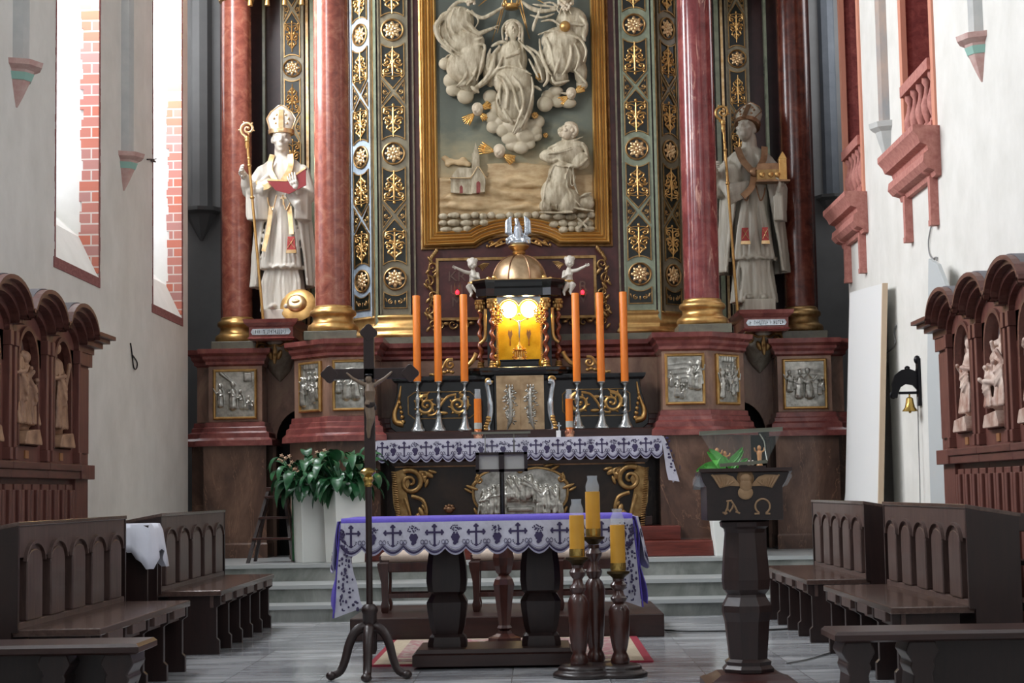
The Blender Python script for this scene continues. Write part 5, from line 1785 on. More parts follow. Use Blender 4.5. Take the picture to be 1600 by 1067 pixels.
def high_altar():
    D = 17.9
    st = [(17.42, 2.02, PLAT, .63), (17.72, 1.74, .63, .775)]
    for k, (y, x, z0, z1) in enumerate(st):
        b = MB(); b.box(-1.9 if k == 0 else -1.62, 1.93 if k == 0 else 1.63, y, 18.9, z0, z1)
        structure(b.build('altar_step', 'wood_red', smooth=0, bevel=.01))
    zt = 1.69
    z0 = .775
    w = thing('high_altar', 'dark high altar table with gilded scroll corners and silver relief under the white cloth', 'altar', (0, 18.2, z0))
    b = MB(); b.box(-1.30, 1.30, D + .12, 18.7, z0, zt - .05)
    b.build('table_body', 'table_dark', w, smooth=0)
    b = MB(); b.plan([(-1.40, D), (1.40, D), (1.40, 18.75), (-1.40, 18.75)], [(-.08, zt - .26), (-.06, zt - .22), (-.03, zt - .20), (-.02, zt - .08), (0, zt - .06), (0, zt - .006)])
    b.build('table_top', 'wood_x', w, smooth=0)
    b = MB(); b.box(-1.36, 1.36, D + .06, 18.7, z0, z0 + .10); b.build('base_board', 'wood_x', w, smooth=0, bevel=.01)
    b = MB(); b.box(-1.30, 1.30, D + .095, D + .14, zt - .275, zt - .255); b.build('gilt_line', 'bronze', w, smooth=0)
    # corner volutes
    for sx in (1, -1):
        b = MB()
        Dp = D + .06
        xo = 1.33
        ztop, zbot = zt - .29, z0 + .02
        H = ztop - zbot
        sp = spiral(xo - .19, ztop - .14, .135, 1.6, 60, 1, 30, y=Dp)
        b.tube(sp, [.032 - .018 * i / 30 for i in range(31)], 8)
        body = []
        ol = [(xo - .12, ztop), (xo - .02, ztop - .03), (xo, ztop - .18), (xo - .015, ztop - .38), (xo - .06, zbot + .08), (xo - .06, zbot), (xo - .26, zbot), (xo - .21, zbot + .1), (xo - .17, ztop - .34), (xo - .15, ztop - .24), (xo - .19, ztop - .14), (xo - .14, ztop - .05)]
        b.prism(ol, Dp, Dp + .06)
        for i in range(26):
            z = ztop - .03 - i * .0235
            b.chain([(xo + .0 - .0022 * i, Dp - .004, z), (xo - .035 - .0024 * i, Dp - .02, z - .004)], [.008, .008], 5)
        b.tube([(p[0], Dp, p[2]) for p in [(q[0], 0, q[1]) for q in smoothpts([(xo - .2, ztop - .28), (xo - .32, ztop - .33), (xo - .35, ztop - .48), (xo - .27, ztop - .6), (xo - .24, zbot + .02)])]], .022, 7)
        b.tube([(p[0], Dp, p[1]) for p in smoothpts([(xo - .13, ztop - .3), (xo - .17, ztop - .42), (xo - .2, ztop - .55)])], .02, 7)
        for (ex, ez, rx, rz, an) in ((.38, .06, .03, .06, 60), (.33, .1, .03, .05, 20), (.42, .03, .02, .05, 75), (.36, .15, .02, .05, -20), (.3, .05, .04, .04, 0), (.30, .45, .03, .06, 20), (.26, .5, .03, .05, -20), (.3, .62, .03, .04, 0), (.24, .62, .04, .05, 0), (.33, .4, .02, .04, 40)):
            b.ell((xo - ex, Dp, ztop - ez), (rx, .02, rz), 8, 6, Matrix.Rotation(radians(an), 3, 'Y'))
        sp = spiral(xo - .33, ztop - .07, .05, 1.2, 0, 1, 16, y=Dp - .01); b.tube(sp, .012, 6)
        sp = spiral(xo - .28, zbot + .08, .045, 1.2, 180, 1, 16, y=Dp - .01); b.tube(sp, .012, 6)
        b.build('corner_volute', 'gold_dark', w, mirror=sx < 0, smooth=50)
    # silver supper relief in a gilt rim
    c = P(814, 766, D + .07)
    cx, cz = 0.0, zt - .545
    hw, hh = .48, .25
    def outline(s):
        pts = []
        for i in range(48):
            a = 2 * pi * i / 48
            ca, sa = cos(a), sin(a)
            x = hw * s * (abs(ca) ** .8) * (1 if ca > 0 else -1)
            z = hh * s * (abs(sa) ** .75) * (1 if sa > 0 else -1)
            if sa > 0: z -= .045 * math.exp(-(x / .1) ** 2)
            pts.append((cx + x, cz + z))
        return pts
    b = MB(); b.prism(outline(1.0), D + .10, D + .13)
    r = random.Random(8)
    for i in range(15):
        t = i / 14
        x = cx - .38 + .76 * t
        z = cz - .05 + .07 * sin(pi * t) + r.uniform(-.03, .03)
        if .35 < t < .65: z += .05
        b.ell((x, D + .08, z + .07), (.022, .02, .027), 8, 6)
        b.cap((x, D + .085, z + .04), (x + r.uniform(-.03, .03), D + .085, z - .12), .03, .045)
        b.chain([(x, D + .07, z + .03), (x + r.uniform(-.07, .07), D + .055, z - .03), (x + r.uniform(-.1, .1), D + .05, z + r.uniform(-.02, .09))], [.016, .014, .01], 6)
        for k in range(2): b.chain([(x - .02 + .03 * k, D + .06, z), (x - .03 + .04 * k, D + .05, z - .12)], [.01, .015], 5)
    for i in range(9):
        x = cx - .4 + .8 * (i / 8)
        if abs(x - cx) < .12: continue
        b.ell((x, D + .07, cz - .11), (.024, .02, .028), 8, 6)
        b.cap((x, D + .07, cz - .14), (x + r.uniform(-.02, .02), D + .075, cz - .22), .035, .04)
        for k in range(3): b.chain([(x - .03 + .03 * k, D + .05, cz - .13), (x - .04 + .04 * k, D + .045, cz - .22)], [.009, .013], 5)
    b.prism([(cx - .14, cz - .10), (cx + .12, cz - .10), (cx + .12, cz - .03), (cx - .10, cz - .03)], D + .07, D + .12)
    b.prism([(cx - .13, cz - .16), (cx + .13, cz - .16), (cx + .13, cz - .20), (cx - .13, cz - .20)], D + .07, D + .12)
    f = fuse(b, .0058, 1).build('supper_relief', 'relief_silver', w, smooth=60)
    b = MB()
    b.sweep([(p[0], D + .10, p[1]) for p in outline(1.02)], [(-.012, -.01), (.014, -.01), (.012, .02), (-.006, .024)], (0, -1, 0), closed=True)
    for sx in (1, -1):
        for (x, z, rx, rz, an) in ((.47, .1, .02, .06, -40), (.5, .05, .02, .07, 70), (.44, .15, .02, .05, 10), (.36, .24, .02, .06, 60), (.30, .27, .018, .06, 80), (.54, .02, .016, .05, 60), (.46, -.2, .02, .05, 30)):
            b.ell((cx + sx * x, D + .085, cz + z), (rx, .018, rz), 8, 6, Matrix.Rotation(radians(an * sx), 3, 'Y'))
        b.tube(spiral(cx + sx * .42, cz + .13, .05, 1.1, 90, -sx, y=D + .08), .011, 6)
    b.ell((cx, D + .08, cz + .21), (.03, .02, .02))
    b.build('relief_rim', 'gold_dark', f, smooth=50)
    b = MB()
    for sx in (1, -1):
        b.ell((sx * .74, D + .09, z0 + .2), (.05, .03, .04)); 
        for k in range(5): b.ell((sx * .74 + .04 * cos(k * .8), D + .08, z0 + .21 + .03 * sin(k * .8)), (.025, .02, .02), 7, 5)
        b.build('flower_boss', 'bronze', w, smooth=60); b = MB()
    # linen with embroidered lace border
    b = MB()
    xe = 1.475
    b.mat(0).box(-xe, xe, D - .02, 18.55, zt - .004, zt + .012)
    lace(b, (-xe, D - .02, zt + .008), (xe, D - .02, zt + .008), .235, 26, 0)
    for sx in (1, -1):
        A = (sx * xe, 18.5, zt + .008) if sx > 0 else (sx * xe, D - .01, zt + .008)
        B = (sx * xe, D - .01, zt + .008) if sx > 0 else (sx * xe, 18.5, zt + .008)
        lace(b, A, B, .50, 5, 0, wave=.02, out=(sx, 0, 0), down=(sx * .25, 0, -1), motif=False)
        for i in range(5):
            for j in range(3):
                b.mat(1).ell((sx * (xe + .03 + .11 * (j + .6) * .33 * 1.6), 17.96 + .12 * i, zt - .08 - .12 * j), (.006, .02, .026), 6, 5)
        # purple-lined corner fold
        C0 = (sx * xe, D - .022, zt)
        b.mat(0)
        rings = []
        for j in range(9):
            t = j / 8
            x0 = sx * (xe - .015); x1 = sx * (xe + .015 + .15 * t ** .8)
            zz_ = zt - .47 * t
            rings.append([(x0 + sx * .07 * t, D - .028 - .02 * sin(t * 3), zz_ + .03 * sin(t * 7)), (x1, D - .03 + .02 * sin(t * 4), zz_), (x1, D - .02 + .02 * sin(t * 4), zz_), (x0 + sx * .07 * t, D - .018 - .02 * sin(t * 3), zz_ + .03 * sin(t * 7))])
        b.loft(rings)
        b.mat(1)
        for j in range(14):
            t = (j + .5) / 14
            b.ell((sx * (xe + .045 + .075 * t + .02 * sin(j * 2)), D - .033, zt - .47 * t), (.012 + .008 * (j % 3 == 0), .004, .013), 6, 4)
    cl = b.build('altar_cloth', ['white_cloth', 'lilac_motif', 'lace_outline'], smooth=50)
    tag(cl, 'white cloth with violet cross and grape border on the far high altar', 'cloth')


def gradine():
    zt = 1.712
    D = 18.22
    w = thing('altar_gradine', 'black lacquered candle shelf with gilded scroll panels behind the six tall candles', 'shelf', (0, 18.4, zt))
    b = MB(); b.plan([(-1.42, D - .24), (1.42, D - .24), (1.42, 18.7), (-1.42, 18.7)], [(0, 1.705), (0, 1.78), (-.015, 1.79)])
    b.build('lower_ledge', 'wood_x', w, smooth=0)
    for sx in (1, -1):
        b = MB()
        # side profile in the x-z plane: concave ogee end
        ol = [(.26, 1.79), (1.30, 1.79), (1.36, 1.84), (1.37, 1.92), (1.33, 2.05), (1.29, 2.2), (1.28, 2.33), (.26, 2.33)]
        b.prism(ol, D, D + .35)
        b.build('wing_body', 'black', w, mirror=sx < 0, smooth=0, bevel=.008)
        b = MB(); b.plan([(.24, D - .04), (1.33, D - .04), (1.33, D + .4), (.24, D + .4)], [(-.02, 2.31), (0, 2.335), (.01, 2.36), (0.01, 2.375)])
        b.build('top_ledge', 'black', w, mirror=sx < 0, smooth=0)
        # octagonal gilt line panel
        b = MB()
        pth = [(.52, D - .004, 1.93), (1.10, D - .004, 1.93), (1.17, D - .004, 1.98), (1.17, D - .004, 2.16), (1.10, D - .004, 2.21), (.52, D - .004, 2.21), (.46, D - .004, 2.16), (.46, D - .004, 1.98)]
        b.sweep(pth, [(-.006, -.002), (.006, -.002), (.004, .010), (-.004, .010)], (0, -1, 0), closed=True)
        b.build('panel_outline', 'gold_dark', w, mirror=sx < 0, smooth=0)
        b = MB()
        for cx, q in ((.64, 1), (.98, -1)):
            sp = spiral(cx, 2.07, .11, 1.7, 100, q, 30, y=D - .012)
            b.tube(sp, [.024 - .014 * i / 30 for i in range(31)], 7)
            b.ell(sp[-1], .022, 8, 6)
            for i in range(0, 22, 2):
                p = sp[i]
                a = math.atan2(p[2] - 2.07, p[0] - cx)
                b.ell((p[0] + .02 * cos(a), p[1], p[2] + .02 * sin(a)), (.026, .014, .012), 7, 5, Matrix.Rotation(-a - .6, 3, 'Y'))
        b.ell((.80, D - .01, 1.985), (.05, .014, .02)); b.ell((.82, D - .01, 2.13), (.04, .012, .018)); b.tube(smoothpts([(.66, D - .01, 2.18), (.75, D - .01, 2.16), (.82, D - .01, 2.08), (.88, D - .01, 1.98), (.96, D - .01, 1.96)]), .014, 6)
        b.build('scroll_ornament', 'gold', w, mirror=sx < 0, smooth=50)
        # leaf ornament on the ogee end
        b = MB()
        pts = smoothpts([(1.22, 1.88), (1.30, 1.90), (1.315, 1.99), (1.27, 2.12), (1.245, 2.28)])
        b.tube([(p[0], D - .012, p[1]) for p in pts], [.042 * (1 - .85 * i / len(pts)) for i in range(len(pts))], 8)
        for i in range(6): b.ell((1.225 + .008 * i, D - .035, 1.90 + .05 * i), (.026 - .003 * i, .018, .022), 8, 6)
        b.build('end_leaf', 'gold', w, mirror=sx < 0, smooth=50)
    # central tabernacle -------------------------------------------------
    t = thing('tabernacle', 'gilded domed tabernacle temple with lit golden niche and silver eagle-like finial at the centre', 'tabernacle', (0, 18.5, 1.71))
    b = MB(); b.box(-.26, .27, 18.12, 18.6, 1.71, 2.40); b.build('lower_case', 'black', t, smooth=0, bevel=.006)
    b = MB()
    x0, x1 = -.235, .265
    b.box(x0, x1, 18.09, 18.13, 1.745, 2.36)
    b.box((x0 + x1) / 2 - .004, (x0 + x1) / 2 + .004, 18.086, 18.13, 1.745, 2.36)
    dr = b.build('tabernacle_doors', 'dome_gold', t, smooth=0, bevel=.004)
    for k, cx in enumerate(((x0 * .72 + x1 * .28) - .0, (x0 * .28 + x1 * .72))):
        b = MB()
        rr = random.Random(3)
        b.chain([(cx, 18.085, 2.22), (cx - .01 * (1 if k else -1), 18.085, 2.05), (cx, 18.085, 1.88), (cx + .03 * (1 if k else -1), 18.085, 1.80)], [.016, .022, .024, .008], 8)
        for i in range(75):
            a = rr.uniform(0, 2 * pi); u = rr.uniform(0, 1)
            b.ell((cx + .062 * cos(a) * (.3 + .8 * rr.random()), 18.084, 1.86 + .37 * u), (.020, .012, .008), 6, 4, Matrix.Rotation(a, 3, 'Y'))
        for i in (-1, 0, 1): b.ell((cx + i * .03, 18.085, 2.25), (.01, .01, .02), 6, 5)
        b.build('door_relief', 'relief_silver', dr, smooth=60)
    for sx in (1, -1):
        b = MB()
        cx = .015
        pts = smoothpts([(cx + sx * .30, 2.30), (cx + sx * .345, 2.28), (cx + sx * .33, 2.18), (cx + sx * .315, 2.05), (cx + sx * .325, 1.92), (cx + sx * .35, 1.82), (cx + sx * .33, 1.76)])
        b.tube([(p[0], 18.10, p[1]) for p in pts], [.034, .036, .036, .035, .033, .03, .028, .026, .026, .026, .026, .026, .026, .028] + [.034] * (len(pts) - 14), 10)
        b.build('side_volute', 'silver', t, smooth=50)
        b = MB()
        b.tube(spiral(cx + sx * .33, 2.31, .04, 1.2, 0, sx, y=18.085), .014, 7)
        b.build('volute_scroll', 'gold', t, smooth=50)
        b = MB()
        for i in range(6): b.ell((cx + sx * (.35 + .015 * sin(i)), 18.075, 1.77 + .03 * i), (.03, .02, .022), 8, 6)
        b.build('volute_acanthus', 'gold', t, smooth=50)
    # floor of the temple: breaking black cornice
    zf0, zf1 = Z(590, 18.2), Z(578, 18.2)
    plan = [(-.50, 18.18), (-.40, 18.12), (-.27, 18.10), (.29, 18.10), (.42, 18.12), (.52, 18.18), (.62, 18.28), (.64, 18.9), (-.62, 18.9), (-.60, 18.28)]
    b = MB(); b.plan(plan, [(-.03, 2.36), (-.01, 2.375), (.0, 2.40), (.015, 2.42), (.015, 2.445), (.0, 2.455)])
    b.build('temple_floor', 'black', t, smooth=0)
    zc0, zc1 = 2.455, 3.19
    # inner dark drum with niche
    cx = 0.015
    b = MB()
    b.box(cx - .34, cx - .245, 18.30, 18.85, zc0, zc1 + .1); b.box(cx + .245, cx + .34, 18.30, 18.85, zc0, zc1 + .1)
    b.box(cx - .34, cx + .34, 18.62, 18.85, zc0, zc1 + .1)
    b.build('drum_wall', 'black', t, smooth=0)
    b = MB()
    # cusped two-lobed niche front
    def lob(x):
        u = abs(x) / .235
        return 3.08 + .11 * sqrt(max(0, 1 - ((abs(x) - .105) / .115) ** 2)) if abs(x) < .22 else 3.08 - (abs(x) - .22) * 3
    xs = np.linspace(-.235, .235, 33)
    for i in range(32):
        b.prism([(cx + xs[i], lob(xs[i])), (cx + xs[i + 1], lob(xs[i + 1])), (cx + xs[i + 1], 3.30), (cx + xs[i], 3.30)], 18.29, 18.33)
    b.build('niche_head', 'silver', t, smooth=0)
    b = MB()
    b.sweep([(cx + x, 18.285, lob(x)) for x in xs], [(-.008, 0), (.008, 0), (.006, .014), (-.006, .014)], (0, -1, 0))
    for sx in (1, -1):
        b.box(cx + sx * .235 - .012, cx + sx * .235 + .012, 18.27, 18.30, zc0 + .06, 2.92)
        for i in range(22): b.ell((cx + sx * .235, 18.265, zc0 + .08 + i * .0205), .010, 6, 5)
        for (x, z, r) in ((.245, 2.99, .042), (.215, 3.05, .034), (.285, 3.03, .034), (.27, 2.93, .03), (.23, 2.95, .03), (.3, 2.96, .026), (.25, 3.1, .03), (.2, 3.0, .022)):
            scr = (cx + sx * (x - .03), 18.19, z)
            for k in range(6):
                a = pi * k / 3 + x * 9
                b.ell((scr[0] + r * .6 * cos(a), scr[1] + .01 * (k % 2), scr[2] + r * .6 * sin(a)), (r * .45, r * .35, r * .3), 7, 5, Matrix.Rotation(-a, 3, 'Y'))
        for (x, z, r) in ((.25, 2.50, .03), (.28, 2.54, .03), (.26, 2.58, .022)): b.ell((cx + sx * x, 18.26, z), (r, .02, r), 7, 5)
    b.build('niche_gilding', 'gold_bright', t, smooth=50)
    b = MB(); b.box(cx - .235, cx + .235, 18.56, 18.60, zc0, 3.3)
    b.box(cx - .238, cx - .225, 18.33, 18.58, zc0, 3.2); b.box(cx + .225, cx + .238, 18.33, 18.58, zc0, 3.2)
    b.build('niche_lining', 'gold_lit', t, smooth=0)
    b = MB()
    for sx in (-1, 1):
        for pts in ([(.10, 2.76), (.075, 2.84), (.085, 2.89), (.1, 2.86), (.115, 2.89), (.125, 2.84)],): b.prism([(cx + sx * p[0], p[1]) for p in pts], 18.552, 18.561)
        b.chain([(cx + sx * .1, 18.555, 2.78), (cx + sx * .1, 18.555, 2.72)], [.006, .01], 6)
    b.build('tulip_inlay', 'bronze', t, smooth=0)
    for sx in (-1, 1):
        b = MB(); b.ell((cx + sx * .105, 18.36, 3.085), (.085, .03, .09), 16, 10)
        b.build('lit_lamp', 'lamp_glow', t, smooth=60)
    b = MB(); b.plan([(cx - .20, 18.24), (cx + .20, 18.24), (cx + .20, 18.56), (cx - .20, 18.56)], [(.015, 2.455), (.015, 2.47), (.0, 2.48), (0, 2.52), (.012, 2.53), (.012, 2.54)])
    b.build('niche_step', 'black', t, smooth=0)
    # twisted columns
    for sx in (1, -1):
        for (dx, dy) in ((.415, 18.36), (.285, 18.24)):
            x = cx + sx * dx
            b = MB()
            rings = []
            for i in range(61):
                tt = i / 60
                z = 2.52 + tt * .56
                ph = tt * 2 * pi * 4.5 * sx
                ox, oy = .012 * cos(ph), .012 * sin(ph)
                r = .027 - .005 * tt
                rings.append([(x + ox + r * cos(2 * pi * j / 10), dy + oy + r * sin(2 * pi * j / 10), z) for j in range(10)])
            b.loft(rings)
            tc = b.build('twisted_column', 'twist', t, smooth=60)
            b = MB()
            b.lathe([(.045, 2.455), (.045, 2.47), (.034, 2.48), (.04, 2.495), (.03, 2.505), (.034, 2.52), (.026, 2.53)], (x, dy, 0), 16)
            b.build('column_foot', 'gold', tc, smooth=50)
            b = MB()
            b.lathe([(.022, 3.06), (.032, 3.07), (.026, 3.085), (.045, 3.15), (.055, 3.17), (.055, 3.19)], (x, dy, 0), 12)
            for k in range(8):
                a = 2 * pi * k / 8
                b.ell((x + .04 * cos(a), dy + .04 * sin(a), 3.115), (.014, .014, .028), 6, 5)
                b.ell((x + .05 * cos(a + .4), dy + .05 * sin(a + .4), 3.155), (.014, .014, .016), 6, 5)
            b.build('column_capital', 'gold', tc, smooth=50)
    # curved gilt bands behind the columns and side scrolls
    for sx in (1, -1):
        b = MB()
        pts = smoothpts([(cx + sx * .355, 3.09), (cx + sx * .36, 2.95), (cx + sx * .36, 2.82), (cx + sx * .375, 2.76), (cx + sx * .42, 2.72)])
        b.tube([(p[0], 18.30, p[1]) for p in pts], .018, 8)
        pts = smoothpts([(cx + sx * .46, 2.62), (cx + sx * .49, 2.56), (cx + sx * .54, 2.50), (cx + sx * .60, 2.475)])
        b.tube([(p[0], 18.30, p[1]) for p in pts], .024, 8)
        b.build('gilt_band', 'gold', t, smooth=50)
        b = MB()
        yy = 18.28
        x0 = .80
        pts = smoothpts([(.96, 2.40), (.90, 2.40), (.86, 2.44), (.82, 2.47), (.77, 2.55), (.71, 2.56)])
        b.tube([(cx + sx * p[0], yy, p[1]) for p in pts], .016, 7)
        b.tube(spiral(cx + sx * .735, 2.50, .055, 1.3, 60, -sx, y=yy), .015, 7)
        for (x, z) in ((.80, 2.42), (.76, 2.43), (.72, 2.42), (.84, 2.41), (.88, 2.40), (.92, 2.395)): b.ell((cx + sx * x, yy, z), (.026, .02, .02), 8, 6)
        b.build('side_scroll', 'gold', t, smooth=50)
    # entablature and dome
    ze0, ze1 = 3.21, 3.40
    octo = [(-.45, 18.30), (-.33, 18.18), (-.24, 18.22), (.27, 18.22), (.36, 18.18), (.48, 18.30), (.50, 18.9), (-.47, 18.9)]
    b = MB(); b.plan(octo, [(-.03, ze0), (-.01, ze0 + .01), (-.01, ze0 + .09), (.0, ze0 + .11), (.025, ze0 + .15), (.03, ze0 + .18), (.0, ze0 + .19)])
    b.build('entablature', 'black', t, smooth=0)
    b = MB()
    b.sweep([(p[0], p[1], ze0 + .18) for p in offset(octo, .03)[:6]], [(-.004, -.004), (.006, -.004), (.006, .006), (-.004, .006)], (0, 0, 1))
    b.build('gilt_edge', 'gold_dark', t, smooth=0)
    dc = (cx + .01, 18.56, 0)
    prof = []
    for i in range(13):
        a = radians(90 * i / 12)
        prof.append((max(.305 * cos(a) ** .9, .055), 3.385 + .31 * sin(a)))
    nseg = 12
    b = MB(); b.lathe(prof, dc, 48, flute=lambda a, h: 1.0 - .03 * abs(sin(nseg / 2 * (a + .26))) ** .3 * 0)
    b.build('dome', 'dome_gold', t, smooth=60)
    b = MB()
    for k in range(8):
        a = 2 * pi * (k + .5) / 8
        b.tube([(dc[0] + (p[0] + .004) * cos(a), dc[1] + (p[0] + .004) * sin(a), p[1]) for p in prof], .009, 6)
    b.lathe([(.31, 3.375), (.325, 3.385), (.32, 3.40), (.305, 3.405)], dc, 40)
    b.build('dome_ribs', 'bronze', t, smooth=50)
    for px, py in ((763, 436), (772, 434), (850, 433), (860, 436)):
        p = P(px, py, 18.32)
        b = MB(); b.ell(tuple(p), .028, 10, 8); b.ell((p.x + .02, p.y, p.z - .015), .02, 8, 6)
        b.build('gilt_ball', 'gold_bright', t, smooth=60)
    b = MB(); b.lathe([(.06, 3.68), (.055, 3.70), (.075, 3.72), (.06, 3.74), (.10, 3.77), (.115, 3.79), (.11, 3.80), (.0, 3.80)], dc, 24)
    b.build('dome_collar', 'gold', t, smooth=50)
    # silver bird with raised wings
    b = MB()
    x, y, z = dc[0] - .005, dc[1], 3.80
    b.cap((x, y, z + .06), (x, y - .02, z + .19), .06, .045)
    b.chain([(x, y - .03, z + .2), (x - .01, y - .05, z + .26), (x - .015, y - .09, z + .27), (x - .01, y - .12, z + .21)], [.035, .025, .027, .012], 8)
    for sx in (1, -1):
        for k in range(7):
            u = k / 6
            b.chain([(x + sx * .05, y + .01, z + .08 + .02 * u), (x + sx * (.08 + .05 * u), y - .01, z + .14), (x + sx * (.075 + .055 * u), y - .01, z + .32 - .05 * u)], [.018, .018, .010], 6)
        b.chain([(x + sx * .05, y, z + .1), (x + sx * .12, y, z + .06), (x + sx * .12, y, z + .03)], [.03, .03, .02], 6)
        b.ell((x + sx * .06, y - .05, z + .05), (.025, .025, .04), 8, 6)
    b.ell((x, y, z + .03), (.11, .08, .035), 12, 6)
    fuse(b, .007, 1).build('bird_finial', 'silver', t, smooth=60)
    # altar crucifix on a small aedicule
    xc, yc = 0.015, 18.33
    w = thing('altar_crucifix', 'small silver and gold crucifix standing in the lit tabernacle niche', 'crucifix', (xc, yc, 2.54))
    b = MB()
    b.lathe([(.075, 2.54), (.075, 2.55), (.05, 2.56), (.05, 2.57)], (xc, yc, 0), 16)
    for k in range(6):
        a = pi * k / 3
        b.cap((xc + .042 * cos(a), yc + .042 * sin(a), 2.57), (xc + .042 * cos(a), yc + .042 * sin(a), 2.63), .009)
    b.lathe([(.03, 2.57), (.03, 2.63), (.06, 2.64), (.062, 2.65), (.045, 2.66), (.04, 2.685), (.018, 2.71), (.01, 2.73)], (xc, yc, 0), 16)
    for i in range(8):
        for sx in (1, -1): b.ell((xc + sx * (.06 + .012 * sin(i * 1.8)), yc, 2.56 + .014 * i), .011, 6, 5)
    b.build('pedestal', 'gold_bright', w, smooth=40)
    b = MB()
    b.tube([(xc, yc, 2.72), (xc, yc, 3.03)], .006, 6); b.tube([(xc - .09, yc, 2.985), (xc - .03, yc, 2.965), (xc + .03, yc, 2.965), (xc + .09, yc, 2.985)], .007, 6)
    for x, z in ((-.09, 2.985), (.09, 2.985), (0, 3.03)): b.ell((xc + x, yc, z), .017, 8, 6)
    b.build('cross', 'gold_bright', w, smooth=40)
    b = MB()
    b.ell((xc, yc - .015, 2.955), .012, 8, 6)
    b.chain([(xc, yc - .012, 2.94), (xc + .004, yc - .014, 2.88), (xc, yc - .016, 2.83), (xc, yc - .012, 2.78)], [.014, .013, .009, .006], 8)
    for sx in (1, -1): b.chain([(xc, yc - .012, 2.94), (xc + sx * .06, yc - .01, 2.975)], [.007, .005], 6)
    b.build('corpus', 'silver', w, smooth=60)


high_altar()
gradine()


def candles():
    zb = 1.785
    D = 18.06
    xs = [653, 686, 727, 903, 941, 978]
    tops = [462, 461, 460, 458, 457, 456]
    order = ['leftmost', 'second from left', 'third from left', 'fourth from left', 'fifth from left', 'rightmost']
    for i, px in enumerate(xs):
        x = P(px, 670, D).x
        w = thing('candlestick', 'pewter candlestick, %s of the six under the tall orange candles' % order[i], 'candlestick', (x, D, 1.79), 'pewter altar candlesticks')
        zt = P(px, 597, D).z
        h = zt - 1.79
        b = MB()
        pr = [(.078, 0), (.08, .01), (.07, .03), (.055, .05), (.04, .10), (.03, .15), (.024, .18), (.034, .20), (.02, .215), (.014, .25), (.024, .27), (.016, .29), (.022, .34), (.028, .38), (.016, .40), (.012, .44), (.026, .46), (.014, .475), (.012, .52), (.03, .545), (.034, .56), (.0, .56)]
        b.lathe([(r, z / .56 * h + 1.79) for r, z in pr], (x, D, 0), 20)
        b.build('stem', 'pewter', w, smooth=50)
        b = MB(); b.lathe([(.036, zt - .008), (.045, zt), (.045, zt + .006), (.0, zt + .006)], (x, D, 0), 16)
        b.build('drip_pan', 'pewter', w, smooth=30)
        z1 = P(px, tops[i], D).z
        c = thing('altar_candle', 'tall orange candle, %s of the six on the altar shelf' % order[i], 'candle', (x, D, zt + .006), 'tall orange altar candles')
        b = MB()
        lean = (-.02 if i < 3 else -.03) * 0
        b.lathe([(.039, zt + .006), (.0405, zt + .02), (.04, z1 - .006), (.036, z1), (.012, z1 - .004), (.001, z1 - .004)], (x, D, 0), 24)
        b.build('wax', 'wax_orange', c, smooth=50)
        b = MB(); b.cap((x, D, z1 - .004), (x + .002, D, z1 + .018), .003, .002, 6); b.build('wick', 'wick', c, smooth=50)
    # the two short glass-topped candles
    for k, px in enumerate((747, 890)):
        Dd = 17.98
        x = P(px, 670, Dd).x
        z0 = 1.702
        c = thing('oil_candle', ('left' if k == 0 else 'right') + ' short orange candle with glass top on the high altar cloth beside the gold doors', 'candle', (x, Dd, z0), 'short candles on the high altar')
        zt = P(px, 623, Dd).z
        b = MB(); b.lathe([(.045, z0), (.048, z0 + .02), (.036, z0 + .04), (.042, z0 + .075), (.036, z0 + .085), (.0, z0 + .085)], (x, Dd, 0), 16)
        for q in range(6): b.ell((x + .04 * cos(q * pi / 3), Dd + .04 * sin(q * pi / 3), z0 + .045), (.014, .014, .024), 6, 5)
        b.build('holder', 'volu', c, smooth=50)
        b = MB(); b.lathe([(.038, z0 + .085), (.039, z0 + .16), (.0385, zt), (.0, zt)], (x, Dd, 0), 20); b.build('wax', 'wax_orange', c, smooth=50)
        b = MB(); b.lathe([(.0395, z0 + .10), (.0395, z0 + .165), (.0385, z0 + .165), (.0385, z0 + .10)], (x, Dd, 0), 20, cap=False); b.build('paper_band', 'paper', c, smooth=50)
        b = MB(); b.lathe([(.036, zt), (.038, zt + .02), (.03, zt + .07), (.032, zt + .10), (.030, zt + .10), (.028, zt + .07), (.034, zt + .02), (.03, zt)], (x, Dd, 0), 20, cap=False); b.build('glass_top', 'glass', c, smooth=50)
    # little cross-topped bottle on the cloth
    x = P(873, 680, 17.95).x
    b = MB(); b.box(x - .025, x + .022, 17.94, 17.99, 1.702, 1.77)
    b.mat(1).box(x - .002, x + .012, 17.955, 17.965, 1.77, 1.855); b.box(x - .018, x + .028, 17.955, 17.965, 1.815, 1.83)
    tag(b.build('small_white_cross', ['white', 'silver'], smooth=0, bevel=.003), 'small silver cross on white block standing on the high altar cloth', 'cross')


M['volu'] = metal('coppery_gilding', '9c5a44', 'd0a080', 0.35)
candles()


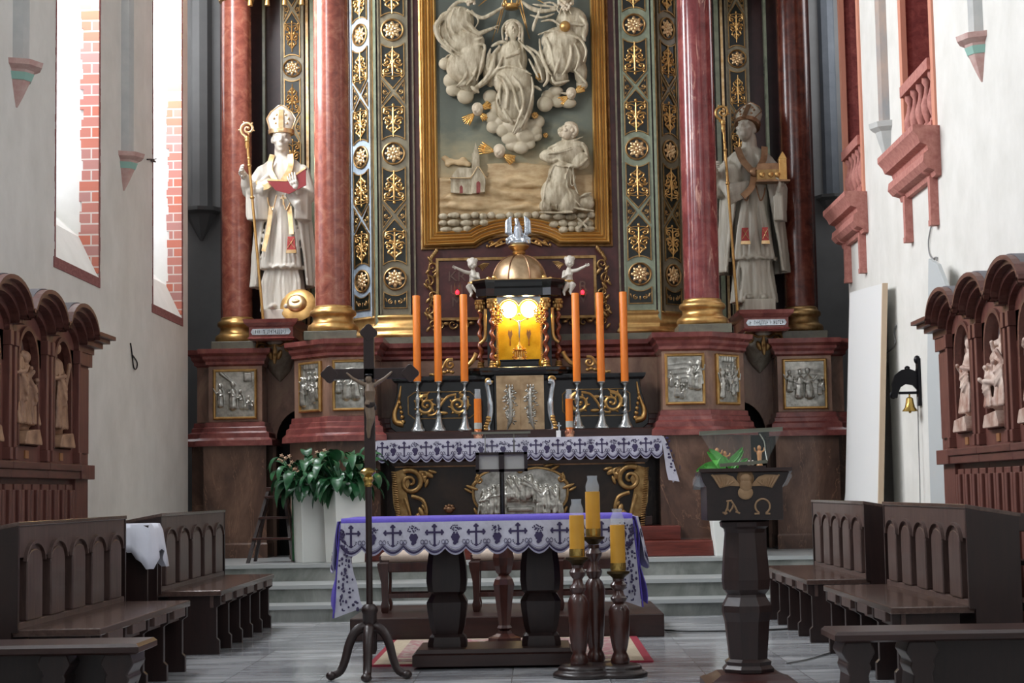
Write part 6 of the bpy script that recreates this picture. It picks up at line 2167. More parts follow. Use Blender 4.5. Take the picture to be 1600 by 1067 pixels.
# ------------------------------------------------------------------ figures
def bishop(side):
    """over-life bishop statue"""
    left = side < 0
    cx, cy = (-2.62, 19.12) if left else (2.62, 19.12)
    z0 = 3.075
    sx = 1
    w = thing('bishop_statue', 'white bishop statue with mitre holding an open book, left of the altar' if left else 'weathered grey-white bishop statue gazing upwards with a church model, right of the altar', 'statue', (cx, cy, z0))
    mt = 'statue' if left else 'statue_grey'
    b = MB(); b.box(cx - .19, cx + .17, cy - .26, cy + .2, z0, z0 + .11) if left else b.box(cx - .13, cx + .19, cy - .30, cy + .2, z0, z0 + .12)
    b.build('base_block', mt, w, smooth=0, bevel=.008)
    zb = z0 + .11
    S = 1.0
    rr = random.Random(4 if left else 9)
    b = MB()

    def ringf(z, rx, ry, ox=0, oy=0, amp=0.0, fr=13, ph=0.0, n=72, a0=0, a1=2 * pi):
        out = []
        for j in range(n):
            a = a0 + (a1 - a0) * j / n
            f = 1 + amp * (sin(fr * a + ph) * .6 + sin(fr * .53 * a + ph * 1.7 + 1) * .5 + .3 * sin(fr * 1.9 * a - ph))
            out.append((cx + ox + rx * f * cos(a), cy + oy + ry * f * sin(a), zb + z))
        return out
    # alb reaching the ground
    lv = [(0.0, .235, .19, .12), (.05, .23, .185, .12), (.25, .205, .165, .12), (.5, .19, .15, .09)]
    b.loft([ringf(z, rx, ry, 0, 0, am, 11, z * 1.5) for z, rx, ry, am in lv])
    # rochet hem at .46
    lv = [(.455, .245, .20, .13), (.48, .235, .19, .12), (.7, .21, .17, .10), (1.0, .19, .155, .07), (1.3, .20, .145, .04), (1.5, .215, .13, .02), (1.6, .19, .12, .01), (1.66, .10, .09, 0)]
    b.loft([ringf(z, rx, ry, 0, 0, am, 12, 1 + z * 1.2) for z, rx, ry, am in lv])
    # shoes
    for q in (-1, 1): b.ell((cx + q * .08, cy - .2, zb + .03), (.045, .1, .04))
    # cope: thick shell open to the front
    def cope(zlist, opening, ph):
        rings = []
        for z, rx, ry, oy, am in zlist:
            o, i_ = [], []
            n = 46
            a0 = -pi / 2 + opening(z); a1 = 3 * pi / 2 - opening(z)
            for j in range(n + 1):
                a = a0 + (a1 - a0) * j / n
                f = 1 + am * (sin(15 * a + ph + z) * .6 + .5 * sin(8 * a + 2 * z))
                o.append((cx + rx * f * cos(a), cy + oy + ry * f * sin(a), zb + z))
                i_.append((cx + (rx * f - .035) * cos(a), cy + oy + (ry * f - .035) * sin(a), zb + z))
            rings.append(o + i_[::-1])
        b.loft(rings)
    if left:
        zl = [(.26, .35, .24, .03, .09), (.6, .33, .23, .02, .08), (1.0, .30, .21, .01, .05), (1.25, .30, .20, 0, .03), (1.42, .28, .18, 0, .02), (1.55, .24, .15, 0, .01), (1.62, .17, .12, .01, 0), (1.67, .10, .09, .02, 0)]
    else:
        zl = [(.32, .38, .26, .03, .09), (.6, .36, .25, .02, .08), (1.0, .33, .22, .01, .06), (1.25, .31, .20, 0, .03), (1.42, .29, .18, 0, .02), (1.55, .25, .15, 0, .01), (1.62, .18, .12, .01, 0), (1.67, .10, .09, .02, 0)]
    cope(zl, lambda z: .98 - .42 * z / 1.3 if z < 1.3 else .56 - (z - 1.3) * 1.2, 0)
    # collar and neck
    b.cap((cx, cy, zb + 1.58), (cx, cy - .02, zb + 1.76), .09, .08)
    b.ell((cx, cy - .02, zb + 1.62), (.11, .1, .05))
    # arms
    if left:
        elb, wr = (cx - .33, cy - .10, zb + 1.28), (cx - .36, cy - .22, zb + 1.42)
        b.chain([(cx - .19, cy, zb + 1.5), elb], [.10, .085], 12)
        b.chain([elb, (cx - .35, cy - .18, zb + 1.36), wr], [.085, .07, .045], 12)
        # cope thrown back over the forearm with hanging sleeve
        b.chain([(cx - .10, cy - .16, zb + 1.36), (cx - .2, cy - .2, zb + 1.28), (cx - .30, cy - .18, zb + 1.27)], [.05, .07, .06], 10)
        b.chain([(cx - .13, cy - .15, zb + 1.44), (cx - .22, cy - .19, zb + 1.35), (cx - .33, cy - .2, zb + 1.33)], [.03, .035, .035], 8)
        b.loft([[(cx + x * q1, cy + y, zb + z) for x, y in ((-.36, -.20), (-.22, -.24), (-.12, -.18), (-.12, -.04), (-.30, -.04))] for q1, z in ((1, 1.32), (1.02, 1.15), (1.02, 1.02), (.98, .96))])
        # book arm
        elb2, wr2 = (cx + .30, cy - .08, zb + 1.22), (cx + .17, cy - .27, zb + 1.27)
        b.chain([(cx + .2, cy, zb + 1.5), elb2], [.10, .08], 12)
        b.chain([elb2, wr2], [.075, .05], 12)
        b.chain([(cx + .1, cy - .2, zb + 1.22), (cx + .2, cy - .25, zb + 1.12), (cx + .26, cy - .2, zb + .98)], [.04, .06, .03], 10)
        b.loft([[(cx + x, cy + y, zb + z) for x, y in ((.16, -.28), (.30, -.22), (.33, -.08), (.2, -.1))] for z in (1.27, 1.15, 1.0, .95)])
    else:
        elb, wr = (cx - .34, cy - .06, zb + 1.20), (cx - .39, cy - .20, zb + 1.36)
        b.chain([(cx - .19, cy, zb + 1.48), elb], [.11, .10], 12)
        b.chain([elb, wr], [.09, .045], 12)
        # swag of the cope gathered across the arm
        for k in range(5):
            b.chain([(cx - .40 + .01 * k, cy - .16, zb + 1.33 - .012 * k), (cx - .24, cy - .22 - .01 * k, zb + 1.22 - .045 * k), (cx - .04, cy - .2, zb + 1.20 - .03 * k + .06)], [.02, .034, .022], 7)
        b.ell((cx - .24, cy - .08, zb + 1.32), (.17, .13, .19))
        elb2, wr2 = (cx + .30, cy - .05, zb + .98), (cx + .27, cy - .26, zb + 1.14)
        b.chain([(cx + .19, cy, zb + 1.46), (cx + .31, cy, zb + 1.2), elb2], [.11, .09, .075], 12)
        b.chain([elb2, wr2], [.07, .042], 12)
        b.loft([[(cx + x, cy + y, zb + z) for x, y in ((.20, -.26), (.30, -.28), (.36, -.12), (.24, -.1))] for z in (1.10, 1.0, .88, .84)])
    # drapery ridges down the front
    for k in range(9):
        x = -.15 + .038 * k
        b.chain([(cx + x * 1.3, cy - .185 + abs(x) * .25, zb + .46), (cx + x * 1.05 + rr.uniform(-.02, .02), cy - .18 + abs(x) * .3, zb + .8), (cx + x * .6, cy - .165 + abs(x) * .3, zb + 1.2)], [.022, .016, .01], 7)
        b.chain([(cx + x * 1.3, cy - .19 + abs(x) * .25, zb + .0), (cx + x * 1.15 + rr.uniform(-.03, .03), cy - .175 + abs(x) * .3, zb + .3), (cx + x, cy - .15 + abs(x) * .3, zb + .5)], [.026, .02, .012], 7)
    for k in range(26):
        a = -pi + pi * k / 25
        b.ell((cx + .25 * cos(a), cy + .20 * sin(a), zb + .46 + .012 * sin(k * 2.3)), (.022, .022, .018), 6, 5)
    hc = (cx + (.0 if left else -.035), cy - .045, zb + 1.85)
    yaw, pitch = (0.10, 0.0) if left else (-.45, -.5)
    head_shape(b, hc, 1.25, yaw, pitch)
    f = fuse(b, .0115, 1)
    # hands added finely
    hb = MB()
    if left:
        finger_hand(hb, wr, (-.25, -.55, .35), (.9, -.3, 0), 1.15, 1.0)
        finger_hand(hb, (cx + .20, cy - .30, zb + 1.25), (-.3, -.35, .8), (0, .9, .3), 1.15, .35)
    else:
        finger_hand(hb, wr, (-.15, -.55, .35), (.9, -.3, 0), 1.15, 1.0)
        finger_hand(hb, wr2, (.1, -.35, .6), (-.3, -.2, .9), 1.2, .7, .8)
    hf = fuse(hb, .0045, 1)
    f.join(hf)
    body = f.build('body', mt, w, smooth=80)
    # mitre
    R3 = Matrix.Rotation(yaw, 3, 'Z') @ Matrix.Rotation(pitch, 3, 'X')
    HC = Vector(hc)
    b = MB()
    rings = []
    for t in np.linspace(0, 1, 9):
        z = .065 + t * .31
        wx = (.112 + .040 * t * 1.2) * (1 - max(0, t - .45) ** 1.5 * 1.9)
        wy = .125 * (1 - t * .75)
        rings.append([tuple(HC + R3 @ Vector((max(wx, .012) * cos(a) * (1.12 if left else 1.1), .012 + wy * sin(a), z))) for a in np.linspace(0, 2 * pi, 24, endpoint=False)])
    b.loft(rings)
    mi = b.build('mitre', mt, w, smooth=60)
    b = MB()
    def mp(x, y, z): return tuple(HC + R3 @ Vector((x, y, z)))
    ring = [Vector((.116 * 1.12 * cos(a), .012 + .128 * sin(a), .0)) for a in np.linspace(0, 2 * pi, 24, endpoint=False)]
    b.loft([[mp(v.x * q, v.y * q, .060 + h) for v in ring] for q, h in ((1.0, 0), (1.06, .0), (1.09, .045), (1.02, .045))])
    b.loft([[mp(x, -.125 + t * .095 - .008, .07 + t * .28) for x in (-.026, .026)] + [mp(x, -.125 + t * .095 + .01, .07 + t * .28) for x in (.022, -.022)] for t in (0, .3, .6, .9)])
    for q in (-1, 1):
        b.tube([mp(q * .12, -.085, .10), mp(q * .155, -.03, .22), mp(q * .11, -.02, .30), mp(0, -.02, .375)], .007, 6)
        for (x, z) in ((.05, .15), (.065, .2), (.04, .24)): b.ell(mp(q * x * 1.2, -.095 + .3 * (z - .1), z * 1.1), (.014, .008, .014), 7, 5)
    b.build('mitre_band', 'gold_pale' if left else 'bronze', mi, smooth=50)
    # orphrey bands of the cope
    b = MB()
    def band(pts, wd, y=0):
        sp = smoothpts(pts, 4)
        rings = []
        for i, p in enumerate(sp):
            a = Vector(sp[max(i - 1, 0)]); c_ = Vector(sp[min(i + 1, len(sp) - 1)])
            t = (c_ - a).normalized(); s = t.cross(Vector((0, 1, 0))).normalized()
            p = Vector(p)
            rings.append([tuple(p - s * wd), tuple(p + s * wd), tuple(p + s * wd + Vector((0, .02, 0))), tuple(p - s * wd + Vector((0, .02, 0)))])
        b.loft(rings)
    q = zb
    if left:
        band([(cx - .09, cy - .10, q + 1.68), (cx - .11, cy - .17, q + 1.52), (cx - .045, cy - .20, q + 1.38)], .028)
        band([(cx + .10, cy - .10, q + 1.68), (cx + .11, cy - .17, q + 1.52), (cx + .04, cy - .20, q + 1.38)], .030)
        band([(cx - .26, cy - .22, q + 1.36), (cx - .16, cy - .25, q + 1.30), (cx - .06, cy - .24, q + 1.36)], .03)
        band([(cx - .09, cy - .215, q + 1.10), (cx - .12, cy - .22, q + .85), (cx - .17, cy - .24, q + .62)], .022)
        band([(cx + .10, cy - .2, q + 1.1), (cx + .12, cy - .215, q + .9), (cx + .125, cy - .225, q + .8)], .024)
        b.build('gold_orphrey', 'gold_pale', w, smooth=40)
    else:
        band([(cx - .14, cy - .10, q + 1.66), (cx - .10, cy - .20, q + 1.5), (cx + .0, cy - .24, q + 1.36)], .034)
        band([(cx + .15, cy - .10, q + 1.66), (cx + .12, cy - .20, q + 1.5), (cx + .03, cy - .24, q + 1.36)], .034)
        band([(cx + .01, cy - .24, q + 1.36), (cx - .02, cy - .26, q + 1.2), (cx - .12, cy - .26, q + 1.1)], .034)
        b.ell((cx + .015, cy - .255, q + 1.36), (.05, .02, .05), 14, 8)
        b.build('gold_orphrey', 'bronze', w, smooth=40)
    # stole ends: red with fringe
    ends = [(cx + .125, q + .70, .045)] if left else [(cx - .10, q + .70, .042), (cx + .11, q + .70, .036)]
    for k, (x, z, wd) in enumerate(ends):
        b = MB()
        yy = cy - .245
        b.prism([(x - wd * .8, z + .07), (x + wd * .8, z + .07), (x + wd, z - .07), (x - wd, z - .07)], yy, yy + .03)
        b.mat(1)
        b.prism([(x - wd * 1.15, z - .07), (x + wd * 1.15, z - .07), (x + wd * 1.2, z - .105), (x - wd * 1.2, z - .105)], yy - .004, yy + .03)
        b.tube([(x - wd * .7, yy - .003, z + .05), (x + wd * .8, yy - .003, z - .05)], .004, 5); b.tube([(x + wd * .7, yy - .003, z + .05), (x - wd * .8, yy - .003, z - .05)], .004, 5)
        b.build('stole_end', ['redcloth', 'gold_pale'], w, smooth=0)
    b = MB()
    for s in (-1, 1): b.tube(smoothpts([(cx + s * .03, cy - .215, q + 1.22), (cx + s * .07, cy - .225, q + 1.06), (cx + s * .11, cy - .22, q + 1.12), (cx + s * .13, cy - .19, q + 1.2)], 4), .008, 6)
    if left:
        b.box(cx + .038, cx + .052, cy - .245, cy - .235, q + 1.11, q + 1.22); b.box(cx + .015, cx + .075, cy - .245, cy - .235, q + 1.175, q + 1.19)
    b.build('cord_and_cross', 'gold_pale' if left else 'bronze', w, smooth=40)
    # crozier held in the hand
    D = cy - .30
    px0, py0, px1, py1 = (384, 180, 411, 490) if left else (1128, 154, 1152, 480)
    top, bot = P(px0 + 2, py0 + 40, D), P(px1, py1 - 2, D)
    bot.z = z0
    c = thing('crozier', ('long gilded crozier held by the left book-bearing bishop statue' if left else 'long gilded crozier held by the right bishop statue with the church model'), 'crozier', tuple(bot))
    b = MB()
    U = (top - bot)
    def at(t): return tuple(bot + U * t)
    b.tube([at(0), at(.7), at(1)], .0155, 8)
    for t, r in ((.68, .026), (.86, .024), (.9, .02), (1.0, .028), (.97, .022)): b.ell(at(t), (r, r, r * .8), 10, 7)
    b.lathe([(.018, -.09), (.026, -.05), (.02, 0), (.03, .03), (.02, .05)], at(1), 10)
    b.build('staff', 'gold', c, smooth=50)
    b = MB()
    hx = P(px0 + (3 if left else 1), py0 + 20, D)
    sg = -1 if left else -1
    sp = [(p[0], D, p[2]) for p in spiral(hx.x, hx.z - .01, .085, 1.55, 250, -1, 34, rin=.15)]
    b.tube([at(1.0)] + [tuple(Vector(at(1.0)).lerp(Vector(sp[0]), .5))] + sp, [.018, .018] + [.017 - .007 * i / 34 for i in range(35)], 8)
    for i in range(0, 22, 4):
        a = math.atan2(sp[i][2] - hx.z, sp[i][0] - hx.x)
        b.ell((sp[i][0] + .015 * cos(a), D, sp[i][2] + .015 * sin(a)), (.018, .01, .009), 7, 5, Matrix.Rotation(-a, 3, 'Y'))
    b.ell(sp[-1], .018, 8, 6)
    b.build('crook', 'gold_pale' if left else 'gold', c, smooth=50)
    if left:
        # open book
        w2 = thing('open_book', 'open red book held by the left bishop statue', 'book', (cx + .12, cy - .32, zb + 1.3))
        b = MB()
        yb = cy - .34
        c0 = (cx + .02, zb + 1.345)
        for sgn, tip in ((-1, (cx - .11, zb + 1.375)), (1, (cx + .26, zb + 1.52))):
            pass
        poly = [(cx - .115, zb + 1.355), (cx + .10, zb + 1.345), (cx + .30, zb + 1.48), (cx + .30, zb + 1.30), (cx + .12, zb + 1.21), (cx - .02, zb + 1.25)]
        b.prism(poly, yb, yb + .018)
        b.build('cover', 'leather', w2, smooth=0)
        b = MB()
        b.prism([(cx - .105, zb + 1.372), (cx + .10, zb + 1.360), (cx + .30, zb + 1.495), (cx + .30, zb + 1.475), (cx + .10, zb + 1.343), (cx - .11, zb + 1.353)], yb - .004, yb + .09)
        b.build('pages', 'gold_pale', w2, smooth=0)
        # tasselled gilded hat leaning at the feet
        w3 = thing('gilded_hat', 'gilded broad-brimmed round hat lying at the feet of the left bishop statue', 'hat', (-2.45, 18.86, z0))
        b = MB()
        hc_ = P(465, 470, 18.84)
        m = Matrix.Translation((hc_.x, 18.86, z0 + .155)) @ Matrix.Rotation(radians(68), 4, 'X') @ Matrix.Rotation(radians(-8), 4, 'Y')
        b.lathe([(.0, .0), (.10, .0), (.17, -.015), (.195, -.01), (.2, .0), (.19, .006), (.11, .03), (.0, .03)], n=36)
        b.xf(m)
        br = b.build('brim', 'gold', w3, smooth=60)
        b = MB()
        b.lathe([(.105, .02), (.105, .05), (.095, .085), (.06, .10), (.0, .088)], n=30, flute=lambda a, h: 1 + .05 * cos(2 * a))
        b.ell((0, 0, .10), (.05, .02, .012), 10, 6)
        b.xf(m)
        b.build('crown', 'gold_pale', w3, smooth=60)
    else:
        w2 = thing('church_model', 'small gilded church model with tower on the hand of the right bishop statue', 'model', (cx + .27, cy - .3, zb + 1.2))
        b = MB()
        yb = cy - .36
        x0, x1 = cx + .06, cx + .36
        z1 = zb + 1.235
        b.box(cx + .02, x1 + .01, yb - .01, yb + .16, z1, z1 + .02)
        b.mat(1).box(cx + .03, x1 - .1, yb, yb + .15, z1 + .02, z1 + .13)
        b.mat(0).prism([(cx + .02, z1 + .13), (x1 - .09, z1 + .13), (x1 - .1, z1 + .2), (cx + .04, z1 + .2)], yb + .02, yb + .13)
        b.mat(2).box(x1 - .10, x1 - .02, yb, yb + .09, z1 + .02, z1 + .24)
        b.prism([(x1 - .105, z1 + .24), (x1 - .015, z1 + .24), (x1 - .035, z1 + .28), (x1 - .06, z1 + .32), (x1 - .085, z1 + .28)], yb, yb + .09)
        for k, xx in enumerate((cx + .08, cx + .17, cx + .24)):
            b.mat(2).lathe([(.03, yb * 0), (.028, .02), (.001, .03)], (xx, yb + .0, z1 + .075), 12, axis='Y')
        b.build('church_body', ['bronze', 'gold_dark', 'gold'], w2, smooth=0, bevel=.003)


bishop(-1)
bishop(1)
for o in [q for q in bpy.data.objects if q.parent is None and q.name.split('.')[0] in ('bishop_statue', 'open_book', 'church_model')]:
    s_ = 1.045
    bx = -2.62 if o.location.x < 0 else 2.62
    o.location = Vector((bx + (o.location.x - bx) * s_, 19.12 + (o.location.y - 19.12) * s_, 3.075 + (o.location.z - 3.075) * s_))
    o.scale = (s_, s_, s_)


def putto(px, side):
    """small white seated child figure beside the dome"""
    D = 18.42
    w = thing('cherub_figure', ('left small white seated cherub with one arm stretched towards the wall panel' if side < 0 else 'right small white seated cherub turned away with one arm raised'), 'figure', tuple(P(px, 462, D)), 'cherubs beside the dome')
    def q(x, y, d=0): p = P(x, y, D - d); return (p.x, D - d, p.z)
    b = MB()
    s = side
    m = (lambda x: x) if side < 0 else (lambda x: 887 - (x - 740) + 1)
    dy = 0 if side < 0 else -3
    H = q(m(738), 412 + dy, .02)
    b.ell(H, (.052, .055, .06), 14, 10)
    b.ell((H[0] - .008 * (1 if s < 0 else -1), H[1] - .05, H[2] - .012), (.01, .014, .012), 8, 6)
    for k in (-1, 1): b.ell((H[0] + k * .022, H[1] - .035, H[2] - .022), .02, 8, 6)
    b.ell((H[0], H[1] - .04, H[2] - .042), (.016, .012, .012), 8, 6)
    for k in range(14):
        a = 2 * pi * k / 14
        b.ell((H[0] + .042 * cos(a), H[1] + .01 + .035 * sin(a), H[2] + .036 + .008 * sin(3 * a)), .02, 7, 5)
    b.ell((H[0], H[1], H[2] + .05), (.03, .03, .02), 8, 6)
    b.chain([q(m(739), 422 + dy), q(m(740), 430 + dy), q(m(740), 440 + dy), q(m(740), 446 + dy)], [.024, .044, .05, .055], 10)
    b.chain([q(m(736), 427 + dy), q(m(726), 425 + dy, .04), q(m(714), 419 + dy, .08)], [.024, .021, .014], 8)
    b.chain([q(m(746), 428 + dy), q(m(748), 437 + dy, .04), q(m(741), 432 + dy, .08)], [.024, .02, .014], 8)
    b.chain([q(m(736), 446 + dy), q(m(732), 448 + dy, .09), q(m(737), 459 + dy, .09), q(m(735), 463 + dy, .12)], [.036, .031, .019, .012], 8)
    b.chain([q(m(744), 446 + dy), q(m(741), 448 + dy, .09), q(m(747), 459 + dy, .09), q(m(746), 464 + dy, .12)], [.036, .031, .019, .012], 8)
    f = fuse(b, .0055, 1)
    hb = MB()
    a = Vector(q(m(714), 419 + dy, .08)); finger_hand(hb, a, (-1 if s < 0 else 1, -.3, .4), (0, -1, 0), .32, .2)
    a = Vector(q(m(741), 432 + dy, .08)); finger_hand(hb, a, (-1 if s < 0 else 1, -.2, .2), (0, 1, 0), .32, .3)
    f.join(hb)
    f.build('body', 'statue', w, smooth=80)
    b = MB()
    b.lathe([(.058, -.012), (.066, 0), (.058, .014)], q(m(740), 443 + dy), 16)
    b.build('gilt_sash', 'gold', w, smooth=50)
    b = MB()
    c = q(m(748), 416 + dy, -.05)
    for k in range(6):
        e = q(m(764 - k * 2), 412 + k * 2.2 + dy, -.05)
        b.chain([c, tuple((c[i] + e[i]) / 2 + (.012 if i == 2 else 0) for i in range(3)), e], [.012, .012, .006], 6)
    b.build('wing', 'gold_dark', w, smooth=50)
    b = MB(); p = q(m(742), 449 + dy, -.01)
    b.box(p[0] - .05, p[0] + .05, D - .04, 19.0, p[2] - .05, p[2] - .03)
    b.build('wall_bracket', 'gold_dark', w, smooth=0)


putto(738, -1)
putto(887, 1)
# ------------------------------------------------------------------ platform and foreground furnishings
def leaf(b, base, dirv, L, wd, droop=.6, n=8, twist=0.0):
    p = Vector(base); d = Vector(dirv).normalized()
    side = d.cross(Vector((0, 0, 1)))
    if side.length < .1: side = Vector((1, 0, 0))
    side.normalize()
    side = (Matrix.Rotation(twist, 3, d) @ side)
    rows = []
    for i in range(n + 1):
        t = i / n
        ww = wd * (sin(pi * min(1, t ** .8)) ** .8) * (1 - .2 * t) + .002
        up = side.cross(d).normalized()
        rows.append([tuple(p - side * ww + up * ww * .35), tuple(p), tuple(p + side * ww + up * ww * .35)])
        d = (d + Vector((0, 0, -droop / n)) * (1 + t)).normalized()
        p = p + d * (L / n)
    o = len(b.v)
    vs = [v for r in rows for v in r]
    fs = []
    for i in range(n):
        for j in range(2):
            a = i * 3 + j
            fs.append((a, a + 1, a + 4, a + 3))
    b.add(vs, fs)
    return tuple(p)


def planter(cx, cy, z0, h, wt, wb, label, seed, leaves, lm='leaf', flowers=0, spread=1.0, kind='p', rot=0.0):
    CR, SR = cos(rot), sin(rot)
    w = thing('potted_plant', label, 'plant', (cx, cy, z0), 'white planters')
    b = MB()
    def sq(hw, z): return [(cx + (x * CR - y * SR) * hw, cy + (x * SR + y * CR) * hw, z) for x, y in ((-1, -1), (1, -1), (1, 1), (-1, 1))]
    b.loft([sq(wb, z0), sq(wt, z0 + h), sq(wt - .03, z0 + h), sq(wt - .035, z0 + h - .06)])
    b.build('pot', 'planter', w, smooth=0, bevel=.006)
    b = MB(); b.loft([sq(wt - .032, z0 + h - .08), sq(wt - .032, z0 + h - .03)]); b.build('soil', 'soil', w, smooth=0)
    r = random.Random(seed)
    b = MB()
    for i in range(leaves):
        a = r.uniform(0, 2 * pi); rad = r.uniform(0, wt * .75)
        bx, by = cx + rad * cos(a), cy + rad * sin(a)
        el = r.uniform(.3, 1.35) if i % 3 else r.uniform(-.1, .4)
        d0 = Vector((cos(a) * cos(el), sin(a) * cos(el) - .15, sin(el)))
        st = r.uniform(.05, .36 if i % 3 else .15) * spread
        q = Vector((bx, by, z0 + h - .04)) + d0 * st
        b.tube([(bx, by, z0 + h - .05), tuple((Vector((bx, by, z0 + h - .05)) + q) / 2 + Vector((0, 0, .01))), tuple(q)], .004, 4)
        leaf(b, q - d0 * .02, d0, r.uniform(.15, .30) * spread, r.uniform(.04, .07) * spread, r.uniform(1.2, 3.4), twist=r.uniform(-.6, .6))
    b.build('foliage', lm, w, smooth=80)
    return w


def sanctuary():
    zP = PLAT
    planter(P(484, 820, 17.5).x, 17.5, zP, .79, .15, .125, 'left white tapered planter with drooping dark green leaves beside the wooden steps', 3, 90, rot=.5)
    planter(P(539, 820, 17.25).x, 17.25, zP, .79, .17, .148, 'larger white planter of dark green leaves between its twin and the processional cross', 6, 130, rot=.5)
    # dried pale blossoms on stalks rising from the pot
    w = thing('flower_spray', 'spray of pale bronze blossoms on thin stalks behind the left planter leaves', 'flowers', (-2.3, 17.5, zP))
    b = MB(); s = MB()
    r = random.Random(2)
    for px, py in ((440, 712), (446, 716), (452, 713), (441, 720), (436, 717), (456, 722), (452, 728), (460, 733), (466, 738), (473, 727), (479, 724), (485, 723), (495, 707), (500, 709), (507, 704), (510, 709), (475, 733), (468, 744)):
        p = P(px, py, 17.45)
        for k in range(5):
            a = 2 * pi * k / 5
            b.ell((p.x + .013 * cos(a), p.y, p.z + .013 * sin(a)), (.011, .008, .007), 6, 4, Matrix.Rotation(-a, 3, 'Y'))
        b.ell(tuple(p - Vector((0, .012, 0))), .009, 6, 4)
        s.tube([(-2.3 + .01 * r.random(), 17.5, zP + .02), (-2.30, 17.5, p.z - .25), tuple(p)], [.006, .004, .002], 4)
    b.build('blossoms', 'flower', w, smooth=60)
    s.build('stalks', 'leaf', w, smooth=60)
    # small wooden step ladder
    cx, D = -2.52, 17.75
    w = thing('step_ladder', 'small dark wooden step ladder standing left of the white planters', 'ladder', (cx, D, zP))
    hts = [.17, .40, .62]
    x0, x1 = -2.72, -2.36
    ztop = .74
    for sx in (0, 1):
        b = MB()
        xb = (x0 - .04, x1 + .06)[sx]; xt = (-2.58, -2.42)[sx]
        b.loft([[(xb - .015, D - .25, zP), (xb + .015, D - .25, zP), (xb + .015, D - .17, zP), (xb - .015, D - .17, zP)], [(xt - .015, D - .02, zP + ztop), (xt + .015, D - .02, zP + ztop), (xt + .015, D + .05, zP + ztop), (xt - .015, D + .05, zP + ztop)]])
        b.build('rail', 'wood_darkz', w, smooth=0)
        b = MB()
        b.loft([[(xb - .015, D + .22, zP), (xb + .015, D + .22, zP), (xb + .015, D + .28, zP), (xb - .015, D + .28, zP)], [(xt - .015, D + .02, zP + ztop), (xt + .015, D + .02, zP + ztop), (xt + .015, D + .06, zP + ztop), (xt - .015, D + .06, zP + ztop)]])
        b.build('rear_leg', 'wood_darkz', w, smooth=0)
    for i, z in enumerate((.24, .45, .66)):
        t = z / ztop
        a0 = x0 - .05 + (-2.58 - x0 + .05) * t; a1 = x1 + .06 + (-2.42 - x1 - .06) * t
        b = MB(); b.box(a0 - .01, a1 + .01, D - .27 + .22 * t, D - .06 + .14 * t, zP + z - .012, zP + z + .012)
        b.build('tread', 'wood_chair', w, smooth=0, bevel=.003)
    b = MB(); b.box(-2.60, -2.40, D - .03, D + .07, zP + ztop - .02, zP + ztop + .02); b.build('top_board', 'wood_chair', w, smooth=0, bevel=.003)
    # planter and gifts to the right
    cx, cy = 2.06, 17.35
    planter(cx, cy, zP, .78, .20, .125, 'white planter with a few bright green leaves behind the ambo', 12, 5, 'leaf_bright')
    b = MB()
    def lf(pts, wd):
        sp = smoothpts([tuple(P(x, y, cy - .1)) for x, y in pts], 3)
        n = len(sp)
        vs = []
        for i, p in enumerate(sp):
            ww = wd * sin(pi * min(.97, (i + .6) / n)) + .002
            a = Vector(sp[max(i - 1, 0)]); c_ = Vector(sp[min(i + 1, n - 1)])
            t = (c_ - a).normalized(); s_ = t.cross(Vector((0, 1, 0)))
            p = Vector(p)
            vs += [tuple(p - s_ * ww + Vector((0, -.02, 0))), tuple(p), tuple(p + s_ * ww + Vector((0, -.02, 0)))]
        b.add(vs, [(i * 3 + j, i * 3 + j + 1, i * 3 + j + 4, i * 3 + j + 3) for i in range(n - 1) for j in (0, 1)])
    for pts, wd in (([(1130, 738), (1120, 722), (1105, 706)], .03), ([(1130, 738), (1112, 726), (1088, 736)], .034), ([(1132, 738), (1125, 715), (1108, 702)], .03), ([(1140, 738), (1143, 720), (1150, 712), (1160, 699)], .028), ([(1140, 738), (1148, 724), (1161, 704)], .024), ([(1128, 740), (1110, 730), (1100, 728)], .028), ([(1150, 735), (1160, 722), (1168, 716)], .02), ([(1145, 738), (1136, 722), (1128, 712)], .024)):
        lf(pts, wd)
    w = thing('green_leaf_cluster', 'bright green leaves lying over the rim of the right planter', 'leaves', (cx, cy - .1, zP + .78))
    b.build('leaves', 'leaf_bright', w, smooth=80)
    # little carved wooden figures on a stand behind the ambo
    sx0, sx1 = P(1122, 730, 17.55).x, P(1195, 730, 17.55).x
    zs = P(1160, 728, 17.55).z
    b = MB(); b.box(sx0, sx1, 17.45, 17.70, zs - .04, zs)
    for x in (sx0 + .02, sx1 - .04):
        for y in (17.46, 17.66): b.box(x, x + .025, y, y + .025, zP, zs - .04)
    tag(b.build('flower_stand', 'wood_darkz', smooth=0), 'dark narrow stand behind the ambo carrying small wooden figures', 'stand')
    for k, (px, h, lab) in enumerate(((1121, .19, 'small wooden figure on the stand behind the ambo, left of the green leaves'), (1187, .21, 'small carved wooden figure with outstretched arms at the right end of the stand'), (1133, .15, 'smallest wooden figure on the stand, among the green leaves'))):
        p = P(px, 728, 17.55)
        w = thing('wooden_figurine', lab, 'figurine', (p.x, 17.55, zs), 'wooden figurines behind the ambo')
        b = MB()
        x, y = p.x, 17.55
        b.lathe([(.032, zs), (.03, zs + .01), (.02, zs + .03), (.024, zs + h * .5), (.03, zs + h * .68), (.014, zs + h * .74)], (x, y, 0), 10)
        b.ell((x, y, zs + h * .85), (.02, .022, .028), 8, 6)
        for s in (-1, 1):
            b.chain([(x + s * .02, y, zs + h * .66), (x + s * .045, y - .01, zs + h * .72), (x + s * .05, y - .02, zs + h * .85)], [.010, .009, .007], 6)
        b.build('carved_body', 'wood_light', w, smooth=60)
